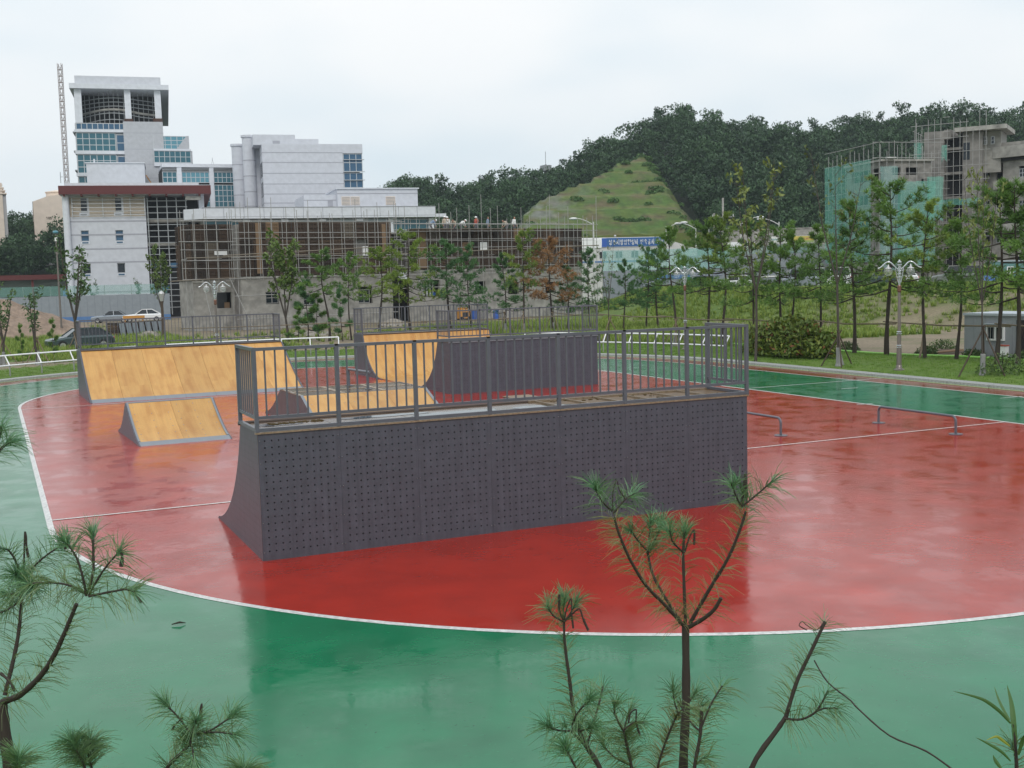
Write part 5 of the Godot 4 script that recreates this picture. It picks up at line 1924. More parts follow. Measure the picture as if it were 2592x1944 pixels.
func syllable(spec: String) -> Sh:   # initial, vowel(s), final: "c/eo/o" in a unit square
	var s := Sh.new()
	var p := spec.split("/")
	var low := p.size() > 2 and p[2] != ""
	var y0 := 0.46 if low else 0.06
	var hh := 0.94 - y0
	var th := 0.11
	if p[1] in ["u", "oh"]:
		jamo(s, p[0], 0.18, y0 + hh * 0.46, 0.64, hh * 0.5, th)
		jamo(s, p[1], 0.05, y0 - 0.02, 0.9, hh * 0.46, th)
	elif p[1] == "ueo":
		jamo(s, p[0], 0.06, y0 + hh * 0.5, 0.5, hh * 0.48, th)
		jamo(s, "u", 0.02, y0, 0.6, hh * 0.5, th)
		jamo(s, "eo", 0.6, y0, 0.42, hh, th)
	else:
		jamo(s, p[0], 0.04, y0 + 0.04, 0.52, hh - 0.06, th)
		jamo(s, p[1], 0.6, y0, 0.4, hh, th)
	if low:
		jamo(s, p[2], 0.2, 0.02, 0.62, 0.38, th)
	return s


func site_offices() -> void:
	var t := thing("site_office", "long white site office with a blue Korean sign along its roof edge", "building", Vector3(74.11, 0, -130.86), -0.2)
	part_box("wall", t, M["cabin_white"], -3.0, 12.4, 0.0, 8.1, -8.0, 0.0)
	obj("gable_roof", Sh.new().slab(PackedVector2Array([Vector2(0.0, 8.1), Vector2(8.0, 8.1), Vector2(4.0, 9.6)]), 12.4, 15.4), M["cabin_white"], t).rotation.y = PI / 2
	(t.get_child(1) as Node3D).position = Vector3(0, 0, 0)
	part_box("blue_band", t, M["hoarding_blue"], -3.0, 12.42, 5.9, 6.15, -0.1, 0.03)
	for k in 6:
		window(t, -2.2 + k * 2.4, -1.1 + k * 2.4, 6.5, 7.5, 0.02, 2, 1, M["glass_dark"], M["frame_alu"], 0.06)
	part_box("end_wall", t, M["cabin_white"], 12.4, 18.4, 0.0, 7.4, -9.0, -2.0)
	obj("end_roof", Sh.new().slab(PackedVector2Array([Vector2(12.3, 7.4), Vector2(18.6, 7.4), Vector2(18.6, 7.55), Vector2(12.3, 9.55)]), -2.0, 7.0), M["cabin_white"], t)
	var board := part_box("sign_board", t, M["sign_blue"], 3.7, 12.4, 8.15, 9.4, 0.05, 0.15)
	part_box("sign_end", t, M["tarp_blue"], 3.0, 3.7, 8.12, 9.38, 0.05, 0.16)
	part_box("white_banner", t, M["sign_white"], -3.0, 2.9, 8.0, 9.2, 0.05, 0.15)
	var words := ["c/eo/o", "j/u", "j/i", "b/a/o", "b/eo/b", "o/ueo/n", "c/eo/o", "s/a", "", "s/i/n", "c/u/g", "g/oh/o", "s/a", "", "h/yeo/n", "j/a/o"]
	var lx := 4.0
	for k in words.size():
		if words[k] == "":
			lx += 0.22
			continue
		var o := obj("letter", syllable(words[k]), M["sign_white"], board)
		o.scale = Vector3(0.5, 0.82, 1.0)
		o.position = Vector3(lx, 8.36, 0.15)
		lx += 0.565
	for q in [[5.0, 9.4], [12.2, 9.4]]:
		obj("floodlight", Sh.new().ball(Vector3(q[0], q[1] + 0.25, 0.1), Vector3(0.18, 0.18, 0.18), 6, 8), M["lamp_shade"], t)

	var b := thing("banner_hall", "grey site shed with a printed yellow and white banner on top", "building", Vector3(89.39, 0, -107.49), -0.55)
	part_box("wall", b, M["cabin_grey"], 0.2, 5.5, 0.0, 7.5, -5.0, 0.0)
	part_box("banner_board", b, M["sign_white"], 0.0, 5.6, 7.6, 8.5, -0.1, 0.05)
	var im := Image.create(280, 48, false, Image.FORMAT_RGB8)
	im.fill(Color(0.86, 0.87, 0.84))
	im.fill_rect(Rect2i(150, 0, 130, 48), Color(0.80, 0.74, 0.36))
	im.fill_rect(Rect2i(150, 34, 130, 14), Color(0.62, 0.70, 0.45))
	rng.seed = 54
	for k in 60:   # print too small to read
		var px := 60 + rng.randi() % 90
		im.fill_rect(Rect2i(px, 10 + rng.randi() % 22, 2 + rng.randi() % 4, 2 + rng.randi() % 6), Color(0.55, 0.66, 0.56) if k % 3 else Color(0.70, 0.50, 0.42))
	for k in 40:
		im.fill_rect(Rect2i(170 + rng.randi() % 95, 12 + rng.randi() % 14, 3, 5), Color(0.72, 0.46, 0.36))
	for k in 10:
		im.fill_rect(Rect2i(8 + k * 4, 12 + k % 3 * 3, 3, 12), Color(0.45, 0.60, 0.60))
	var bm := mat("banner_print", Color.WHITE, 0.6)
	bm.albedo_texture = ImageTexture.create_from_image(im)
	var quad := QuadMesh.new()
	quad.size = Vector2(5.5, 0.84)
	obj("banner_print", quad, bm, b).position = Vector3(2.8, 8.05, 0.056)
	var wb := thing("white_banner", "plain white banner sheet hung between the trees left of the printed banner", "banner", Vector3(89.39, 0, -107.49), -0.55)
	obj("sheet", Sh.new().box(-5.4, -1.9, 7.05, 7.95, -0.3, -0.25), M["sign_white"], wb)
	obj("pole", Sh.new().pipe(Vector3(-5.35, 0, -0.35), Vector3(-5.35, 8, -0.35), 0.05, 6), M["scaffold"], wb)
	obj("pole", Sh.new().pipe(Vector3(-1.95, 0, -0.35), Vector3(-1.95, 8, -0.35), 0.05, 6), M["scaffold"], wb)

	var f := thing("site_hoarding", "grey sheet metal hoarding behind the right-hand trees", "fence", Vector3(89.39, 0, -107.49), -0.55)
	for k in 22:
		part_box("hoarding_panel", f, M["hoarding"], -12.0 + k * 0.9, -11.115 + k * 0.9, 1.8, 6.3, 1.0, 1.06)
		if k % 2 == 0:
			obj("fence_post", Sh.new().bar(Vector3(-12.0 + k * 0.9, 1.5, 0.94), Vector3(-12.0 + k * 0.9, 6.4, 0.94), 0.09), M["scaffold"], f)
	part_box("white_rail", f, M["sign_white"], -3.0, 3.4, 3.3, 3.45, 1.1, 1.16)
	var net := obj("dust_net", Sh.new().box(-12.0, 7.8, 6.3, 7.3, 1.02, 1.03), M["net_faint"], f)
	net.set_meta("label", "pale green dust net along the top of the hoarding")

	var nf := thing("net_fence", "pale teal net fence on a grey sheet foot, before the white site office", "fence", Vector3(68.0, 0, -109.5), -0.33)
	for k in 16:
		part_box("fence_sheet", nf, M["hoarding"], -2.0 + k * 1.0, -1.02 + k * 1.0, 1.2, 4.6, 0.0, 0.05)
		if k % 2 == 0:
			obj("fence_post", Sh.new().pipe(Vector3(-2.0 + k * 1.0, 0.5, -0.06), Vector3(-2.0 + k * 1.0, 7.2, -0.06), 0.05, 5), M["scaffold"], nf)
	obj("dust_net", Sh.new().box(-2.0, 14.0, 4.6, 7.1, 0.0, 0.01), M["net_pale"], nf)
	part_box("blue_banner", nf, M["hoarding_blue"], 3.0, 9.0, 3.4, 3.9, 0.06, 0.09)

	var hut := thing("green_hut", "small green site hut with a dark blue awning", "shed", Vector3(59.13, 1.9, -78.79) + Vector3(6.5, 0, -12.0), -0.5)
	part_box("wall", hut, M["hut_green"], -0.2, 3.0, 0.0, 1.75, -2.4, 0.0)
	part_box("door", hut, M["void_dark"], 1.6, 2.0, 0.0, 1.55, -0.1, 0.03)
	var aw := Sh.new().slab(PackedVector2Array([Vector2(-1.5, 1.85), Vector2(1.9, 1.78), Vector2(1.9, 1.82), Vector2(-1.5, 2.3)]), 4.6, 3.2)
	obj("awning", aw, M["tarp_dark"], hut).rotation.y = -PI / 2
	(hut.get_child(2) as Node3D).position = Vector3(5.2, 0, 0.2)
	for x in [0.7, 3.2]:
		obj("prop", Sh.new().pipe(Vector3(x, 1.75, 1.9), Vector3(x - 0.9, -0.1, 2.2), 0.04, 6), M["car_silver"], hut)

	var cab := thing("teal_cabin", "teal site cabin with two white windows near the right edge", "site cabin", Vector3(97.350, 0.134, -78.963) , -0.75)
	cab.position.y = 1.9
	part_box("wall", cab, M["cabin_teal"], 0.0, 4.6, 0.0, 2.5, -2.4, 0.0)
	part_box("roof_edge", cab, M["cabin_roof"], -0.06, 4.66, 2.5, 2.62, -2.46, 0.06)
	for x in [0.7, 1.95]:
		window(cab, x, x + 0.7, 1.1, 1.95, 0.03, 2, 1, M["glass_dark"], M["sign_white"], 0.09)
	for k in 9:
		part_box("wall_rib", cab, M["cabin_teal"], 0.02 + k * 0.56, 0.08 + k * 0.56, 0.0, 2.5, 0.0, 0.02)

	var o := thing("grey_cabin", "pale grey container office with a barred window, behind the trees at the right edge", "site cabin", Vector3(34.99, 0.0, -21.19), -0.0)
	o.rotation.y = -1.45
	part_box("wall", o, M["cabin_grey"], 0.0, 5.8, 0.06, 1.86, -2.3, 0.0)
	part_box("roof", o, M["cabin_roof"], -0.05, 5.85, 1.86, 1.96, -2.35, 0.05)
	part_box("skid", o, M["hoarding_joint"], 0.0, 5.8, 0.0, 0.1, -0.2, 0.03)
	for k in 13:
		part_box("wall_rib", o, M["cabin_grey"], 0.02 + k * 0.47, 0.07 + k * 0.47, 0.1, 1.86, 0.0, 0.015)
	var win := window(o, 1.15, 2.0, 0.82, 1.45, 0.03, 2, 1, M["glass_dark"], M["sign_white"], 0.07)
	for k in 6:
		obj("bar", Sh.new().pipe(Vector3(1.22 + k * 0.14, 0.85, 0.09), Vector3(1.22 + k * 0.14, 1.42, 0.09), 0.012, 5), M["galvanised"], win)
	part_box("window_hood", o, M["cabin_roof"], 1.1, 2.05, 1.5, 1.54, 0.0, 0.18)
	var door := part_box("door", o, M["void_dark"], 2.55, 3.2, 0.1, 1.7, 0.0, 0.03)
	obj("door_panel", Sh.new().box(2.66, 3.1, 0.95, 1.6, 0.03, 0.04), M["glass_dark"], door)

	var rw := thing("retaining_wall", "low grey retaining wall at the foot of the dark wooded hill", "wall", Vector3(111.964, 10.625, -148.286), -0.62)
	rw.position.y = 0.0
	part_box("wall", rw, M["concrete_pale"], -1.0, 16.0, 0.0, 11.0, -0.6, 0.0)
	part_box("coping", rw, M["concrete"], -1.2, 16.2, 11.0, 11.2, -0.7, 0.1)


func make_fences() -> void:
	var t := thing("sheet_fence", "long grey sheet metal fence with a blue foot behind the parked cars", "fence", Vector3(-0.45, 0, -138.4), -0.25)
	for k in 27:
		var x := -6.0 + k * 0.9
		part_box("fence_sheet", t, M["hoarding"], x + 0.01, x + 0.89, 0.66, 3.26 + 0.02 * sin(k * 2.3), 0.0, 0.05)
		part_box("sheet_joint", t, M["hoarding_joint"], x - 0.03, x + 0.01, 0.66, 3.2, 0.0, 0.07)
		part_box("blue_foot", t, M["hoarding_blue"], x + 0.005, x + 0.895, 0.0, 0.66, -0.02, 0.06)
	for k in 8:
		obj("net_post", Sh.new().pipe(Vector3(-5.5 + k * 3.2, 0, -0.15), Vector3(-5.5 + k * 3.2, 4.5, -0.15), 0.04, 5), M["scaffold"], t)
	obj("dust_net", Sh.new().box(-6.0, 18.0, 3.3, 4.5, -0.1, -0.09), M["net_faint"], t)

	# white tubular guard rails round the lawn
	var rails := [["white guard rail on the lawn left of the wide bank ramp", 3.97, 4.42], ["white guard rail on the lawn between the bank ramp and the half pipe", 4.50, 4.98], ["white guard rail on the lawn to the right of the half pipe", 5.52, 6.18]]
	for q in rails:
		var g := thing("guard_rail", q[0], "guard rail", Vector3(CORE_X, 0, CORE_FAR), 0.0, "")
		var r := 18.7
		var n := int((q[2] - q[1]) * r / 1.45)
		var top := PackedVector3Array()
		var low := PackedVector3Array()
		for k in n + 1:
			var a: float = lerpf(q[1], q[2], float(k) / n)
			var o := Vector3(cos(a), 0, sin(a))
			var p := o * r
			var y := 0.2
			top.append(o * (r + 0.28) + Vector3(0, y + 0.86, 0))
			low.append(p + Vector3(0, y + 0.42, 0))
			obj("leg", Sh.new().pipe(p + Vector3(0, 0.05, 0), p + Vector3(0, y + 0.42, 0), 0.03, 8), M["galvanised"], g)
			obj("leaning_post", Sh.new().pipe(low[k], top[k], 0.03, 8), M["white_rail"], g)
		obj("top_rail", Sh.new().tube(top, PackedFloat32Array([0.038]), 8), M["white_rail"], g)
		obj("lower_rail", Sh.new().tube(low, PackedFloat32Array([0.034]), 8), M["white_rail"], g)

	var hose := PackedVector3Array()
	for k in 50:
		var z := -10.0 - k * 1.05
		hose.append(Vector3(34.2 + 0.06 * sin(k * 0.9) - 0.004 * k, land(34.2, z) + 0.05, z))
	tag(obj("lawn_edging", Sh.new().tube(hose, PackedFloat32Array([0.055]), 8), M["hose_lime"]), "bright lime green edging tube along the far side of the lawn", "edging")

	var b := thing("bamboo_rail", "long horizontal bamboo pole tied to the row of pines on the right", "support pole", Vector3.ZERO)
	var zs := [-12.0, -17.5, -23.5, -29.0, -36.0, -43.0, -50.0, -57.0]
	for k in 7:
		var x0: float = 33.0 + 0.25 * sin(k * 1.7)
		var x1: float = 33.0 + 0.25 * sin((k + 1) * 1.7)
		obj("bamboo_pole", Sh.new().tube(PackedVector3Array([Vector3(x0, land(x0, zs[k]) + 1.42, zs[k] + 0.4), Vector3((x0 + x1) / 2, land(33, zs[k] - 3) + 1.37, (zs[k] + zs[k + 1]) / 2), Vector3(x1, land(x1, zs[k + 1]) + 1.5, zs[k + 1] - 0.4)]), PackedFloat32Array([0.04, 0.036, 0.03]), 6), M["bamboo"], b)
	var c := thing("bamboo_rail", "bamboo pole tied across the trees behind the half pipe", "support pole", Vector3.ZERO)
	for k in 5:
		var p0 := Vector3(8.0 + k * 5.0, 1.25, -62.0 + k * 1.6)
		obj("bamboo_pole", Sh.new().pipe(p0, p0 + Vector3(5.4, 0.1 * sin(k * 2.0), 1.7), 0.035, 6), M["bamboo"], c)


func make_lamps() -> void:
	var t := thing("park_lamp", "ornate silver park lamp with two curled arms, beside the lawn on the right", "street lamp", Vector3(27.62, land(27.6, -17.15) - 0.02, -17.15), -0.62, "")
	obj("base", Sh.new().lathe([Vector2(0.2, 0.0), Vector2(0.2, 0.05), Vector2(0.12, 0.08), Vector2(0.1, 0.14), Vector2(0.12, 0.16), Vector2(0.1, 0.2)], Vector3.ZERO, 16), M["lamp_pole"], t)
	obj("pole", Sh.new().lathe([Vector2(0.095, 0.18), Vector2(0.09, 0.85), Vector2(0.075, 0.92), Vector2(0.072, 1.35), Vector2(0.062, 1.45), Vector2(0.05, 2.95)], Vector3.ZERO, 14), M["lamp_pole"], t)
	for y in [0.16, 0.87, 0.95, 1.38, 1.46]:
		obj("ring", Sh.new().lathe([Vector2(0.085, y - 0.02), Vector2(0.108, y), Vector2(0.085, y + 0.02)], Vector3.ZERO, 14), M["lamp_silver"], t)
	obj("copper_collar", Sh.new().lathe([Vector2(0.05, 2.93), Vector2(0.075, 2.97), Vector2(0.075, 3.16), Vector2(0.055, 3.2)], Vector3.ZERO, 14), M["lamp_copper"], t)
	obj("upper_pole", Sh.new().lathe([Vector2(0.05, 3.18), Vector2(0.055, 3.98)], Vector3.ZERO, 14), M["lamp_silver"], t)
	for y in [3.5, 3.62, 3.74, 3.96, 4.06]:
		obj("ring", Sh.new().lathe([Vector2(0.05, y - 0.04), Vector2(0.085, y - 0.02), Vector2(0.085, y + 0.01), Vector2(0.05, y + 0.03)], Vector3.ZERO, 14), M["lamp_silver"], t)
	obj("finial", Sh.new().ball(Vector3(0, 4.1, 0), Vector3(0.04, 0.05, 0.04), 6, 10), M["lamp_silver"], t)
	for s in [-1.0, 1.0]:
		var pts := PackedVector3Array()
		for i in 15:
			var u := i / 14.0
			pts.append(Vector3(s * (0.05 + 0.72 * u), 3.92 + 0.13 * sin(TAU * (u * 0.95 - 0.2)) + 0.05 * u, 0))
		obj("arm", Sh.new().tube(pts, PackedFloat32Array([0.026]), 8), M["lamp_silver"], t)
		var br := PackedVector3Array()
		for i in 8:
			var u := i / 7.0
			br.append(Vector3(s * (0.05 + 0.09 * sin(PI * u * 0.5)), 3.3 + 0.6 * u, 0.02))
		obj("brace", Sh.new().tube(br, PackedFloat32Array([0.016]), 6), M["lamp_silver"], t)
		var head := obj("shade", Sh.new().lathe([Vector2(0.13, 3.82), Vector2(0.12, 3.84), Vector2(0.05, 3.87), Vector2(0.03, 3.93), Vector2(0.01, 3.98)], Vector3(s * 0.4, 0, 0), 18), M["lamp_shade"], t)
		obj("globe", Sh.new().ball(Vector3(s * 0.4, 3.71, 0), Vector3(0.16, 0.15, 0.16), 8, 14), M["lamp_glass"], head)
		obj("bulb", Sh.new().ball(Vector3(s * 0.4, 3.76, 0), Vector3(0.05, 0.07, 0.05), 6, 8), M["lamp_shade"], head)
	copy(t, "park_lamp", "ornate silver park lamp among the pines right of the half pipe", Vector3(27.99, 0.20, -32.36), -0.75)
	copy(t, "park_lamp", "ornate silver park lamp behind the bank ramp, standing before the concrete shell", Vector3(6.966, 3.233, -42.763) * Vector3(1, 0, 1) + Vector3(0, 0.1, 0), -0.15)

	# plain road lamps far behind the trees
	var r := thing("road_lamp", "curved white road lamp at the right corner of the scaffolded concrete shell", "street lamp", Vector3(68.559, 8.439, -116.908), -0.42, "")
	r.position.y = 0.0
	obj("pole", Sh.new().tube(PackedVector3Array([Vector3.ZERO, Vector3(0, 6, 0), Vector3(0, 11.0, 0)]), PackedFloat32Array([0.14, 0.11, 0.08]), 8), M["cabin_white"], r)
	var arm := PackedVector3Array()
	for i in 8:
		var u := i / 7.0
		arm.append(Vector3(-2.3 * u, 10.6 + 0.9 * sin(PI * 0.5 * u), 0))
	obj("arm", Sh.new().tube(arm, PackedFloat32Array([0.08, 0.07, 0.06]), 6), M["cabin_white"], r)
	var head := obj("lamp_head", Sh.new().ball(Vector3(-2.6, 11.5, 0), Vector3(0.55, 0.14, 0.2), 6, 10), M["sign_white"], r)
	obj("lens", Sh.new().box(-2.95, -2.25, 11.34, 11.38, -0.12, 0.12), M["glass_blue"], head)
	copy(r, "road_lamp", "curved road lamp above the right end of the blue site office sign", Vector3(87.821, 7.401, -130.177) * Vector3(1, 0, 1), 2.5)
	copy(r, "road_lamp", "curved road lamp in front of the foot of the terraced slope", Vector3(92.889, 7.327, -130.099) * Vector3(1, 0, 1), -0.45)
	copy(r, "road_lamp", "curved road lamp seen through the tall forked sapling", Vector3(91.873, 6.927, -117.309) * Vector3(1, 0, 1), 2.45)
	copy(r, "road_lamp", "curved road lamp over the printed banner hall, left of the green netting", Vector3(99.788, 6.877, -119.258) * Vector3(1, 0, 1), -0.5)
	for q in [["concrete power pole with two cross arms at the right foot of the terraced slope", Vector3(110.608, 9.003, -148.732), 16.6], ["shorter power pole just left of the taller one by the terraced slope", Vector3(111.530, 9.147, -152.735), 14.3]]:
		var p := thing("power_pole", q[0], "power pole", q[1] * Vector3(1, 0, 1), -0.6)
		obj("pole", Sh.new().pipe(Vector3.ZERO, Vector3(0, q[2], 0), 0.17, 8), M["concrete_pale"], p)
		obj("cross_arm", Sh.new().bar(Vector3(-1.9, q[2] - 3.2, 0), Vector3(1.9, q[2] - 3.2, 0), 0.12), M["concrete_pale"], p)
		obj("cross_arm", Sh.new().bar(Vector3(-1.6, q[2] - 5.2, 0), Vector3(1.9, q[2] - 5.2, 0), 0.12), M["concrete_pale"], p)
		for x in [-1.7, -0.9, 0.9, 1.7]:
			obj("insulator", Sh.new().pipe(Vector3(x, q[2] - 3.14, 0), Vector3(x, q[2] - 2.75, 0), 0.06, 6), M["sign_white"], p)
	var cam := thing("camera_pole", "tall grey pole with a dome on top, left of the stone wing", "pole", Vector3(2.05, 0, -88.5), 0.0)
	obj("pole", Sh.new().tube(PackedVector3Array([Vector3.ZERO, Vector3(0, 4.5, 0), Vector3(0, 8.7, 0)]), PackedFloat32Array([0.09, 0.075, 0.055]), 8), M["lamp_pole"], cam)
	obj("dome", Sh.new().ball(Vector3(0, 8.85, 0), Vector3(0.24, 0.14, 0.24), 6, 10), M["glass_pale"], cam)
	obj("white_collar", Sh.new().pipe(Vector3(0, 8.1, 0), Vector3(0, 8.45, 0), 0.1, 8), M["sign_white"], cam)
	obj("control_box", Sh.new().box(-0.1, 0.12, 7.0, 7.4, -0.1, 0.1), M["lamp_pole"], cam)
	obj("bracket", Sh.new().bar(Vector3(0, 7.35, 0), Vector3(0.5, 7.35, 0), 0.05), M["lamp_pole"], cam)
	var lan := thing("post_lantern", "small white lantern on a dark post near the white car", "street lamp", Vector3(9.120, 1.672, -79.056) * Vector3(1, 0, 1), 0.0)
	obj("post", Sh.new().lathe([Vector2(0.16, 0.0), Vector2(0.12, 0.6), Vector2(0.1, 2.9)], Vector3.ZERO, 10), M["stake_dark"], lan)
	obj("lantern", Sh.new().lathe([Vector2(0.12, 2.9), Vector2(0.24, 3.5), Vector2(0.2, 3.6), Vector2(0.01, 3.75)], Vector3.ZERO, 10), M["lamp_shade"], lan)
	var an := thing("antenna_mast", "small antenna mast standing on the wooded crest", "mast", hill_point(11.0, 325.0), 0.0)
	obj("frame", Sh.new().pipe(Vector3(0, 0, 0), Vector3(0, 10.5, 0), 0.25, 6), M["steel_grid"], an)
	obj("platform", Sh.new().box(-1.2, 1.2, 8.6, 10.2, -1.2, 1.2), M["steel_grid"], an)
	obj("whip", Sh.new().pipe(Vector3(0, 10.5, 0), Vector3(0, 14.0, 0), 0.08, 5), M["steel_grid"], an)


# ---- trees ----
func limb(s: Sh, a: Vector3, b: Vector3, r0: float, r1: float, sag: float, sides := 5) -> PackedVector3Array:
	var pts := PackedVector3Array()
	for i in 5:
		var u := i / 4.0
		pts.append(a.lerp(b, u) + Vector3(rnd(-1, 1) * 0.03, -sag * sin(PI * u), rnd(-1, 1) * 0.03) * (a - b).length() * (1.0 if i > 0 and i < 4 else 0.0))
	s.tube(pts, PackedFloat32Array([r0, lerpf(r0, r1, 0.3), lerpf(r0, r1, 0.6), lerpf(r0, r1, 0.85), r1]), sides, false)
	return pts


func tuft(s: Sh, p: Vector3, out: Vector3, n: int, size: float) -> void:
	for k in n:
		var d := (sphere_dir() + out * 0.75 + Vector3(0, 0.35, 0)).normalized()
		var side := d.cross(sphere_dir()).normalized()
		s.leaf(p + d * size * 0.12, d * size * rnd(0.7, 1.15), side * size * 0.075)


func pine(seed_: int, h: float, spread: float, bare: float, bend: float, limbs: int, c0: Color, c1: Color) -> Array:
	rng.seed = seed_
	var w := Sh.new()
	var f := Sh.new()
	f.colored = true
	var trunk := PackedVector3Array()
	var radii := PackedFloat32Array()
	var lean := Vector3(rnd(-1, 1), 0, rnd(-1, 1)) * 0.03
	for i in 10:
		var u := i / 9.0
		trunk.append(Vector3(bend * sin(u * 5.2 + seed_) * (1.0 - u * 0.4), h * u - 0.15, bend * cos(u * 4.4 + seed_ * 2.0)) - Vector3(bend * sin(float(seed_)), 0, bend * cos(seed_ * 2.0)) + lean * h * u)
		radii.append(lerpf(0.105, 0.016, pow(u, 0.8)) * h / 7.0 * (1.1 if i == 0 else 1.0 + 0.15 * sin(i * 2.6)))
	w.tube(trunk, radii, 8)
	for i in limbs:
		var u := (i + 0.5) / limbs
		var y := lerpf(bare, 0.97, u)
		var k := y * 9.0
		var at := trunk[int(k)].lerp(trunk[mini(int(k) + 1, 9)], fposmod(k, 1.0))
		var a := i * 2.4 + rnd(-0.5, 0.5)
		var len_ := spread * (1.0 - 0.72 * pow(u, 1.4)) * rnd(0.55, 1.1)
		var el := lerpf(-0.02, 0.75, u * u) + rnd(-0.15, 0.25)
		var d := Vector3(cos(a) * cos(el), sin(el), sin(a) * cos(el))
		var pts := limb(w, at, at + d * len_, 0.035 * (1.2 - u * 0.6), 0.009, 0.10)
		var tone := rng.randf()
		for q in 9:
			var v := 0.38 + 0.62 * q / 8.0
			var p := pts[int(v * 3.99)].lerp(pts[mini(int(v * 3.99) + 1, 4)], fposmod(v * 3.99, 1.0))
			for e in (3 if q > 2 else 2):
				var off := sphere_dir() * len_ * 0.2 * (1.0 if q > 1 else 0.6)
				off.y = absf(off.y) * 0.8
				f.col = c0.lerp(c1, clampf(tone * 0.6 + rng.randf() * 0.5, 0, 1))
				tuft(f, p + off, d, 14, 0.24)
	for q in 7:
		f.col = c0.lerp(c1, rng.randf())
		tuft(f, trunk[9] + sphere_dir() * 0.16, Vector3.UP, 15, 0.24)
	return [w.mesh(), f.mesh()]


func sapling(seed_: int, h: float, forks: int, fork_at: float, spread: float, leaves: int, size: float, c0: Color, c1: Color, low := 0.5) -> Array:
	rng.seed = seed_
	var w := Sh.new()
	var f := Sh.new()
	f.colored = true
	var fork := Vector3(rnd(-0.1, 0.1), h * fork_at, rnd(-0.1, 0.1))
	w.tube(PackedVector3Array([Vector3(0, -0.15, 0), fork * 0.5 + Vector3(0.03, 0, 0.02), fork]), PackedFloat32Array([0.075, 0.062, 0.052]), 7)
	var ends: Array = []
	for i in forks:
		var a := TAU * i / forks + rnd(-0.4, 0.4)
		var top := fork + Vector3(cos(a) * spread * rnd(0.5, 1.0), h * (1.0 - fork_at) * rnd(0.75, 1.0), sin(a) * spread * rnd(0.5, 1.0))
		var mid := fork.lerp(top, 0.45) + Vector3(cos(a), 0, sin(a)) * spread * 0.12
		var pts := PackedVector3Array([fork, mid, top])
		w.tube(pts, PackedFloat32Array([0.042, 0.025, 0.008]), 6, false)
		for k in 9:
			var u := 0.25 + 0.75 * k / 9.0
			var p := fork.lerp(mid, u * 2.0) if u < 0.5 else mid.lerp(top, u * 2.0 - 1.0)
			var b := rng.randf() * TAU
			var e := p + Vector3(cos(b) * 0.6, rnd(0.35, 0.8), sin(b) * 0.6) * rnd(0.6, 1.2) * h / 8.0
			w.tube(PackedVector3Array([p, p.lerp(e, 0.5) + Vector3(0, -0.03, 0), e]), PackedFloat32Array([0.014, 0.009, 0.004]), 4, false)
			ends.append([p, e])
	for i in leaves:
		var q: Array = ends[rng.randi() % ends.size()]
		var p: Vector3 = (q[0] as Vector3).lerp(q[1], rnd(0.35, 1.05)) + sphere_dir() * 0.12
		if p.y < h * low and rng.randf() < 0.8:
			continue
		f.col = c0.lerp(c1, rng.randf())
		var d := (sphere_dir() + Vector3(0, -0.5, 0)).normalized()
		var side := d.cross(sphere_dir()).normalized() * size * 0.32
		f.leaf(p, d * size, side)
		f.leaf(p, -d * size * 0.35, -side)
	return [w.mesh(), f.mesh()]


func plant(called: String, label: String, kind: Array, at: Vector3, size: Vector3, turn: float, group: String, bark := "bark") -> Node3D:
	var t := thing(called, label, "tree", Vector3(at.x, land(at.x, at.z), at.z), turn, group)
	t.scale = size
	obj("trunk", kind[0], M[bark], t)
	obj("crown", kind[1], M["leaf"], t)
	return t


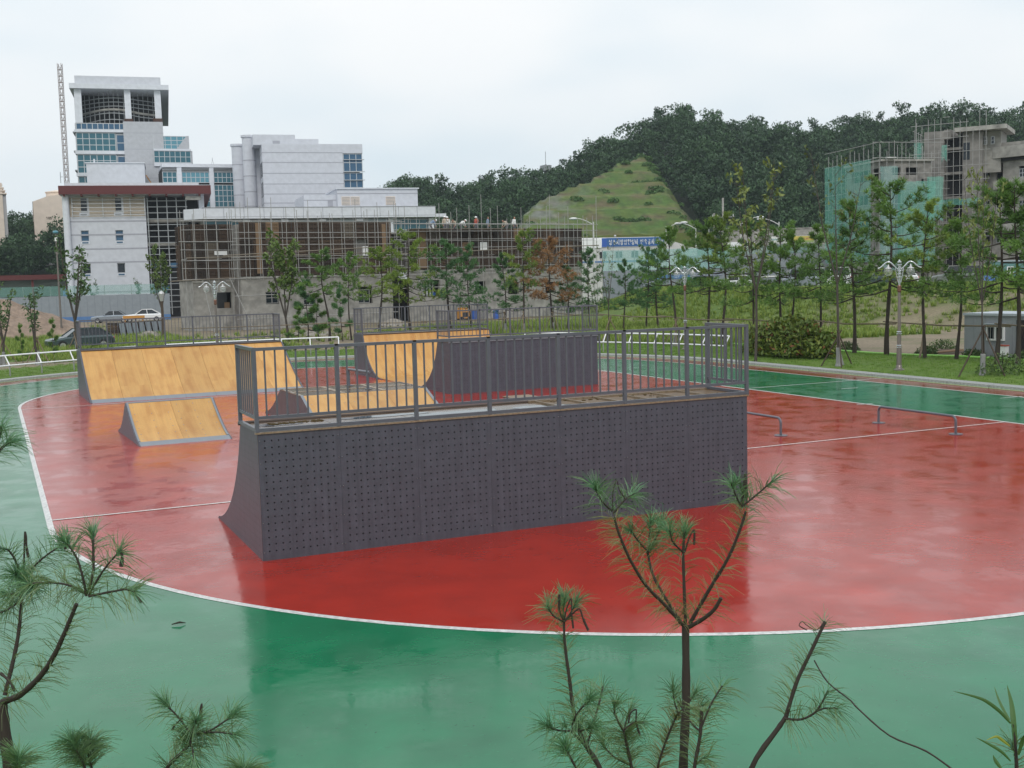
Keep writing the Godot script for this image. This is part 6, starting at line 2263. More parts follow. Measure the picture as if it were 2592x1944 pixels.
func make_trees() -> void:
	var g0 := Color(0.050, 0.120, 0.024)
	var g1 := Color(0.16, 0.29, 0.05)
	var b0 := Color(0.035, 0.105, 0.035)
	var b1 := Color(0.10, 0.23, 0.065)
	var y1 := Color(0.24, 0.33, 0.045)
	var pines: Array = []
	for k in 5:
		pines.append(pine(200 + k, 7.0, [2.9, 2.5, 3.1, 2.7, 2.4][k], [0.42, 0.48, 0.40, 0.45, 0.38][k], [0.12, 0.20, 0.10, 0.16, 0.08][k], [20, 18, 22, 19, 22][k], g0, g1 if k != 3 else y1))
	var blue: Array = []
	for k in 3:
		blue.append(pine(220 + k, 7.0, [3.0, 2.6, 2.2][k], [0.30, 0.34, 0.28][k], 0.10, [26, 24, 24][k], b0, b1))
	var yellow: Array = [pine(230, 7.0, 3.1, 0.36, 0.14, 25, Color(0.08, 0.16, 0.015), y1), pine(231, 7.0, 2.8, 0.4, 0.2, 22, Color(0.08, 0.16, 0.015), y1)]
	var brown: Array = pine(240, 7.0, 3.0, 0.36, 0.08, 28, Color(0.24, 0.11, 0.035), Color(0.34, 0.19, 0.08))
	var bare: Array = [sapling(250, 9.0, 4, 0.33, 1.5, 420, 0.20, Color(0.12, 0.16, 0.03), Color(0.20, 0.24, 0.06), 0.62), sapling(251, 9.0, 3, 0.38, 1.3, 160, 0.18, Color(0.08, 0.12, 0.03), Color(0.14, 0.17, 0.05), 0.7)]
	var young: Array = [sapling(260, 4.0, 3, 0.28, 0.8, 420, 0.13, Color(0.05, 0.11, 0.03), Color(0.09, 0.15, 0.045), 0.45), sapling(261, 4.0, 2, 0.25, 0.7, 300, 0.13, Color(0.045, 0.10, 0.03), Color(0.08, 0.14, 0.045), 0.5), sapling(262, 5.5, 5, 0.2, 1.0, 1300, 0.17, Color(0.07, 0.13, 0.02), Color(0.13, 0.19, 0.035), 0.45)]
	var baby: Array = [pine(270, 3.0, 0.95, 0.2, 0.05, 9, b0, b1), pine(271, 3.0, 0.85, 0.25, 0.08, 8, g0, g1)]
	var row := "pines in the row along the right side of the court"
	var back := "pines and saplings behind the half pipe"
	var left := "staked saplings on the left"
	# [kind, label, foot, height, width factor, turn]
	var list := [
		["pine_tree", pines[1], "slim dark pine directly left of the park lamp that stands among the pines", Vector3(29.27, 0.10, -35.33), 6.15, 0.9, 0.4, row],
		["pine_tree", pines[0], "pine with a straight bare trunk, first one right of the lamp among the pines", Vector3(33.63, 0.10, -38.92), 6.87, 1.0, 1.1, row],
		["pine_tree", pines[3], "pine with a kinked knobbly trunk, before the green hut with the awning", Vector3(34.15, 0.10, -38.30), 7.09, 1.0, 2.0, row],
		["pine_tree", pines[4], "pine half hidden behind the tall forked sapling, left of the big round shrub", Vector3(32.00, 0.10, -32.30), 6.41, 0.85, 3.0, row],
		["pine_tree", pines[2], "pine rising behind the left part of the round shrub, with a low drooping limb", Vector3(32.99, 0.10, -31.20), 6.00, 0.95, 0.2, row],
		["pine_tree", pines[1], "thin pine rising behind the middle of the round shrub", Vector3(33.06, 0.10, -30.59), 5.78, 0.85, 4.1, row],
		["pine_tree", pines[0], "pine behind the right end of the round shrub, before the printed banner hall", Vector3(33.15, 0.10, -28.46), 5.97, 0.9, 5.2, row],
		["pine_tree", pines[4], "slender pine between the tall bare sapling and the right park lamp", Vector3(32.56, 0.10, -25.37), 6.91, 0.95, 1.7, row],
		["pine_tree", pines[2], "tall pine with a thick forked trunk just left of the right park lamp", Vector3(32.94, 0.10, -23.69), 7.51, 1.05, 2.6, row],
		["pine_tree", pines[3], "crooked dark trunked pine just right of the right park lamp", Vector3(32.18, 0.10, -20.57), 6.42, 0.9, 3.7, row],
		["pine_tree", pines[1], "pine whose trunk splits low into two, left of the grey cabin", Vector3(32.86, 0.10, -19.53), 5.65, 1.0, 4.6, row],
		["pine_tree", pines[0], "tall pine before the barred window of the grey cabin", Vector3(31.54, 0.10, -16.21), 6.70, 1.0, 0.9, row],
		["pine_tree", pines[4], "pine at the right edge of the photo, before the door of the grey cabin", Vector3(32.08, 0.10, -15.70), 6.89, 1.0, 2.2, row],
		["pine_tree", blue[1], "dense blue green pine, leftmost behind the right half of the half pipe railing", Vector3(29.73, 0.00, -68.94), 7.03, 1.15, 0.5, back],
		["pine_tree", blue[0], "narrow blue green pine next to the dense one behind the half pipe", Vector3(31.17, 0.00, -68.12), 6.56, 0.8, 1.5, back],
		["pine_tree", blue[2], "slim pale pine behind the middle of the half pipe's grey wall", Vector3(30.49, 0.00, -60.02), 5.68, 1.0, 2.5, back],
		["pine_tree", pines[3], "tall twin trunked pine left of the rusty brown one", Vector3(31.11, -0.00, -58.17), 7.22, 0.8, 3.4, back],
		["pine_tree", brown, "rusty brown dying pine behind the right end of the half pipe", Vector3(33.41, 0.00, -58.15), 6.65, 1.05, 0.0, back],
		["pine_tree", blue[2], "small green pine tucked against the right side of the brown pine", Vector3(35.06, 0.00, -59.12), 4.79, 1.1, 1.0, back],
		["pine_tree", blue[0], "bushy pine at the right end of the half pipe railing", Vector3(36.16, 0.00, -57.59), 5.79, 0.85, 2.0, back],
		["pine_tree", blue[1], "low branched pine in the gap right of the half pipe", Vector3(37.67, 0.00, -55.47), 4.99, 1.0, 3.0, back],
		["pine_tree", blue[0], "pine on the grass before the blue sign of the site office", Vector3(40.13, 0.00, -56.45), 5.86, 0.85, 4.0, back],
		["pine_tree", blue[2], "pine beside the one before the blue sign, nearer the lamp", Vector3(40.68, 0.00, -55.67), 5.99, 1.0, 5.0, back],
		["pine_tree", yellow[0], "broad yellow green pine over the left end of the half pipe", Vector3(26.65, 0.00, -69.65), 7.73, 0.95, 0.3, back],
		["pine_tree", yellow[1], "yellow green pine with a curved low limb, left of the broad one", Vector3(24.34, 0.00, -70.50), 6.55, 1.15, 1.3, back],
		["pine_tree", pines[1], "thin straight pine between the curly trunked pine and the half pipe", Vector3(19.33, 0.00, -61.13), 5.98, 0.75, 2.3, back],
		["pine_tree", pine(245, 7.0, 2.4, 0.55, 0.22, 17, g0, g1), "pine with a wavy dark trunk in the gap between bank ramp and half pipe", Vector3(17.80, 0.00, -61.30), 6.16, 1.15, 0.8, back],
		["young_pine", baby[0], "young pine nearest the end of the bank ramp railing", Vector3(16.47, 0.00, -62.06), 4.33, 0.9, 0.0, back],
		["young_pine", baby[1], "young pine second from the bank ramp, before the small dark window", Vector3(17.26, 0.00, -61.95), 3.37, 1.0, 1.0, back],
		["young_pine", baby[0], "sparse young pine just left of the thin straight pine", Vector3(18.33, 0.00, -59.84), 3.65, 0.7, 2.0, back],
		["young_pine", baby[1], "bushy small pine low behind the white guard rail in the gap", Vector3(14.93, 0.00, -58.41), 2.48, 1.1, 3.0, back],
	]
	for q in list:
		var h: float = q[4]
		var base := 3.0 if q[0] == "young_pine" else 7.0
		var k := h / base
		plant(q[0], q[2], q[1], q[3], Vector3(k * q[5], k, k * q[5]), q[6], "")
	var list2 := [
		[bare[0], "tall forked sapling with yellow green leaves in its top, left of the round shrub", Vector3(26.80, 0.15, -24.97), 9.02, 0.9, 0.3, 9.0],
		[bare[1], "tall nearly leafless forked sapling with a wrapped foot, right of the round shrub", Vector3(27.35, 0.15, -20.25), 8.60, 0.85, 0.9, 9.0],
		[bare[0], "thin staked sapling before the grey cabin, its foot wrapped in white cloth", Vector3(27.99, 0.15, -13.48), 7.38, 0.6, 2.0, 9.0],
		[bare[1], "bare forked sapling before the gap between the brown pine and the lamp", Vector3(29.85, 0.10, -43.44), 5.99, 0.8, 3.0, 9.0],
		[bare[1], "bare sapling with two straight stems right beside the half pipe's end", Vector3(29.38, 0.10, -44.01), 4.10, 0.9, 1.4, 9.0],
		[young[2], "leafy yellow green sapling with several thin stems at the end of the bank ramp", Vector3(15.39, 0.00, -63.36), 8.20, 0.95, 0.0, 5.5],
		[young[2], "leafy sapling standing before the dark steel bay of the stone wing", Vector3(12.41, 0.00, -104.44), 8.79, 0.8, 1.2, 5.5],
		[young[0], "forked sapling at the left end of the bank ramp railing, before the stone wing", Vector3(1.41, 0.00, -60.61), 7.15, 1.0, 0.5, 4.0],
		[young[1], "staked sapling second from the left edge, on the lawn verge", Vector3(-1.23, 0.10, -48.31), 4.12, 1.25, 1.5, 4.0],
		[young[0], "staked sapling at the very left edge of the photo", Vector3(-2.85, 0.10, -51.14), 4.38, 1.1, 2.6, 4.0],
		[young[1], "small sapling before the fence, right of the forked one", Vector3(8.70, 0.00, -140.38), 5.41, 0.9, 3.3, 4.0],
		[young[1], "small sapling before the fence, above the white car", Vector3(14.00, 0.00, -139.14), 5.39, 1.0, 4.4, 4.0],
		[baby[1], "tiny seedling tree between the two staked saplings", Vector3(-1.93, -0.00, -50.71), 2.20, 0.6, 0.0, 3.0],
		[baby[1], "tiny seedling tree left of the bank ramp's end", Vector3(-0.36, 0.00, -50.08), 2.40, 0.6, 1.0, 3.0],
	]
	for q in list2:
		var k: float = q[3] / q[6]
		plant("sapling", q[1], q[0], q[2], Vector3(k * q[4], k, k * q[4]), q[5], "", "bark_grey")
	# tripods of stakes, and cloth round the feet they hold
	var tri := [["stakes", Vector3(27.35, 0.15, -20.25), "tripod of dark stakes round the tall leafless sapling", 1.0], ["stakes", Vector3(27.99, 0.15, -13.48), "tripod of stakes round the thin sapling before the grey cabin", 1.2], ["stakes", Vector3(-1.23, 0.10, -48.31), "tripod of stakes round the second sapling from the left edge", 1.0], ["stakes", Vector3(-2.85, 0.10, -51.14), "tripod of stakes round the sapling at the left edge", 1.0], ["stakes", Vector3(1.41, 0.00, -60.61), "tripod of stakes at the left end of the bank ramp", 0.9],
		["stakes", Vector3(30.49, 0.00, -60.02), "tripod of pale stakes round the slim pine behind the half pipe", 1.1], ["stakes", Vector3(31.11, -0.00, -58.17), "tripod of pale stakes round the twin trunked pine", 1.1], ["stakes", Vector3(33.41, 0.00, -58.15), "tripod of pale stakes round the brown pine", 1.1], ["stakes", Vector3(29.85, 0.10, -43.44), "tripod of pale stakes round the bare sapling right of the half pipe", 1.1], ["stakes", Vector3(29.27, 0.10, -35.33), "tripod of pale stakes left of the lamp among the pines", 1.0]]
	for i in tri.size():
		var q: Array = tri[i]
		var p: Vector3 = q[1]
		var t := thing("tree_stakes", q[2], "tree stakes", Vector3(p.x, land(p.x, p.z), p.z), i * 0.7, "")
		for k in 3:
			var a := TAU * k / 3.0
			var o := Vector3(cos(a), 0, sin(a))
			obj("stake", Sh.new().pipe(o * 0.75 * q[3] - Vector3(0, 0.1, 0), o * -0.06 + Vector3(0.05 * k, 1.45 * q[3], 0), 0.028, 6), M["stake_dark" if i < 2 else "stake"], t)
		if i in [0, 1, 2, 3, 4, 5, 6, 7, 9]:
			var c := thing("trunk_cloth", "white cloth round the foot of " + ["the tall leafless sapling right of the shrub", "the thin sapling before the grey cabin", "the second sapling from the left edge", "the sapling at the left edge", "the sapling by the bank ramp", "the slim pine behind the half pipe", "the twin trunked pine", "the rusty brown pine", "", "the dark pine left of the lamp"][i], "cloth", Vector3(p.x, land(p.x, p.z), p.z), i * 1.1, "")
			obj("wrap", Sh.new().lathe([Vector2(0.14, 0.0), Vector2(0.10, 0.12), Vector2(0.085, 0.4), Vector2(0.09, 0.7), Vector2(0.08, 0.75)], Vector3.ZERO, 9), M["trunk_cloth"], c)
			obj("loose_end", Sh.new().slab(PackedVector2Array([Vector2(0.06, 0.7), Vector2(0.08, 0.1), Vector2(0.3, 0.0), Vector2(0.2, 0.3)]), 0.02, 0.03), M["trunk_cloth"], c)
	# the big shrub
	rng.seed = 280
	var sh := thing("shrub", "big rounded yellow green shrub on the lawn behind the near railing's right end", "shrub", Vector3(28.9, land(28.9, -25.4), -25.4), 0.0)
	var s := Sh.new()
	s.colored = true
	var w := Sh.new()
	for i in 5600:
		var a := sphere_dir()
		a.y = absf(a.y)
		var lump := 1.0 + 0.22 * fn.get_noise_3d(a.x * 9.0, a.y * 9.0, a.z * 9.0)
		var p := Vector3(a.x * 1.25, a.y * 1.62 + 0.12, a.z * 3.0) * lump * pow(rng.randf(), 0.22)
		s.col = Color(0.055, 0.11, 0.012).lerp(Color(0.19, 0.22, 0.03), rng.randf() * rng.randf() + 0.12)
		if rng.randf() < 0.05:
			s.col = Color(0.20, 0.09, 0.03)
		var d := (sphere_dir() + Vector3(0, 0.3, 0)).normalized() * 0.17
		var side := d.cross(sphere_dir()).normalized() * 0.055
		s.leaf(p, d, side)
		s.leaf(p, -d * 0.5, -side)
	for i in 46:
		var a := rng.randf() * TAU
		var foot := Vector3(rnd(-0.8, 0.8), 0, rnd(-2.2, 2.2))
		w.tube(PackedVector3Array([foot, foot * 1.15 + Vector3(0, 0.7, 0), foot * 1.3 + Vector3(cos(a) * 0.3, 1.5, sin(a) * 0.3)]), PackedFloat32Array([0.016, 0.012, 0.005]), 4, false)
	obj("stems", w, M["twig"], sh).set_meta("kind", "stuff")
	obj("foliage", s, M["leaf"], sh)
	var small := [["low dark shrub by the lime edging at the left of the right park lamp", 34.9, -28.5, 0.5], ["low dark shrub by the lime edging right of the right park lamp", 35.0, -23.4, 0.45], ["low pale shrub on the bare soil beyond the lime edging", 37.5, -25.0, 0.6], ["small shrub beside the left corner of the grey cabin", 34.6, -20.3, 0.4], ["small shrub before the door of the grey cabin", 34.5, -17.5, 0.45], ["brownish shrub at the right edge by the kerb", 28.6, -13.2, 0.75], ["low shrub on the lawn behind the guard rail in the gap", 9.6, -47.5, 0.6], ["low shrub beside the young pines in the gap", 11.5, -48.6, 0.55]]
	for i in small.size():
		var q: Array = small[i]
		rng.seed = 290 + i
		var t := thing("small_shrub", q[0], "shrub", Vector3(q[1], land(q[1], q[2]), q[2]), 0.0, "")
		var f := Sh.new()
		f.colored = true
		var ww := Sh.new()
		for k in 700:
			var a := sphere_dir()
			a.y = absf(a.y)
			f.col = Color(0.03, 0.075, 0.018).lerp(Color(0.10, 0.15, 0.035), rng.randf())
			f.leaf(a * q[3] * pow(rng.randf(), 0.3) * Vector3(1.2, 1.0, 1.2), sphere_dir() * 0.11, sphere_dir() * 0.035)
		for k in 7:
			ww.pipe(Vector3.ZERO, (sphere_dir() * 0.4 + Vector3.UP) * q[3] * 0.8, 0.012, 4)
		obj("stems", ww, M["twig"], t).set_meta("kind", "stuff")
		obj("foliage", f, M["leaf"], t)


func make_small_things() -> void:
	# heap of soil
	var s := Sh.new()
	var n := 40
	var pts: Array = []
	for j in n + 1:
		var row := PackedVector3Array()
		for i in n + 1:
			var x := -9.0 + 18.0 * i / n
			var z := -6.0 + 12.0 * j / n
			var r := sqrt(x * x / 80.0 + z * z / 34.0)
			var h := 4.0 * pow(maxf(0.0, 1.0 - r), 0.85) * (0.9 + 0.25 * fn.get_noise_2d(x * 1.3, z * 1.3)) + 0.12 * fn.get_noise_2d(x * 5.0, z * 5.0) - 0.08
			row.append(Vector3(x, h, z))
		pts.append(row)
	for j in n:
		for i in n:
			s.quad(pts[j + 1][i], pts[j + 1][i + 1], pts[j][i + 1], pts[j][i])
	var heap := obj("soil_heap", s, M["soil_heap"])
	heap.position = Vector3(-3.0, 0, -92.0)
	tag(heap, "big heap of bare brown soil at the left edge, before the sheet fence", "soil heap")
	rng.seed = 301
	var piles := [["pale rubble heap behind the bank ramp railing", 8.2, -80.5, 1.1, 0.5], ["low strip of pale rubble behind the half pipe's left end", 19.5, -72.0, 2.2, 0.3], ["rubble heap at the right foot of the concrete shell", 30.0, -84.0, 1.5, 0.6]]
	for i in piles.size():
		var q: Array = piles[i]
		var t := thing("rubble_heap", q[0], "rubble", Vector3(q[1], land(q[1], q[2]), q[2]), i * 0.6, "")
		var base := Sh.new().lathe([Vector2(q[3], -0.05), Vector2(q[3] * 0.6, q[4] * 0.6), Vector2(q[3] * 0.2, q[4]), Vector2(0.01, q[4] * 1.05)], Vector3.ZERO, 11)
		obj("mound", base, M["rubble"], t)
		for k in 26:
			var a := rng.randf() * TAU
			var r: float = q[3] * rnd(0.3, 1.25)
			var h: float = maxf(0.0, q[4] * (1.0 - r / q[3]))
			obj("lump", Sh.new().ball(Vector3(cos(a) * r, h + 0.05, sin(a) * r), Vector3(rnd(0.08, 0.24), rnd(0.06, 0.15), rnd(0.08, 0.2)), 4, 6), M["rubble"], t)
	var stack := thing("board_stack", "dark stack of shuttering boards with grey sheets leaning on it, behind the bank ramp", "board stack", Vector3(6.0, 0, -83.8), 0.62)
	for k in 6:
		part_box("board_layer", stack, M["form_%d" % (k % 3)], 0.0, 5.2, k * 0.2, k * 0.2 + 0.17, -1.2 + 0.04 * (k % 2), 0.0)
	for k in 7:
		var o := obj("leaning_sheet", Sh.new().box(-0.26, 0.26, 0.0, 1.15, -0.02, 0.02), M["hoarding_joint"], stack)
		o.position = Vector3(0.5 + k * 0.7, 0.0, 0.3)
		o.rotation.x = -0.2
	var ob := thing("orange_barrier", "orange barrier board standing before the white car", "barrier", Vector3(10.29, -0.00, -110.28), -0.3)
	part_box("board", ob, M["plastic_orange"], -1.1, 1.1, 0.75, 1.15, -0.04, 0.04)
	for x in [-0.9, 0.9]:
		part_box("leg", ob, M["plastic_orange"], x - 0.05, x + 0.05, 0.0, 0.75, -0.2, 0.2)
	var gen := thing("site_generator", "small orange machine at the foot of the concrete shell", "machine", Vector3(38.93, 0.00, -89.11), 0.1)
	part_box("body", gen, M["plastic_orange"], -0.6, 0.6, 0.2, 1.0, -0.4, 0.4)
	part_box("hood", gen, M["plastic_orange"], -0.45, 0.3, 1.0, 1.25, -0.35, 0.35)
	part_box("grille", gen, M["void_dark"], -0.3, 0.3, 0.35, 0.8, 0.4, 0.42)
	for x in [-0.4, 0.4]:
		obj("wheel", Sh.new().pipe(Vector3(x, 0.2, -0.45), Vector3(x, 0.2, 0.45), 0.2, 12), M["tyre"], gen)
	for q in [["blue drum beside the orange machine", Vector3(40.49, 0.00, -90.24)], ["blue drum right of the timber pile, before the concrete shell", Vector3(42.33, 0.00, -88.91)]]:
		var d := thing("blue_drum", q[0], "drum", q[1], 0.0)
		obj("barrel", Sh.new().lathe([Vector2(0.01, 0.0), Vector2(0.28, 0.0), Vector2(0.3, 0.3), Vector2(0.28, 0.6), Vector2(0.3, 0.88), Vector2(0.01, 0.9)], Vector3.ZERO, 14), M["tarp_blue"], d)
		obj("cap", Sh.new().lathe([Vector2(0.08, 0.9), Vector2(0.08, 0.95), Vector2(0.01, 0.955)], Vector3(0.1, 0, 0), 8), M["void_dark"], d)
	for q in [["pile of brown timber between the blue drums", Vector3(42.63, 0.00, -92.56), 4], ["pile of dark scrap timber at the left foot of the concrete shell", Vector3(31.74, -0.00, -95.91), 5], ["few loose planks on the bare soil left of the grey cabin", Vector3(36.5, 0.0, -24.0), 2]]:
		var t := thing("timber_pile", q[0], "timber", Vector3(q[1].x, land(q[1].x, q[1].z), q[1].z), 0.25)
		for k in int(q[2]) * 3:
			obj("plank", Sh.new().bar(Vector3(-1.5 + rnd(-0.3, 0.3), 0.05 + 0.09 * (k / 3), -0.4 + 0.35 * (k % 3) + rnd(-0.1, 0.1)), Vector3(1.5 + rnd(-0.3, 0.3), 0.05 + 0.09 * (k / 3), -0.4 + 0.35 * (k % 3) + rnd(-0.1, 0.1)), 0.22, 0.06), M["form_%d" % [1, 3, 4, 0][k % 4]], t)
	for q in [["blue tarpaulin heap between the parked cars behind the right park lamp", Vector3(78.314, 1.661, -76.645), 1.5, 0.8], ["blue tarpaulin heap beside the teal cabin", Vector3(88.541, 1.077, -72.001), 2.0, 1.1]]:
		var sh := Sh.new()
		var m := 10
		var g: Array = []
		for j in m + 1:
			var rw := PackedVector3Array()
			for i in m + 1:
				var x: float = (i * 2.0 / m - 1.0) * q[2]
				var z: float = (j * 2.0 / m - 1.0) * 0.9
				rw.append(Vector3(x, q[3] * pow(maxf(0.0, 1.0 - pow(absf(x) / q[2], 3.0)), 0.6) * (1.0 - 0.75 * z * z) * (0.9 + 0.2 * fn.get_noise_2d(x * 6.0, z * 6.0)) - 0.03, z))
			g.append(rw)
		for j in m:
			for i in m:
				sh.quad(g[j + 1][i], g[j + 1][i + 1], g[j][i + 1], g[j][i])
		var o := obj("tarpaulin", sh, M["tarp_blue"])
		o.position = Vector3(q[1].x, land(q[1].x, q[1].z), q[1].z)
		o.rotation.y = -0.75
		tag(o, q[0], "tarpaulin")
	var stand := thing("wash_stand", "small white stand with a red top against the grey cabin", "stand", Vector3(34.85, land(34.8, -18.6), -18.75), -1.45)
	part_box("top", stand, M["shirt_red"], -0.2, 0.2, 0.55, 0.6, 0.1, 0.4)
	part_box("body", stand, M["sign_white"], -0.18, 0.18, 0.0, 0.55, 0.12, 0.38)
	for q in [["plank leaning on a pine trunk right of the right park lamp", Vector3(32.3, 0, -21.0), Vector3(33.2, 1.5, -21.6)], ["plank leaning on the pine behind the round shrub", Vector3(33.0, 0, -29.2), Vector3(34.3, 1.4, -29.6)]]:
		var a: Vector3 = q[1]
		tag(obj("leaning_plank", Sh.new().bar(a + Vector3(0, land(a.x, a.z) - 0.05, 0), q[2] + Vector3(0, 0.1, 0), 0.09, 0.04), M["stake"]), q[0], "plank")
	var tw := Sh.new().tube(PackedVector3Array([Vector3(-0.09, 0.02, 0), Vector3(0, 0.035, 0.01), Vector3(0.07, 0.015, 0.0)]), PackedFloat32Array([0.006, 0.014, 0.004]), 5)
	var o2 := obj("fallen_twig", tw, M["twig"])
	o2.position = Vector3(-1.55, 0.00, 2.62)
	tag(o2, "small dark twig lying on the green track, left foreground", "twig")


# ---- cars ----
func car(label: String, paint: Material, at: Vector3, turn: float, l: float, w: float, h: float, hood: float, belt: float, cabin: Array) -> Node3D:
	var t := thing("parked_car", label, "car", Vector3(at.x, land(at.x, at.z), at.z), turn, "")
	var s := Sh.new()
	var hw := w / 2
	var st := [[-l / 2, 0.35, hood - 0.18, hw * 0.72], [-l / 2 + 0.12, 0.24, hood - 0.08, hw * 0.9], [-l / 2 + 0.6, 0.2, hood, hw], [cabin[0], 0.2, belt, hw], [0.0, 0.2, belt + 0.02, hw], [cabin[3], 0.2, belt + 0.03, hw], [l / 2 - 0.4, 0.22, belt, hw], [l / 2 - 0.1, 0.28, belt - 0.06, hw * 0.92], [l / 2, 0.4, belt - 0.16, hw * 0.78]]
	var rings: Array = []
	for q in st:
		var y0: float = q[1]
		var y1: float = q[2]
		var a: float = q[3]
		rings.append([Vector3(q[0], y0, a * 0.9), Vector3(q[0], y0 + 0.18, a), Vector3(q[0], y1 - 0.12, a), Vector3(q[0], y1, a * 0.86), Vector3(q[0], y1 + 0.015, 0), Vector3(q[0], y1, -a * 0.86), Vector3(q[0], y1 - 0.12, -a), Vector3(q[0], y0 + 0.18, -a), Vector3(q[0], y0, -a * 0.9)])
	for i in rings.size() - 1:
		for k in 9:
			var j := (k + 1) % 9
			s.quad(rings[i][k], rings[i + 1][k], rings[i + 1][j], rings[i][j])
	for k in range(1, 8):
		s.tri(rings[0][0], rings[0][k], rings[0][k + 1])
		s.tri(rings[-1][0], rings[-1][k + 1], rings[-1][k])
	obj("body", s, paint, t)
	var c0: float = cabin[0]
	var c1: float = cabin[1]
	var c2: float = cabin[2]
	var c3: float = cabin[3]
	var a := hw * 0.84
	var b := hw * 0.66
	var low := [Vector3(c0, belt, a), Vector3(c3, belt + 0.02, a), Vector3(c3, belt + 0.02, -a), Vector3(c0, belt, -a)]
	var top := [Vector3(c1, h, b), Vector3(c2, h, b), Vector3(c2, h, -b), Vector3(c1, h, -b)]
	var names := ["side_window", "rear_window", "side_window", "windscreen"]
	for k in 4:
		var j := (k + 1) % 4
		var g := Sh.new()
		g.quad(low[k], low[j], top[j], top[k])
		obj(names[k], g, M["car_glass"], t)
	var r := Sh.new()
	r.quad(top[0] + Vector3(-0.03, 0, 0.03), top[1] + Vector3(0.03, 0, 0.03), top[2] + Vector3(0.03, 0, -0.03), top[3] + Vector3(-0.03, 0, -0.03))
	for k in 4:
		var e := Vector3(0, 0, 0.012 if k < 2 else -0.012)
		r.bar(low[k] + e, top[k] + e, 0.07)
		r.bar(top[k], top[(k + 1) % 4], 0.06)
	for sd in [0, 1]:
		var m0: Vector3 = low[0 if sd == 0 else 3].lerp(low[1 if sd == 0 else 2], 0.5)
		var m1: Vector3 = top[0 if sd == 0 else 3].lerp(top[1 if sd == 0 else 2], 0.45)
		r.bar(m0, m1, 0.06)
	obj("roof", r, paint, t)
	for x in [-l / 2 + 0.8, l / 2 - 0.85]:
		for z in [-1.0, 1.0]:
			var wh := obj("wheel", Sh.new().pipe(Vector3(x, 0.31, z * (hw - 0.2)), Vector3(x, 0.31, z * (hw + 0.015)), 0.31, 18), M["tyre"], t)
			obj("rim", Sh.new().pipe(Vector3(x, 0.31, z * (hw + 0.0)), Vector3(x, 0.31, z * (hw + 0.03)), 0.19, 12), M["rim"], wh)
	for z in [-1.0, 1.0]:
		obj("headlight", Sh.new().ball(Vector3(-l / 2 + 0.14, hood - 0.2, z * hw * 0.66), Vector3(0.1, 0.09, 0.2), 6, 8), M["lamp_clear"], t)
		obj("tail_light", Sh.new().ball(Vector3(l / 2 - 0.1, belt - 0.2, z * hw * 0.74), Vector3(0.1, 0.11, 0.16), 6, 8), M["lamp_red"], t)
		obj("mirror", Sh.new().ball(Vector3(c0 + 0.25, belt + 0.08, z * (hw + 0.06)), Vector3(0.07, 0.07, 0.1), 5, 7), paint, t)
	return t


func make_cars() -> void:
	car("white saloon car with its tail to the right, parked before the sheet fence", M["car_white"], Vector3(13.21, 0.00, -127.12), -0.15, 4.7, 1.8, 1.46, 0.86, 0.92, [-0.95, -0.1, 1.0, 1.9])
	car("silver grey saloon parked left of the white one", M["car_silver"], Vector3(9.75, 0.00, -128.37), -0.25, 4.6, 1.75, 1.42, 0.84, 0.9, [-0.9, -0.2, 0.9, 1.6])
	car("dark estate car low in the grass by the soil heap", M["car_dark"], Vector3(2.039, 0.923, -66.750) * Vector3(1, 0, 1), 0.2, 4.3, 1.75, 1.38, 0.8, 0.88, [-1.0, -0.3, 1.2, 1.9])
	car("grey four wheel drive car on the bank by the teal cabin", M["car_grey"], Vector3(80.614, 1.129, -66.757), -0.85, 4.6, 1.85, 1.85, 1.05, 1.12, [-1.2, -0.7, 2.0, 2.25])
	car("dark car half hidden by the trunk left of the right park lamp", M["car_dark"], Vector3(78.317, 1.335, -74.410), -0.75, 4.5, 1.8, 1.55, 0.95, 1.0, [-1.0, -0.4, 1.4, 2.0])
	car("white car beside the dark one, right behind the right park lamp", M["car_white"], Vector3(85.311, 1.376, -80.082), -0.7, 4.6, 1.8, 1.6, 0.9, 1.0, [-1.1, -0.6, 1.5, 2.1])
	car("white car parked to the right of the green hut", M["car_white"], Vector3(70.094, 2.128, -88.080), -0.5, 4.4, 1.75, 1.5, 0.88, 0.95, [-1.0, -0.3, 1.2, 1.9])
	car("pale van parked before the hoarding behind the round shrub", M["car_silver"], Vector3(68.409, 1.869, -74.504), -0.3, 4.4, 1.8, 1.95, 1.15, 1.2, [-1.7, -1.3, 2.0, 2.15])
	car("white van beside the pale one, seen between the pines", M["car_white"], Vector3(74.652, 1.786, -78.299), -0.6, 4.6, 1.85, 2.0, 1.15, 1.2, [-1.7, -1.2, 2.0, 2.2])


# ---- people: one skin from smoothly joined tapered bones, meshed with surface nets ----
func bone_field(p: Vector3, bones: Array, blend: float) -> float:
	var d := 9.0
	for b in bones:
		var a: Vector3 = b[0]
		var ab: Vector3 = b[1] - a
		var t := clampf((p - a).dot(ab) / maxf(ab.length_squared(), 1e-6), 0.0, 1.0)
		var e := (p - a - ab * t).length() - lerpf(b[2], b[3], t)
		var k := clampf(0.5 + 0.5 * (d - e) / blend, 0.0, 1.0)
		d = lerpf(d, e, k) - blend * k * (1.0 - k)
	return d


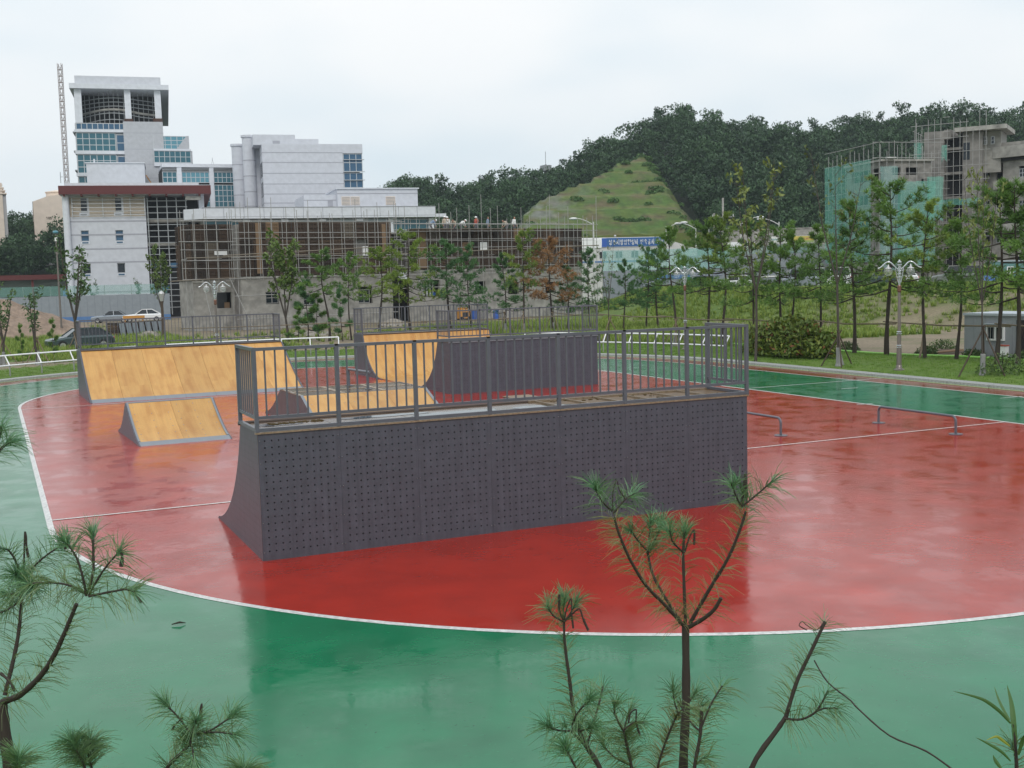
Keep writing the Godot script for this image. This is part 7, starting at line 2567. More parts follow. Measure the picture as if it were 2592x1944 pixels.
func nets(s: Sh, bones: Array, cell: float, blend: float) -> void:
	var lo := Vector3.ONE * 99.0
	var hi := Vector3.ONE * -99.0
	for b in bones:
		for k in 2:
			var r := Vector3.ONE * (float(b[2 + k]) + cell * 2.0)
			lo = lo.min(b[k] - r)
			hi = hi.max(b[k] + r)
	var n := Vector3i(((hi - lo) / cell).ceil()) + Vector3i.ONE
	var f := PackedFloat32Array()
	f.resize(n.x * n.y * n.z)
	for z in n.z:
		for y in n.y:
			for x in n.x:
				f[(z * n.y + y) * n.x + x] = bone_field(lo + Vector3(x, y, z) * cell, bones, blend)
	var verts := {}
	var norm := {}
	for z in n.z - 1:
		for y in n.y - 1:
			for x in n.x - 1:
				var sum := Vector3.ZERO
				var c := 0
				var v := PackedFloat32Array()
				for k in 8:
					v.append(f[((z + (k >> 2)) * n.y + y + ((k >> 1) & 1)) * n.x + x + (k & 1)])
				for e in [[0, 1], [2, 3], [4, 5], [6, 7], [0, 2], [1, 3], [4, 6], [5, 7], [0, 4], [1, 5], [2, 6], [3, 7]]:
					if (v[e[0]] < 0.0) != (v[e[1]] < 0.0):
						var t := v[e[0]] / (v[e[0]] - v[e[1]])
						var pa := Vector3(e[0] & 1, (e[0] >> 1) & 1, e[0] >> 2)
						var pb := Vector3(e[1] & 1, (e[1] >> 1) & 1, e[1] >> 2)
						sum += pa.lerp(pb, t)
						c += 1
				if c:
					var id := Vector3i(x, y, z)
					verts[id] = lo + (Vector3(x, y, z) + sum / c) * cell
					norm[id] = Vector3(v[1] + v[3] + v[5] + v[7] - v[0] - v[2] - v[4] - v[6], v[2] + v[3] + v[6] + v[7] - v[0] - v[1] - v[4] - v[5], v[4] + v[5] + v[6] + v[7] - v[0] - v[1] - v[2] - v[3]).normalized()
	for z in range(1, n.z - 1):
		for y in range(1, n.y - 1):
			for x in range(1, n.x - 1):
				var here := f[(z * n.y + y) * n.x + x] < 0.0
				for ax in 3:
					var d: Vector3i = [Vector3i(1, 0, 0), Vector3i(0, 1, 0), Vector3i(0, 0, 1)][ax]
					var there := f[((z + d.z) * n.y + y + d.y) * n.x + x + d.x] < 0.0
					if here == there:
						continue
					var u: Vector3i = [Vector3i(0, 1, 0), Vector3i(0, 0, 1), Vector3i(1, 0, 0)][ax]
					var w: Vector3i = [Vector3i(0, 0, 1), Vector3i(1, 0, 0), Vector3i(0, 1, 0)][ax]
					var o := Vector3i(x, y, z)
					var q := [o - u - w, o - w, o, o - u]
					if not here:
						q.reverse()
					if verts.has(q[0]) and verts.has(q[1]) and verts.has(q[2]) and verts.has(q[3]):
						s.smooth_quad(verts[q[0]], verts[q[1]], verts[q[2]], verts[q[3]], norm[q[0]], norm[q[1]], norm[q[2]], norm[q[3]])


func person_pose(kind: int) -> Dictionary:
	# joints of a 1.72 m worker facing +z; pose 0 stands, 1 bends forward over the work, 2 stands with one arm raised to a pole
	var hip := Vector3(0, 0.92, 0)
	var chest := Vector3(0, 1.28, 0.02)
	var neck := Vector3(0, 1.46, 0.03)
	var head := Vector3(0, 1.60, 0.05)
	var hands := [Vector3(-0.28, 0.80, 0.10), Vector3(0.28, 0.80, 0.10)]
	var elbows := [Vector3(-0.27, 1.08, -0.02), Vector3(0.27, 1.08, -0.02)]
	var knees := [Vector3(-0.11, 0.49, 0.03), Vector3(0.11, 0.49, 0.02)]
	var feet := [Vector3(-0.13, 0.08, -0.02), Vector3(0.13, 0.08, 0.0)]
	var shoulders := [Vector3(-0.19, 1.40, 0.02), Vector3(0.19, 1.40, 0.02)]
	if kind == 1:
		hip = Vector3(0, 0.86, -0.12)
		chest = Vector3(0, 1.12, 0.14)
		neck = Vector3(0, 1.22, 0.29)
		head = Vector3(0, 1.28, 0.43)
		shoulders = [Vector3(-0.19, 1.18, 0.24), Vector3(0.19, 1.18, 0.24)]
		elbows = [Vector3(-0.25, 0.92, 0.32), Vector3(0.25, 0.90, 0.30)]
		hands = [Vector3(-0.16, 0.72, 0.46), Vector3(0.17, 0.70, 0.44)]
		knees = [Vector3(-0.12, 0.47, 0.06), Vector3(0.12, 0.47, 0.08)]
	elif kind == 2:
		elbows[1] = Vector3(0.36, 1.22, 0.14)
		hands[1] = Vector3(0.34, 1.44, 0.26)
		knees[0] = Vector3(-0.13, 0.49, 0.10)
	return {"hip": hip, "chest": chest, "neck": neck, "head": head, "hands": hands, "elbows": elbows, "knees": knees, "feet": feet, "shoulders": shoulders}


func person_meshes(kind: int) -> Array:
	var j := person_pose(kind)
	var skin := Sh.new()
	var body := [[j.hip, j.chest, 0.125, 0.135], [j.chest, j.neck, 0.13, 0.055], [j.neck, j.head, 0.052, 0.06]]
	var shirt := [[j.hip + Vector3(0, 0.04, 0), j.chest, 0.145, 0.155], [j.chest, j.neck.lerp(j.chest, 0.25), 0.15, 0.10]]
	var legs := [[j.hip + Vector3(0, 0.06, 0), j.hip, 0.14, 0.145]]
	for k in 2:
		var sg := -1.0 if k == 0 else 1.0
		var wrist: Vector3 = j.elbows[k].lerp(j.hands[k], 0.86)
		var thigh: Vector3 = j.hip + Vector3(sg * 0.09, -0.03, 0)
		body += [[j.chest + Vector3(sg * 0.06, 0.08, 0), j.shoulders[k], 0.07, 0.058], [j.shoulders[k], j.elbows[k], 0.052, 0.04], [j.elbows[k], wrist, 0.04, 0.027], [thigh, j.knees[k], 0.085, 0.055], [j.knees[k], j.feet[k], 0.055, 0.038], [j.feet[k] + Vector3(0, -0.035, -0.03), j.feet[k] + Vector3(sg * 0.02, -0.045, 0.16), 0.042, 0.034]]
		shirt += [[j.chest + Vector3(sg * 0.06, 0.08, 0), j.shoulders[k], 0.09, 0.075], [j.shoulders[k], j.elbows[k], 0.07, 0.058], [j.elbows[k], j.elbows[k].lerp(j.hands[k], 0.55), 0.056, 0.045]]
		legs += [[thigh, j.knees[k], 0.105, 0.078], [j.knees[k], j.knees[k].lerp(j.feet[k], 0.95), 0.078, 0.066]]
	nets(skin, body, 0.026, 0.03)
	# head with brow, nose, chin and ears
	var c: Vector3 = j.head
	var tilt := 0.0 if kind != 1 else 0.9
	var bs := Basis(Vector3.RIGHT, tilt)
	var hd := []
	for q in [[Vector3(0, 0.02, -0.01), Vector3(0, 0.045, 0.0), 0.085, 0.083], [Vector3(0, -0.03, 0.02), Vector3(0, -0.075, 0.055), 0.066, 0.034], [Vector3(0, 0.012, 0.085), Vector3(0, -0.022, 0.107), 0.012, 0.015], [Vector3(-0.03, 0.028, 0.074), Vector3(0.03, 0.028, 0.074), 0.016, 0.016], [Vector3(-0.016, -0.052, 0.083), Vector3(0.016, -0.052, 0.083), 0.010, 0.010], [Vector3(-0.084, 0.01, 0.0), Vector3(-0.086, -0.02, -0.004), 0.017, 0.012], [Vector3(0.084, 0.01, 0.0), Vector3(0.086, -0.02, -0.004), 0.017, 0.012], [Vector3(0, -0.04, -0.02), Vector3(0, -0.11, -0.03), 0.055, 0.052]]:
		hd.append([c + bs * q[0], c + bs * q[1], q[2], q[3]])
	nets(skin, hd, 0.0085, 0.018)
	for k in 2:   # a palm, four fingers of unequal length and a thumb, slightly curled
		var wrist: Vector3 = j.elbows[k].lerp(j.hands[k], 0.86)
		var d: Vector3 = (j.hands[k] - j.elbows[k]).normalized()
		var across := d.cross(Vector3.RIGHT).normalized()
		var curl := d.cross(across).normalized() * (1.0 if k == 1 else -1.0)
		var hand := [[wrist, wrist + d * 0.03, 0.026, 0.026]]
		for i in 4:
			var o := across * (i - 1.5) * 0.021
			var len_: float = [0.062, 0.075, 0.078, 0.07][i]
			var kn := wrist + d * 0.085 + o
			hand += [[wrist + d * 0.02 + o * 0.7, kn, 0.015, 0.012], [kn, kn + d * len_ * 0.5 + curl * 0.012, 0.0095, 0.0085], [kn + d * len_ * 0.5 + curl * 0.012, kn + d * len_ * 0.85 + curl * 0.04, 0.0085, 0.0075]]
		hand += [[wrist + d * 0.025 + across * 0.025, wrist + d * 0.06 + across * 0.055 + curl * 0.015, 0.014, 0.011], [wrist + d * 0.06 + across * 0.055 + curl * 0.015, wrist + d * 0.092 + across * 0.058 + curl * 0.03, 0.0105, 0.0085]]
		nets(skin, hand, 0.005, 0.006)
	var sh := Sh.new()
	nets(sh, shirt, 0.03, 0.035)
	var tr := Sh.new()
	nets(tr, legs, 0.03, 0.035)
	var boots := Sh.new()
	for k in 2:
		boots.ball(j.feet[k] + Vector3(0, -0.025, 0.06), Vector3(0.055, 0.058, 0.14), 6, 10)
	var hel := Sh.new()
	for i in 6:
		pass
	hel.lathe([Vector2(0.128, 0.045), Vector2(0.124, 0.08), Vector2(0.10, 0.135), Vector2(0.055, 0.165), Vector2(0.002, 0.175)], Vector3.ZERO, 16)
	hel.lathe([Vector2(0.12, 0.04), Vector2(0.152, 0.042), Vector2(0.128, 0.055)], Vector3(0, 0, 0.012), 16)
	for i in hel.v.size():
		hel.v[i] = c + bs * hel.v[i]
		hel.n[i] = bs * hel.n[i]
	var hair := Sh.new().ball(Vector3.ZERO, Vector3(0.092, 0.085, 0.098), 8, 12)
	for i in hair.v.size():
		hair.v[i] = c + bs * (hair.v[i] + Vector3(0, 0.028, -0.022))
		hair.n[i] = bs * hair.n[i]
	return [skin.mesh(), sh.mesh(), tr.mesh(), boots.mesh(), hel.mesh(), hair.mesh()]


func make_people() -> void:
	var poses: Array = []
	for k in 3:
		poses.append(person_meshes(k))
	var frame := Transform3D(Basis(Vector3.UP, 0.0956), Vector3(17.11, 0, -87.77))
	# [pose, shirt, x along the deck, depth, turn, helmet, label]
	var crew := [
		[2, "shirt_tan", 22.74, -4.6, 0.3, true, "worker in a tan shirt and white helmet standing by the end of the podium roof"],
		[0, "shirt_white", 23.35, -5.2, 2.6, true, "white helmeted worker in a white shirt just right of the tan shirted one"],
		[1, "shirt_tan", 24.06, -5.0, -0.8, false, "bareheaded worker in a pale shirt leaning on a pole between two helmeted men"],
		[1, "shirt_white", 24.76, -4.8, 1.4, true, "worker in white shirt and helmet bending over the formwork"],
		[2, "shirt_red", 26.64, -5.0, -1.2, true, "worker in a red and blue shirt with a white helmet, arm raised"],
		[0, "shirt_blue", 28.07, -5.2, 1.2, false, "bareheaded worker in a blue grey shirt standing upright alone"],
		[1, "shirt_tan", 30.22, -5.0, -1.5, false, "small figure crouching before the green slope"],
		[0, "shirt_white", 31.26, -5.2, 0.4, false, "slim worker in white at the right of the deck, before the rocky slope"],
		[1, "shirt_blue", 21.17, -4.4, 1.2, true, "worker in blue bending below the podium's end column"],
	]
	for q in crew:
		var at := frame * Vector3(q[2], 8.72, q[3])
		var t := thing("person", q[6], "person", at, 0.0956 + float(q[4]), "")
		var m: Array = poses[q[0]]
		obj("body", m[0], M["skin"], t)
		obj("shirt", m[1], M[q[1]], t)
		obj("trousers", m[2], M["trousers"], t)
		obj("boots", m[3], M["tyre"], t)
		if q[5]:
			obj("helmet", m[4], M["helmet"], t)
		else:
			obj("hair", m[5], M["hair"], t)


# ---- the young pines in front of the photographer ----
func needle(s: Sh, p: Vector3, d: Vector3, len_: float, w: float) -> void:
	var side := d.cross(Vector3(-0.407 + rnd(-0.5, 0.5), rnd(-0.3, 0.5), 0.909)).normalized() * w
	var mid := p + d * len_ * 0.55
	var tip := p + d * len_ * 0.97 + Vector3(0, -0.16 * len_, 0) + sphere_dir() * len_ * 0.06
	var m := side.cross(d).normalized()
	if m.y < 0.0:
		m = -m
		side = -side
	var q := [p - side, p + side, mid + side, mid - side, tip + side * 0.5, tip - side * 0.5]
	for k in [0, 2, 1, 0, 3, 2, 3, 4, 2, 3, 5, 4]:
		s.put(q[k], m)


func smooth_path(pts: PackedVector3Array) -> PackedVector3Array:
	var out := PackedVector3Array()
	for i in pts.size() - 1:
		var reach := (pts[i + 1] - pts[i]).length()
		var a := pts[i] + (pts[maxi(i - 1, 0)] - pts[i]).limit_length(reach)
		var d := pts[i + 1] + (pts[mini(i + 2, pts.size() - 1)] - pts[i + 1]).limit_length(reach)
		for k in 4:
			out.append(pts[i].cubic_interpolate(pts[i + 1], a, d, k / 4.0))
	out.append(pts[-1])
	return out


# pts, radius at the foot and the tip, needles per metre, needles in the tip's tuft, yellowness, bend towards (+) or away from (-) the eye
func twig(t: Node3D, called: String, pts: Array, r0: float, r1: float, dense: float, tip: int, yellow: float, wave := 0.0, len_ := 0.105) -> void:
	var towards := Vector3(-0.407, 0, 0.909)
	var raw := PackedVector3Array()
	for i in pts.size():
		raw.append(pts[i] + towards * wave * sin(PI * 0.5 * i / maxf(1.0, pts.size() - 1.0)))
	var path := smooth_path(raw)
	var radii := PackedFloat32Array()
	for i in path.size():
		radii.append(lerpf(r0, r1, float(i) / (path.size() - 1)) * (1.0 + 0.08 * sin(i * 2.3)))
	var o := obj(called, Sh.new().tube(path, radii, 7), M["twig"], t)
	if dense <= 0.0 and tip == 0:
		return
	var s := Sh.new()
	s.colored = true
	var total := 0.0
	for i in path.size() - 1:
		total += (path[i + 1] - path[i]).length()
	var n := int(total * dense * 0.95)
	for k in n:
		var u := float(k) / n
		var f := u * (path.size() - 1)
		var i := int(f)
		var p := path[i].lerp(path[i + 1], f - i)
		var along := (path[i + 1] - path[i]).normalized()
		var out := along.cross(sphere_dir()).normalized()
		var base := (along * rnd(0.25, 0.75) + out).normalized()
		for e in 2:
			var y := clampf(yellow * rnd(0.4, 1.6) - u * 0.3 * yellow, 0, 1)
			s.col = Color(0.05, 0.13, 0.06).lerp(Color(0.13, 0.24, 0.09), rng.randf()).lerp(Color(0.24, 0.17, 0.055), y)
			needle(s, p, (base + sphere_dir() * 0.16).normalized(), len_ * rnd(0.6, 1.2), 0.00085)
	var fin := (path[-1] - path[-2]).normalized()
	for k in int(tip * 0.48):
		var back := rnd(0.0, 0.045)
		s.col = Color(0.05, 0.15, 0.08).lerp(Color(0.16, 0.32, 0.14), rng.randf()).lerp(Color(0.20, 0.17, 0.05), yellow * 0.35 * rng.randf())
		needle(s, path[-1] - fin * back, (fin * rnd(0.55, 1.7) + sphere_dir() * 0.75).normalized(), len_ * rnd(0.45, 1.05), 0.00085)
	obj("needles", s, M["needle"], o).set_meta("kind", "stuff")


func dead(t: Node3D, pts: Array, r: float) -> void:
	var path := smooth_path(PackedVector3Array(pts))
	var radii := PackedFloat32Array()
	for i in path.size():
		radii.append(r * (1.0 if i < path.size() - 4 else 1.5))
	obj("withered_shoot", Sh.new().tube(path, radii, 6), M["twig"], t)


func make_front_pines() -> void:
	rng.seed = 401
	var foot := func(p: Vector3) -> Vector3: return Vector3(p.x, land(p.x, p.z) - 0.05, p.z)
	var a := thing("young_pine", "tallest foreground pine, its arms spread like a candlestick before the near ramp", "tree")
	twig(a, "trunk", [foot.call(Vector3(-1.013, 1.930, 12.663)), Vector3(-1.001, 2.033, 12.658), Vector3(-0.975, 2.296, 12.643), Vector3(-0.959, 2.586, 12.621)], 0.021, 0.0145, 0, 0, 0)
	twig(a, "branch", [Vector3(-0.968, 2.586, 12.618), Vector3(-1.038, 2.678, 12.599), Vector3(-1.116, 2.773, 12.576), Vector3(-1.179, 2.888, 12.559), Vector3(-1.222, 2.995, 12.551), Vector3(-1.233, 3.053, 12.540)], 0.0075, 0.0045, 230, 0, 0.75, 0.12)
	twig(a, "shoot", [Vector3(-1.271, 3.069, 12.609), Vector3(-1.325, 3.121, 12.624), Vector3(-1.359, 3.177, 12.647)], 0.0042, 0.003, 300, 110, 0.05)
	twig(a, "shoot", [Vector3(-1.264, 3.062, 12.613), Vector3(-1.212, 3.107, 12.610), Vector3(-1.158, 3.123, 12.589)], 0.004, 0.003, 300, 90, 0.05)
	dead(a, [Vector3(-1.267, 3.069, 12.611), Vector3(-1.262, 3.140, 12.606), Vector3(-1.247, 3.183, 12.609), Vector3(-1.239, 3.146, 12.616), Vector3(-1.222, 3.114, 12.627)], 0.0022)
	twig(a, "branch", [Vector3(-0.957, 2.580, 12.601), Vector3(-1.026, 2.694, 12.581), Vector3(-1.051, 2.778, 12.539), Vector3(-1.052, 2.862, 12.508)], 0.007, 0.0048, 230, 0, 0.7, -0.05)
	twig(a, "shoot", [Vector3(-1.042, 2.858, 12.491), Vector3(-1.087, 2.908, 12.488), Vector3(-1.134, 2.965, 12.505)], 0.004, 0.003, 330, 120, 0.15)
	twig(a, "shoot", [Vector3(-1.037, 2.855, 12.483), Vector3(-1.016, 2.908, 12.454), Vector3(-1.007, 2.975, 12.451)], 0.004, 0.003, 330, 130, 0.1)
	twig(a, "shoot", [Vector3(-1.032, 2.853, 12.474), Vector3(-0.974, 2.891, 12.430), Vector3(-0.932, 2.954, 12.421)], 0.004, 0.003, 330, 140, 0.1)
	twig(a, "leader", [Vector3(-0.959, 2.590, 12.621), Vector3(-0.955, 2.736, 12.608), Vector3(-0.950, 2.868, 12.597), Vector3(-0.940, 2.956, 12.593)], 0.0068, 0.005, 120, 190, 0.5)
	twig(a, "shoot", [Vector3(-0.950, 2.868, 12.597), Vector3(-1.007, 2.923, 12.610), Vector3(-1.025, 2.971, 12.620)], 0.004, 0.003, 300, 110, 0.1)
	dead(a, [Vector3(-0.945, 2.868, 12.600), Vector3(-0.925, 2.926, 12.603), Vector3(-0.906, 2.955, 12.608), Vector3(-0.910, 2.897, 12.613)], 0.003)
	twig(a, "branch", [Vector3(-0.944, 2.593, 12.628), Vector3(-0.880, 2.739, 12.663), Vector3(-0.824, 2.866, 12.698), Vector3(-0.783, 2.984, 12.716), Vector3(-0.762, 3.048, 12.719)], 0.0078, 0.0048, 230, 0, 0.6, 0.08)
	twig(a, "shoot", [Vector3(-0.803, 3.063, 12.776), Vector3(-0.831, 3.110, 12.781), Vector3(-0.857, 3.164, 12.786)], 0.004, 0.003, 300, 70, 0.1)
	twig(a, "shoot", [Vector3(-0.803, 3.063, 12.776), Vector3(-0.748, 3.107, 12.796), Vector3(-0.701, 3.163, 12.834)], 0.004, 0.003, 280, 60, 0.05)
	twig(a, "shoot", [Vector3(-0.803, 3.055, 12.777), Vector3(-0.785, 3.101, 12.758), Vector3(-0.780, 3.148, 12.734)], 0.004, 0.003, 160, 50, 0.05)
	dead(a, [Vector3(-0.801, 3.062, 12.777), Vector3(-0.793, 3.119, 12.775), Vector3(-0.783, 3.187, 12.773), Vector3(-0.783, 3.098, 12.781)], 0.0038)
	twig(a, "cut_branch", [Vector3(-0.960, 2.584, 12.643), Vector3(-0.930, 2.626, 12.697), Vector3(-0.910, 2.673, 12.745), Vector3(-0.894, 2.722, 12.769)], 0.0085, 0.007, 60, 0, 0.6)

	var b := thing("young_pine", "small leaning pine left of the middle foreground pine, with hooked withered tips", "tree")
	twig(b, "trunk", [foot.call(Vector3(-1.312, 1.993, 12.633)), Vector3(-1.341, 2.075, 12.611), Vector3(-1.387, 2.171, 12.581), Vector3(-1.406, 2.228, 12.567), Vector3(-1.422, 2.314, 12.551), Vector3(-1.427, 2.409, 12.539), Vector3(-1.433, 2.504, 12.527), Vector3(-1.436, 2.575, 12.519), Vector3(-1.433, 2.641, 12.513)], 0.0115, 0.0042, 75, 0, 0.45)
	twig(b, "shoot", [Vector3(-1.433, 2.641, 12.513), Vector3(-1.478, 2.672, 12.512), Vector3(-1.504, 2.715, 12.518)], 0.0035, 0.0025, 220, 80, 0.35)
	twig(b, "shoot", [Vector3(-1.433, 2.641, 12.513), Vector3(-1.424, 2.678, 12.492), Vector3(-1.418, 2.725, 12.490)], 0.0035, 0.0025, 260, 150, 0.3)
	twig(b, "shoot", [Vector3(-1.433, 2.641, 12.513), Vector3(-1.406, 2.678, 12.522), Vector3(-1.383, 2.722, 12.528)], 0.0035, 0.0025, 220, 110, 0.35)
	dead(b, [Vector3(-1.437, 2.644, 12.523), Vector3(-1.409, 2.679, 12.543), Vector3(-1.390, 2.698, 12.560), Vector3(-1.381, 2.664, 12.568), Vector3(-1.365, 2.616, 12.580)], 0.0032)
	dead(b, [Vector3(-1.438, 2.644, 12.522), Vector3(-1.429, 2.698, 12.531), Vector3(-1.416, 2.738, 12.544), Vector3(-1.418, 2.682, 12.549), Vector3(-1.416, 2.625, 12.556)], 0.0026)
	dead(b, [Vector3(-1.438, 2.644, 12.522), Vector3(-1.455, 2.690, 12.521), Vector3(-1.456, 2.754, 12.525)], 0.003)
	twig(b, "side_branch", [Vector3(-1.396, 2.179, 12.598), Vector3(-1.446, 2.233, 12.614), Vector3(-1.467, 2.258, 12.624)], 0.006, 0.005, 0, 0, 0)
	twig(b, "side_branch", [Vector3(-1.467, 2.258, 12.624), Vector3(-1.530, 2.278, 12.638), Vector3(-1.584, 2.310, 12.655)], 0.0042, 0.003, 260, 150, 0.05)
	twig(b, "side_branch", [Vector3(-1.467, 2.258, 12.624), Vector3(-1.437, 2.268, 12.659), Vector3(-1.409, 2.287, 12.691)], 0.0042, 0.003, 260, 140, 0.05)
	twig(b, "side_branch", [Vector3(-1.467, 2.258, 12.624), Vector3(-1.473, 2.317, 12.660), Vector3(-1.467, 2.368, 12.701), Vector3(-1.450, 2.418, 12.748)], 0.0042, 0.003, 340, 170, 0.02)
	twig(b, "side_branch", [Vector3(-1.374, 2.162, 12.566), Vector3(-1.319, 2.256, 12.537), Vector3(-1.288, 2.320, 12.523), Vector3(-1.267, 2.356, 12.506)], 0.005, 0.0036, 190, 26, 0.25)
	twig(b, "low_shoot", [Vector3(-1.500, 2.144, 12.753), Vector3(-1.538, 2.216, 12.751), Vector3(-1.564, 2.270, 12.756)], 0.005, 0.004, 420, 220, 0.0)

	var c := thing("young_pine", "little pine between the leaning one and the trunk of the middle pine", "tree")
	twig(c, "trunk", [foot.call(Vector3(-1.128, 1.902, 12.504)), Vector3(-1.136, 1.986, 12.492), Vector3(-1.150, 2.100, 12.474), Vector3(-1.155, 2.140, 12.468)], 0.008, 0.005, 150, 0, 0.2)
	twig(c, "shoot", [Vector3(-1.155, 2.140, 12.468), Vector3(-1.186, 2.193, 12.471), Vector3(-1.204, 2.240, 12.480), Vector3(-1.203, 2.278, 12.488)], 0.004, 0.0035, 230, 90, 0.1)
	twig(c, "shoot", [Vector3(-1.155, 2.140, 12.468), Vector3(-1.136, 2.172, 12.451), Vector3(-1.107, 2.216, 12.438)], 0.004, 0.003, 180, 70, 0.3)
	twig(c, "shoot", [Vector3(-1.154, 2.150, 12.467), Vector3(-1.116, 2.176, 12.482), Vector3(-1.080, 2.174, 12.498)], 0.0035, 0.0025, 220, 60, 0.05)
	dead(c, [Vector3(-1.137, 2.174, 12.473), Vector3(-1.127, 2.214, 12.473), Vector3(-1.106, 2.228, 12.481), Vector3(-1.109, 2.179, 12.485), Vector3(-1.099, 2.124, 12.495)], 0.0034)
	twig(c, "pale_shoot", [Vector3(-1.126, 1.997, 12.473), Vector3(-1.174, 2.021, 12.427), Vector3(-1.199, 2.053, 12.391), Vector3(-1.211, 2.084, 12.383)], 0.004, 0.003, 260, 120, 0.35)
	var d := thing("young_pine", "pale yellowish pine close behind the trunk of the middle pine", "tree")
	twig(d, "trunk", [foot.call(Vector3(-0.921, 1.766, 12.280)), Vector3(-0.894, 1.855, 12.283), Vector3(-0.849, 1.986, 12.290), Vector3(-0.805, 2.085, 12.300)], 0.006, 0.0045, 150, 0, 0.6)
	twig(d, "shoot", [Vector3(-0.799, 2.095, 12.302), Vector3(-0.810, 2.148, 12.292), Vector3(-0.813, 2.196, 12.285)], 0.004, 0.003, 300, 110, 0.4)
	twig(d, "shoot", [Vector3(-0.805, 2.085, 12.300), Vector3(-0.753, 2.141, 12.318), Vector3(-0.727, 2.180, 12.326)], 0.004, 0.003, 260, 90, 0.4)
	twig(d, "shoot", [Vector3(-0.800, 2.085, 12.303), Vector3(-0.738, 2.117, 12.327), Vector3(-0.694, 2.124, 12.346)], 0.0035, 0.003, 260, 60, 0.4)
	var e := thing("young_pine", "small pine with a cut top just right of the trunk of the middle pine", "tree")
	twig(e, "trunk", [foot.call(Vector3(-1.085, 2.019, 12.842)), Vector3(-1.069, 2.110, 12.840), Vector3(-1.043, 2.228, 12.840), Vector3(-1.030, 2.328, 12.835)], 0.008, 0.0062, 70, 0, 0.3)
	twig(e, "bare_shoot", [Vector3(-1.041, 2.253, 12.838), Vector3(-1.058, 2.277, 12.806), Vector3(-1.073, 2.320, 12.773), Vector3(-1.089, 2.352, 12.763)], 0.0035, 0.0025, 40, 10, 0.1)
	twig(e, "shoot", [Vector3(-1.037, 2.263, 12.839), Vector3(-0.997, 2.353, 12.848), Vector3(-0.954, 2.419, 12.860)], 0.004, 0.003, 210, 34, 0.2)
	twig(e, "shoot", [Vector3(-1.062, 2.131, 12.841), Vector3(-1.038, 2.151, 12.850), Vector3(-1.018, 2.156, 12.858)], 0.003, 0.0025, 260, 60, 0.3)

	var f := thing("young_pine", "slanting pine stem with its top cut off, right foreground", "tree")
	twig(f, "trunk", [foot.call(Vector3(-0.965, 1.980, 12.899)), Vector3(-0.877, 2.104, 12.926), Vector3(-0.775, 2.256, 12.957), Vector3(-0.746, 2.297, 12.966)], 0.0115, 0.0085, 0, 0, 0)
	twig(f, "upper_trunk", [Vector3(-0.746, 2.297, 12.966), Vector3(-0.700, 2.429, 12.973), Vector3(-0.648, 2.533, 12.986), Vector3(-0.591, 2.647, 13.000)], 0.008, 0.0062, 230, 16, 0.25)
	twig(f, "side_branch", [Vector3(-0.753, 2.294, 12.974), Vector3(-0.726, 2.306, 13.029), Vector3(-0.693, 2.345, 13.073), Vector3(-0.662, 2.427, 13.101)], 0.005, 0.0032, 250, 26, 0.15)
	twig(f, "side_branch", [Vector3(-0.696, 2.344, 13.072), Vector3(-0.673, 2.364, 13.102), Vector3(-0.648, 2.369, 13.135)], 0.0035, 0.0025, 260, 40, 0.1)
	dead(f, [Vector3(-0.597, 2.643, 12.998), Vector3(-0.624, 2.616, 12.989), Vector3(-0.655, 2.635, 12.973), Vector3(-0.670, 2.649, 12.965), Vector3(-0.681, 2.635, 12.961), Vector3(-0.656, 2.617, 12.974)], 0.0016)
	twig(f, "trailing_twig", [Vector3(-0.669, 2.521, 13.033), Vector3(-0.661, 2.458, 13.098), Vector3(-0.623, 2.409, 13.175), Vector3(-0.639, 2.404, 13.223), Vector3(-0.606, 2.339, 13.355), Vector3(-0.528, 2.302, 13.448), Vector3(-0.482, 2.255, 13.529)], 0.0026, 0.0032, 0, 0, 0)

	var g := thing("young_pine", "foreground pine at the left edge with a long arm reaching up", "tree")
	twig(g, "trunk", [foot.call(Vector3(-3.379, 2.087, 11.916)), Vector3(-3.389, 2.224, 11.898), Vector3(-3.397, 2.374, 11.880), Vector3(-3.399, 2.471, 11.869)], 0.026, 0.0175, 0, 0, 0)
	twig(g, "main_branch", [Vector3(-3.395, 2.465, 11.871), Vector3(-3.325, 2.506, 11.921), Vector3(-3.243, 2.589, 11.972), Vector3(-3.187, 2.673, 12.010), Vector3(-3.141, 2.768, 12.043), Vector3(-3.100, 2.866, 12.074)], 0.0125, 0.0068, 200, 0, 0.22, 0.1)
	twig(g, "shoot", [Vector3(-3.107, 2.890, 12.167), Vector3(-3.117, 2.965, 12.166), Vector3(-3.133, 3.031, 12.153), Vector3(-3.167, 3.089, 12.132)], 0.005, 0.003, 300, 180, 0.1)
	twig(g, "shoot", [Vector3(-3.104, 2.891, 12.168), Vector3(-3.080, 2.975, 12.160), Vector3(-3.075, 3.044, 12.144), Vector3(-3.071, 3.106, 12.129)], 0.0055, 0.004, 280, 130, 0.1)
	twig(g, "shoot", [Vector3(-3.101, 2.896, 12.180), Vector3(-3.058, 2.974, 12.214), Vector3(-3.027, 3.021, 12.245), Vector3(-2.994, 3.060, 12.267)], 0.004, 0.0028, 230, 90, 0.15)
	twig(g, "shoot", [Vector3(-3.101, 2.891, 12.181), Vector3(-3.032, 2.910, 12.232), Vector3(-2.984, 2.922, 12.274), Vector3(-2.958, 2.916, 12.297)], 0.0045, 0.003, 240, 60, 0.2)
	twig(g, "shoot", [Vector3(-3.106, 2.896, 12.156), Vector3(-3.161, 2.917, 12.085), Vector3(-3.220, 2.917, 12.015), Vector3(-3.291, 2.905, 11.940)], 0.0045, 0.003, 260, 40, 0.25)
	dead(g, [Vector3(-2.969, 2.918, 12.282), Vector3(-2.959, 2.910, 12.287), Vector3(-2.951, 2.894, 12.292), Vector3(-2.941, 2.875, 12.298)], 0.003)
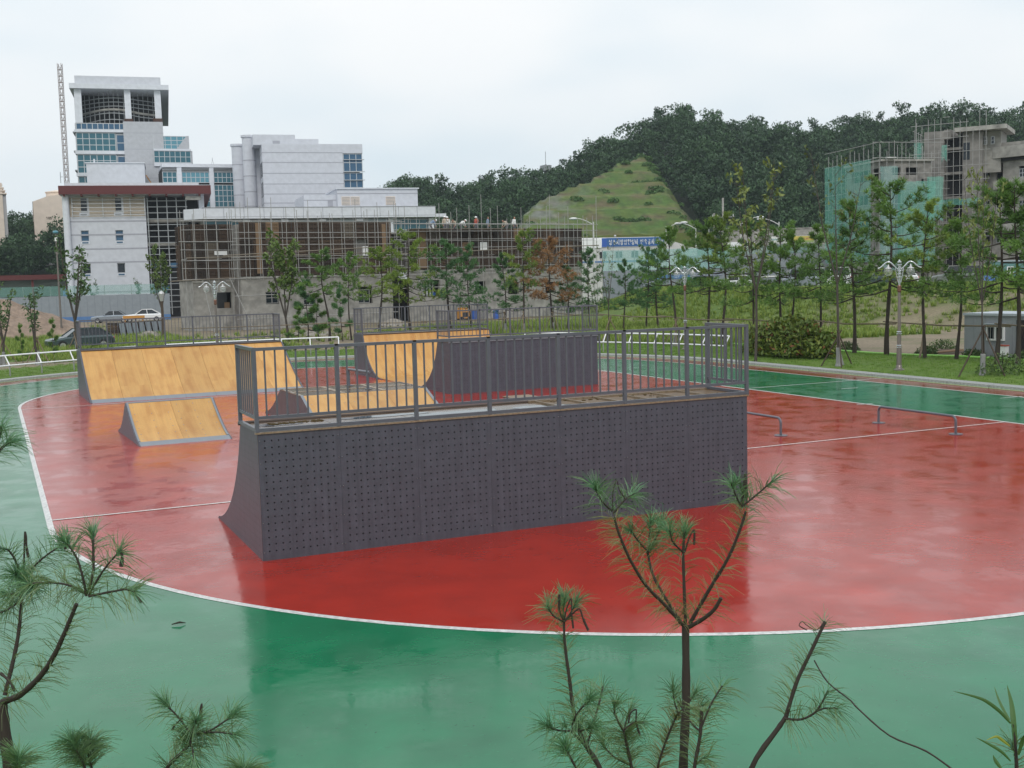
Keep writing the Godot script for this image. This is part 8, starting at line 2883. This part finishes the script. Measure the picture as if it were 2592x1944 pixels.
	dead(g, [Vector3(-2.994, 3.059, 12.267), Vector3(-2.992, 3.033, 12.271), Vector3(-2.997, 3.003, 12.271)], 0.005)
	dead(g, [Vector3(-3.169, 3.089, 12.131), Vector3(-3.166, 3.070, 12.134), Vector3(-3.166, 3.056, 12.135)], 0.004)
	twig(g, "second_stem", [Vector3(-3.389, 2.471, 11.819), Vector3(-3.356, 2.576, 11.790), Vector3(-3.330, 2.675, 11.770), Vector3(-3.312, 2.786, 11.745), Vector3(-3.303, 2.870, 11.718)], 0.008, 0.006, 200, 60, 0.3)
	twig(g, "shoot", [Vector3(-3.303, 2.864, 11.719), Vector3(-3.263, 2.916, 11.732), Vector3(-3.211, 2.962, 11.750), Vector3(-3.158, 2.996, 11.771)], 0.0045, 0.003, 300, 130, 0.05)
	twig(g, "shoot", [Vector3(-3.303, 2.866, 11.730), Vector3(-3.324, 2.956, 11.744), Vector3(-3.346, 2.997, 11.753), Vector3(-3.377, 3.008, 11.759)], 0.0045, 0.003, 280, 60, 0.05)
	twig(g, "shoot", [Vector3(-3.314, 2.798, 11.742), Vector3(-3.354, 2.775, 11.749), Vector3(-3.403, 2.759, 11.751)], 0.0045, 0.003, 320, 60, 0.1)
	twig(g, "shoot", [Vector3(-3.306, 2.845, 11.742), Vector3(-3.320, 2.896, 11.796), Vector3(-3.325, 2.928, 11.857)], 0.0045, 0.003, 400, 220, 0.0)
	twig(g, "shoot", [Vector3(-3.307, 2.822, 11.743), Vector3(-3.291, 2.860, 11.813), Vector3(-3.275, 2.883, 11.884)], 0.0045, 0.003, 400, 200, 0.0)
	twig(g, "shoot", [Vector3(-3.309, 2.810, 11.744), Vector3(-3.334, 2.812, 11.688), Vector3(-3.361, 2.802, 11.633)], 0.0045, 0.003, 400, 160, 0.0)
	dead(g, [Vector3(-3.299, 2.872, 11.731), Vector3(-3.292, 2.955, 11.726), Vector3(-3.283, 3.052, 11.720), Vector3(-3.280, 3.031, 11.724), Vector3(-3.281, 2.996, 11.727), Vector3(-3.278, 2.955, 11.732)], 0.0038)
	twig(g, "edge_shoot", [Vector3(-3.383, 3.318, 11.682), Vector3(-3.342, 3.371, 11.695), Vector3(-3.306, 3.399, 11.708)], 0.006, 0.004, 300, 140, 0.0)
	twig(g, "edge_shoot", [Vector3(-3.373, 3.351, 11.683), Vector3(-3.349, 3.409, 11.688), Vector3(-3.341, 3.450, 11.688)], 0.005, 0.004, 200, 90, 0.0)
	twig(g, "brown_shoot", [Vector3(-3.397, 2.575, 11.882), Vector3(-3.370, 2.553, 11.918), Vector3(-3.354, 2.519, 11.940)], 0.006, 0.003, 0, 0, 0)

	var h := thing("young_pine", "tiny pine tip pair poking up in the left foreground", "tree")
	twig(h, "stem", [foot.call(Vector3(-3.109, 2.034, 11.933)), Vector3(-3.135, 2.182, 11.906), Vector3(-3.156, 2.235, 11.892), Vector3(-3.172, 2.277, 11.880)], 0.006, 0.003, 200, 200, 0.08)
	twig(h, "stem", [foot.call(Vector3(-3.101, 2.012, 11.884)), Vector3(-3.108, 2.155, 11.866), Vector3(-3.116, 2.208, 11.857), Vector3(-3.104, 2.262, 11.857)], 0.005, 0.003, 180, 90, 0.12)
	var k := thing("young_pine", "small bushy pine in the foreground below the near ramp's left corner", "tree")
	twig(k, "trunk", [foot.call(Vector3(-2.953, 2.073, 12.109)), Vector3(-2.874, 2.201, 12.131), Vector3(-2.798, 2.281, 12.158), Vector3(-2.780, 2.329, 12.161)], 0.008, 0.005, 160, 60, 0.15)
	twig(k, "shoot", [Vector3(-2.780, 2.329, 12.161), Vector3(-2.823, 2.403, 12.156), Vector3(-2.871, 2.464, 12.151)], 0.004, 0.003, 240, 130, 0.1)
	twig(k, "shoot", [Vector3(-2.780, 2.329, 12.161), Vector3(-2.720, 2.340, 12.187), Vector3(-2.631, 2.398, 12.221)], 0.004, 0.003, 260, 170, 0.08)
	twig(k, "shoot", [Vector3(-2.780, 2.329, 12.161), Vector3(-2.774, 2.380, 12.213), Vector3(-2.776, 2.415, 12.264)], 0.004, 0.003, 320, 150, 0.1)
	twig(k, "shoot", [Vector3(-2.773, 2.329, 12.164), Vector3(-2.701, 2.343, 12.217), Vector3(-2.638, 2.339, 12.267)], 0.0035, 0.0025, 240, 70, 0.2)
	twig(k, "shoot", [Vector3(-2.788, 2.313, 12.181), Vector3(-2.788, 2.288, 12.249), Vector3(-2.797, 2.256, 12.270)], 0.004, 0.003, 320, 140, 0.05)
	dead(k, [Vector3(-2.756, 2.353, 12.169), Vector3(-2.742, 2.401, 12.171), Vector3(-2.738, 2.440, 12.168), Vector3(-2.746, 2.406, 12.169), Vector3(-2.741, 2.377, 12.173)], 0.0034)
	dead(k, [Vector3(-2.803, 2.391, 12.145), Vector3(-2.830, 2.367, 12.135), Vector3(-2.842, 2.347, 12.131)], 0.003)
	var m := thing("young_pine", "pine tuft at the bottom edge right beside the left pine's trunk", "tree")
	twig(m, "stem", [foot.call(Vector3(-3.380, 2.175, 12.127)), Vector3(-3.366, 2.295, 12.122), Vector3(-3.353, 2.344, 12.123)], 0.005, 0.003, 160, 150, 0.1)
	var n := thing("young_pine", "pine tuft at the bottom edge under the near ramp's left corner", "tree")
	twig(n, "stem", [foot.call(Vector3(-2.643, 2.093, 12.356)), Vector3(-2.636, 2.212, 12.347), Vector3(-2.631, 2.240, 12.347)], 0.005, 0.003, 160, 120, 0.1)

	# reed-like plant at the right edge
	rng.seed = 440
	var r := thing("reed_plant", "broad leaved reed plant at the lower right corner", "plant")
	twig(r, "stalk", [foot.call(Vector3(-0.290, 2.155, 13.625)), Vector3(-0.288, 2.273, 13.614), Vector3(-0.291, 2.406, 13.599)], 0.006, 0.004, 0, 0, 0)
	var blades := [
		[Vector3(-0.299, 2.409, 13.595), Vector3(-0.362, 2.467, 13.605), Vector3(-0.457, 2.530, 13.623), Vector3(-0.618, 2.596, 13.654), 0.010],
		[Vector3(-0.301, 2.421, 13.593), Vector3(-0.301, 2.444, 13.569), Vector3(-0.292, 2.471, 13.537), Vector3(-0.280, 2.506, 13.506), 0.008],
		[Vector3(-0.287, 2.338, 13.608), Vector3(-0.290, 2.406, 13.600), Vector3(-0.277, 2.467, 13.578), Vector3(-0.271, 2.525, 13.552), 0.015],
		[Vector3(-0.346, 2.304, 13.640), Vector3(-0.396, 2.349, 13.646), Vector3(-0.447, 2.383, 13.641), Vector3(-0.500, 2.414, 13.637), 0.008],
		[Vector3(-0.345, 2.353, 13.635), Vector3(-0.376, 2.379, 13.630), Vector3(-0.399, 2.395, 13.629), Vector3(-0.454, 2.395, 13.637), 0.008],
		[Vector3(-0.413, 2.300, 13.665), Vector3(-0.425, 2.318, 13.658), Vector3(-0.432, 2.332, 13.653), Vector3(-0.436, 2.347, 13.650), 0.010],
		[Vector3(-0.297, 2.311, 13.628), Vector3(-0.299, 2.363, 13.644), Vector3(-0.303, 2.391, 13.661), Vector3(-0.315, 2.430, 13.696), 0.012]]
	for i in blades.size():
		var q: Array = blades[i]
		var path := smooth_path(PackedVector3Array([q[0], q[1], q[2], q[3]]))
		var s := Sh.new()
		s.colored = true
		s.col = Color(0.06, 0.13, 0.035) if i != 4 else Color(0.24, 0.27, 0.03)
		for j in path.size() - 1:
			var u0 := float(j) / (path.size() - 1)
			var u1 := float(j + 1) / (path.size() - 1)
			var dir := (path[j + 1] - path[j]).normalized()
			var side := dir.cross(Vector3(-0.407, 0.3, 0.86)).normalized()
			var fold := Vector3(-0.407, 0, 0.909) * float(q[4]) * 0.35
			var w0: float = 0.62 * q[4] * (sin(PI * clampf(u0 * 0.86 + 0.14, 0, 1)) + 0.02)
			var w1: float = 0.62 * q[4] * (sin(PI * clampf(u1 * 0.86 + 0.14, 0, 1)) + 0.02)
			s.quad(path[j] - side * w0, path[j] + fold * w0 / q[4], path[j + 1] + fold * w1 / q[4], path[j + 1] - side * w1)
			s.quad(path[j] + fold * w0 / q[4], path[j] + side * w0, path[j + 1] + side * w1, path[j + 1] + fold * w1 / q[4])
		obj("blade", s, M["leaf"], r)
	twig(r, "pine_sprig", [Vector3(-0.253, 2.234, 13.578), Vector3(-0.253, 2.282, 13.574), Vector3(-0.258, 2.324, 13.567)], 0.004, 0.003, 240, 90, 0.4)
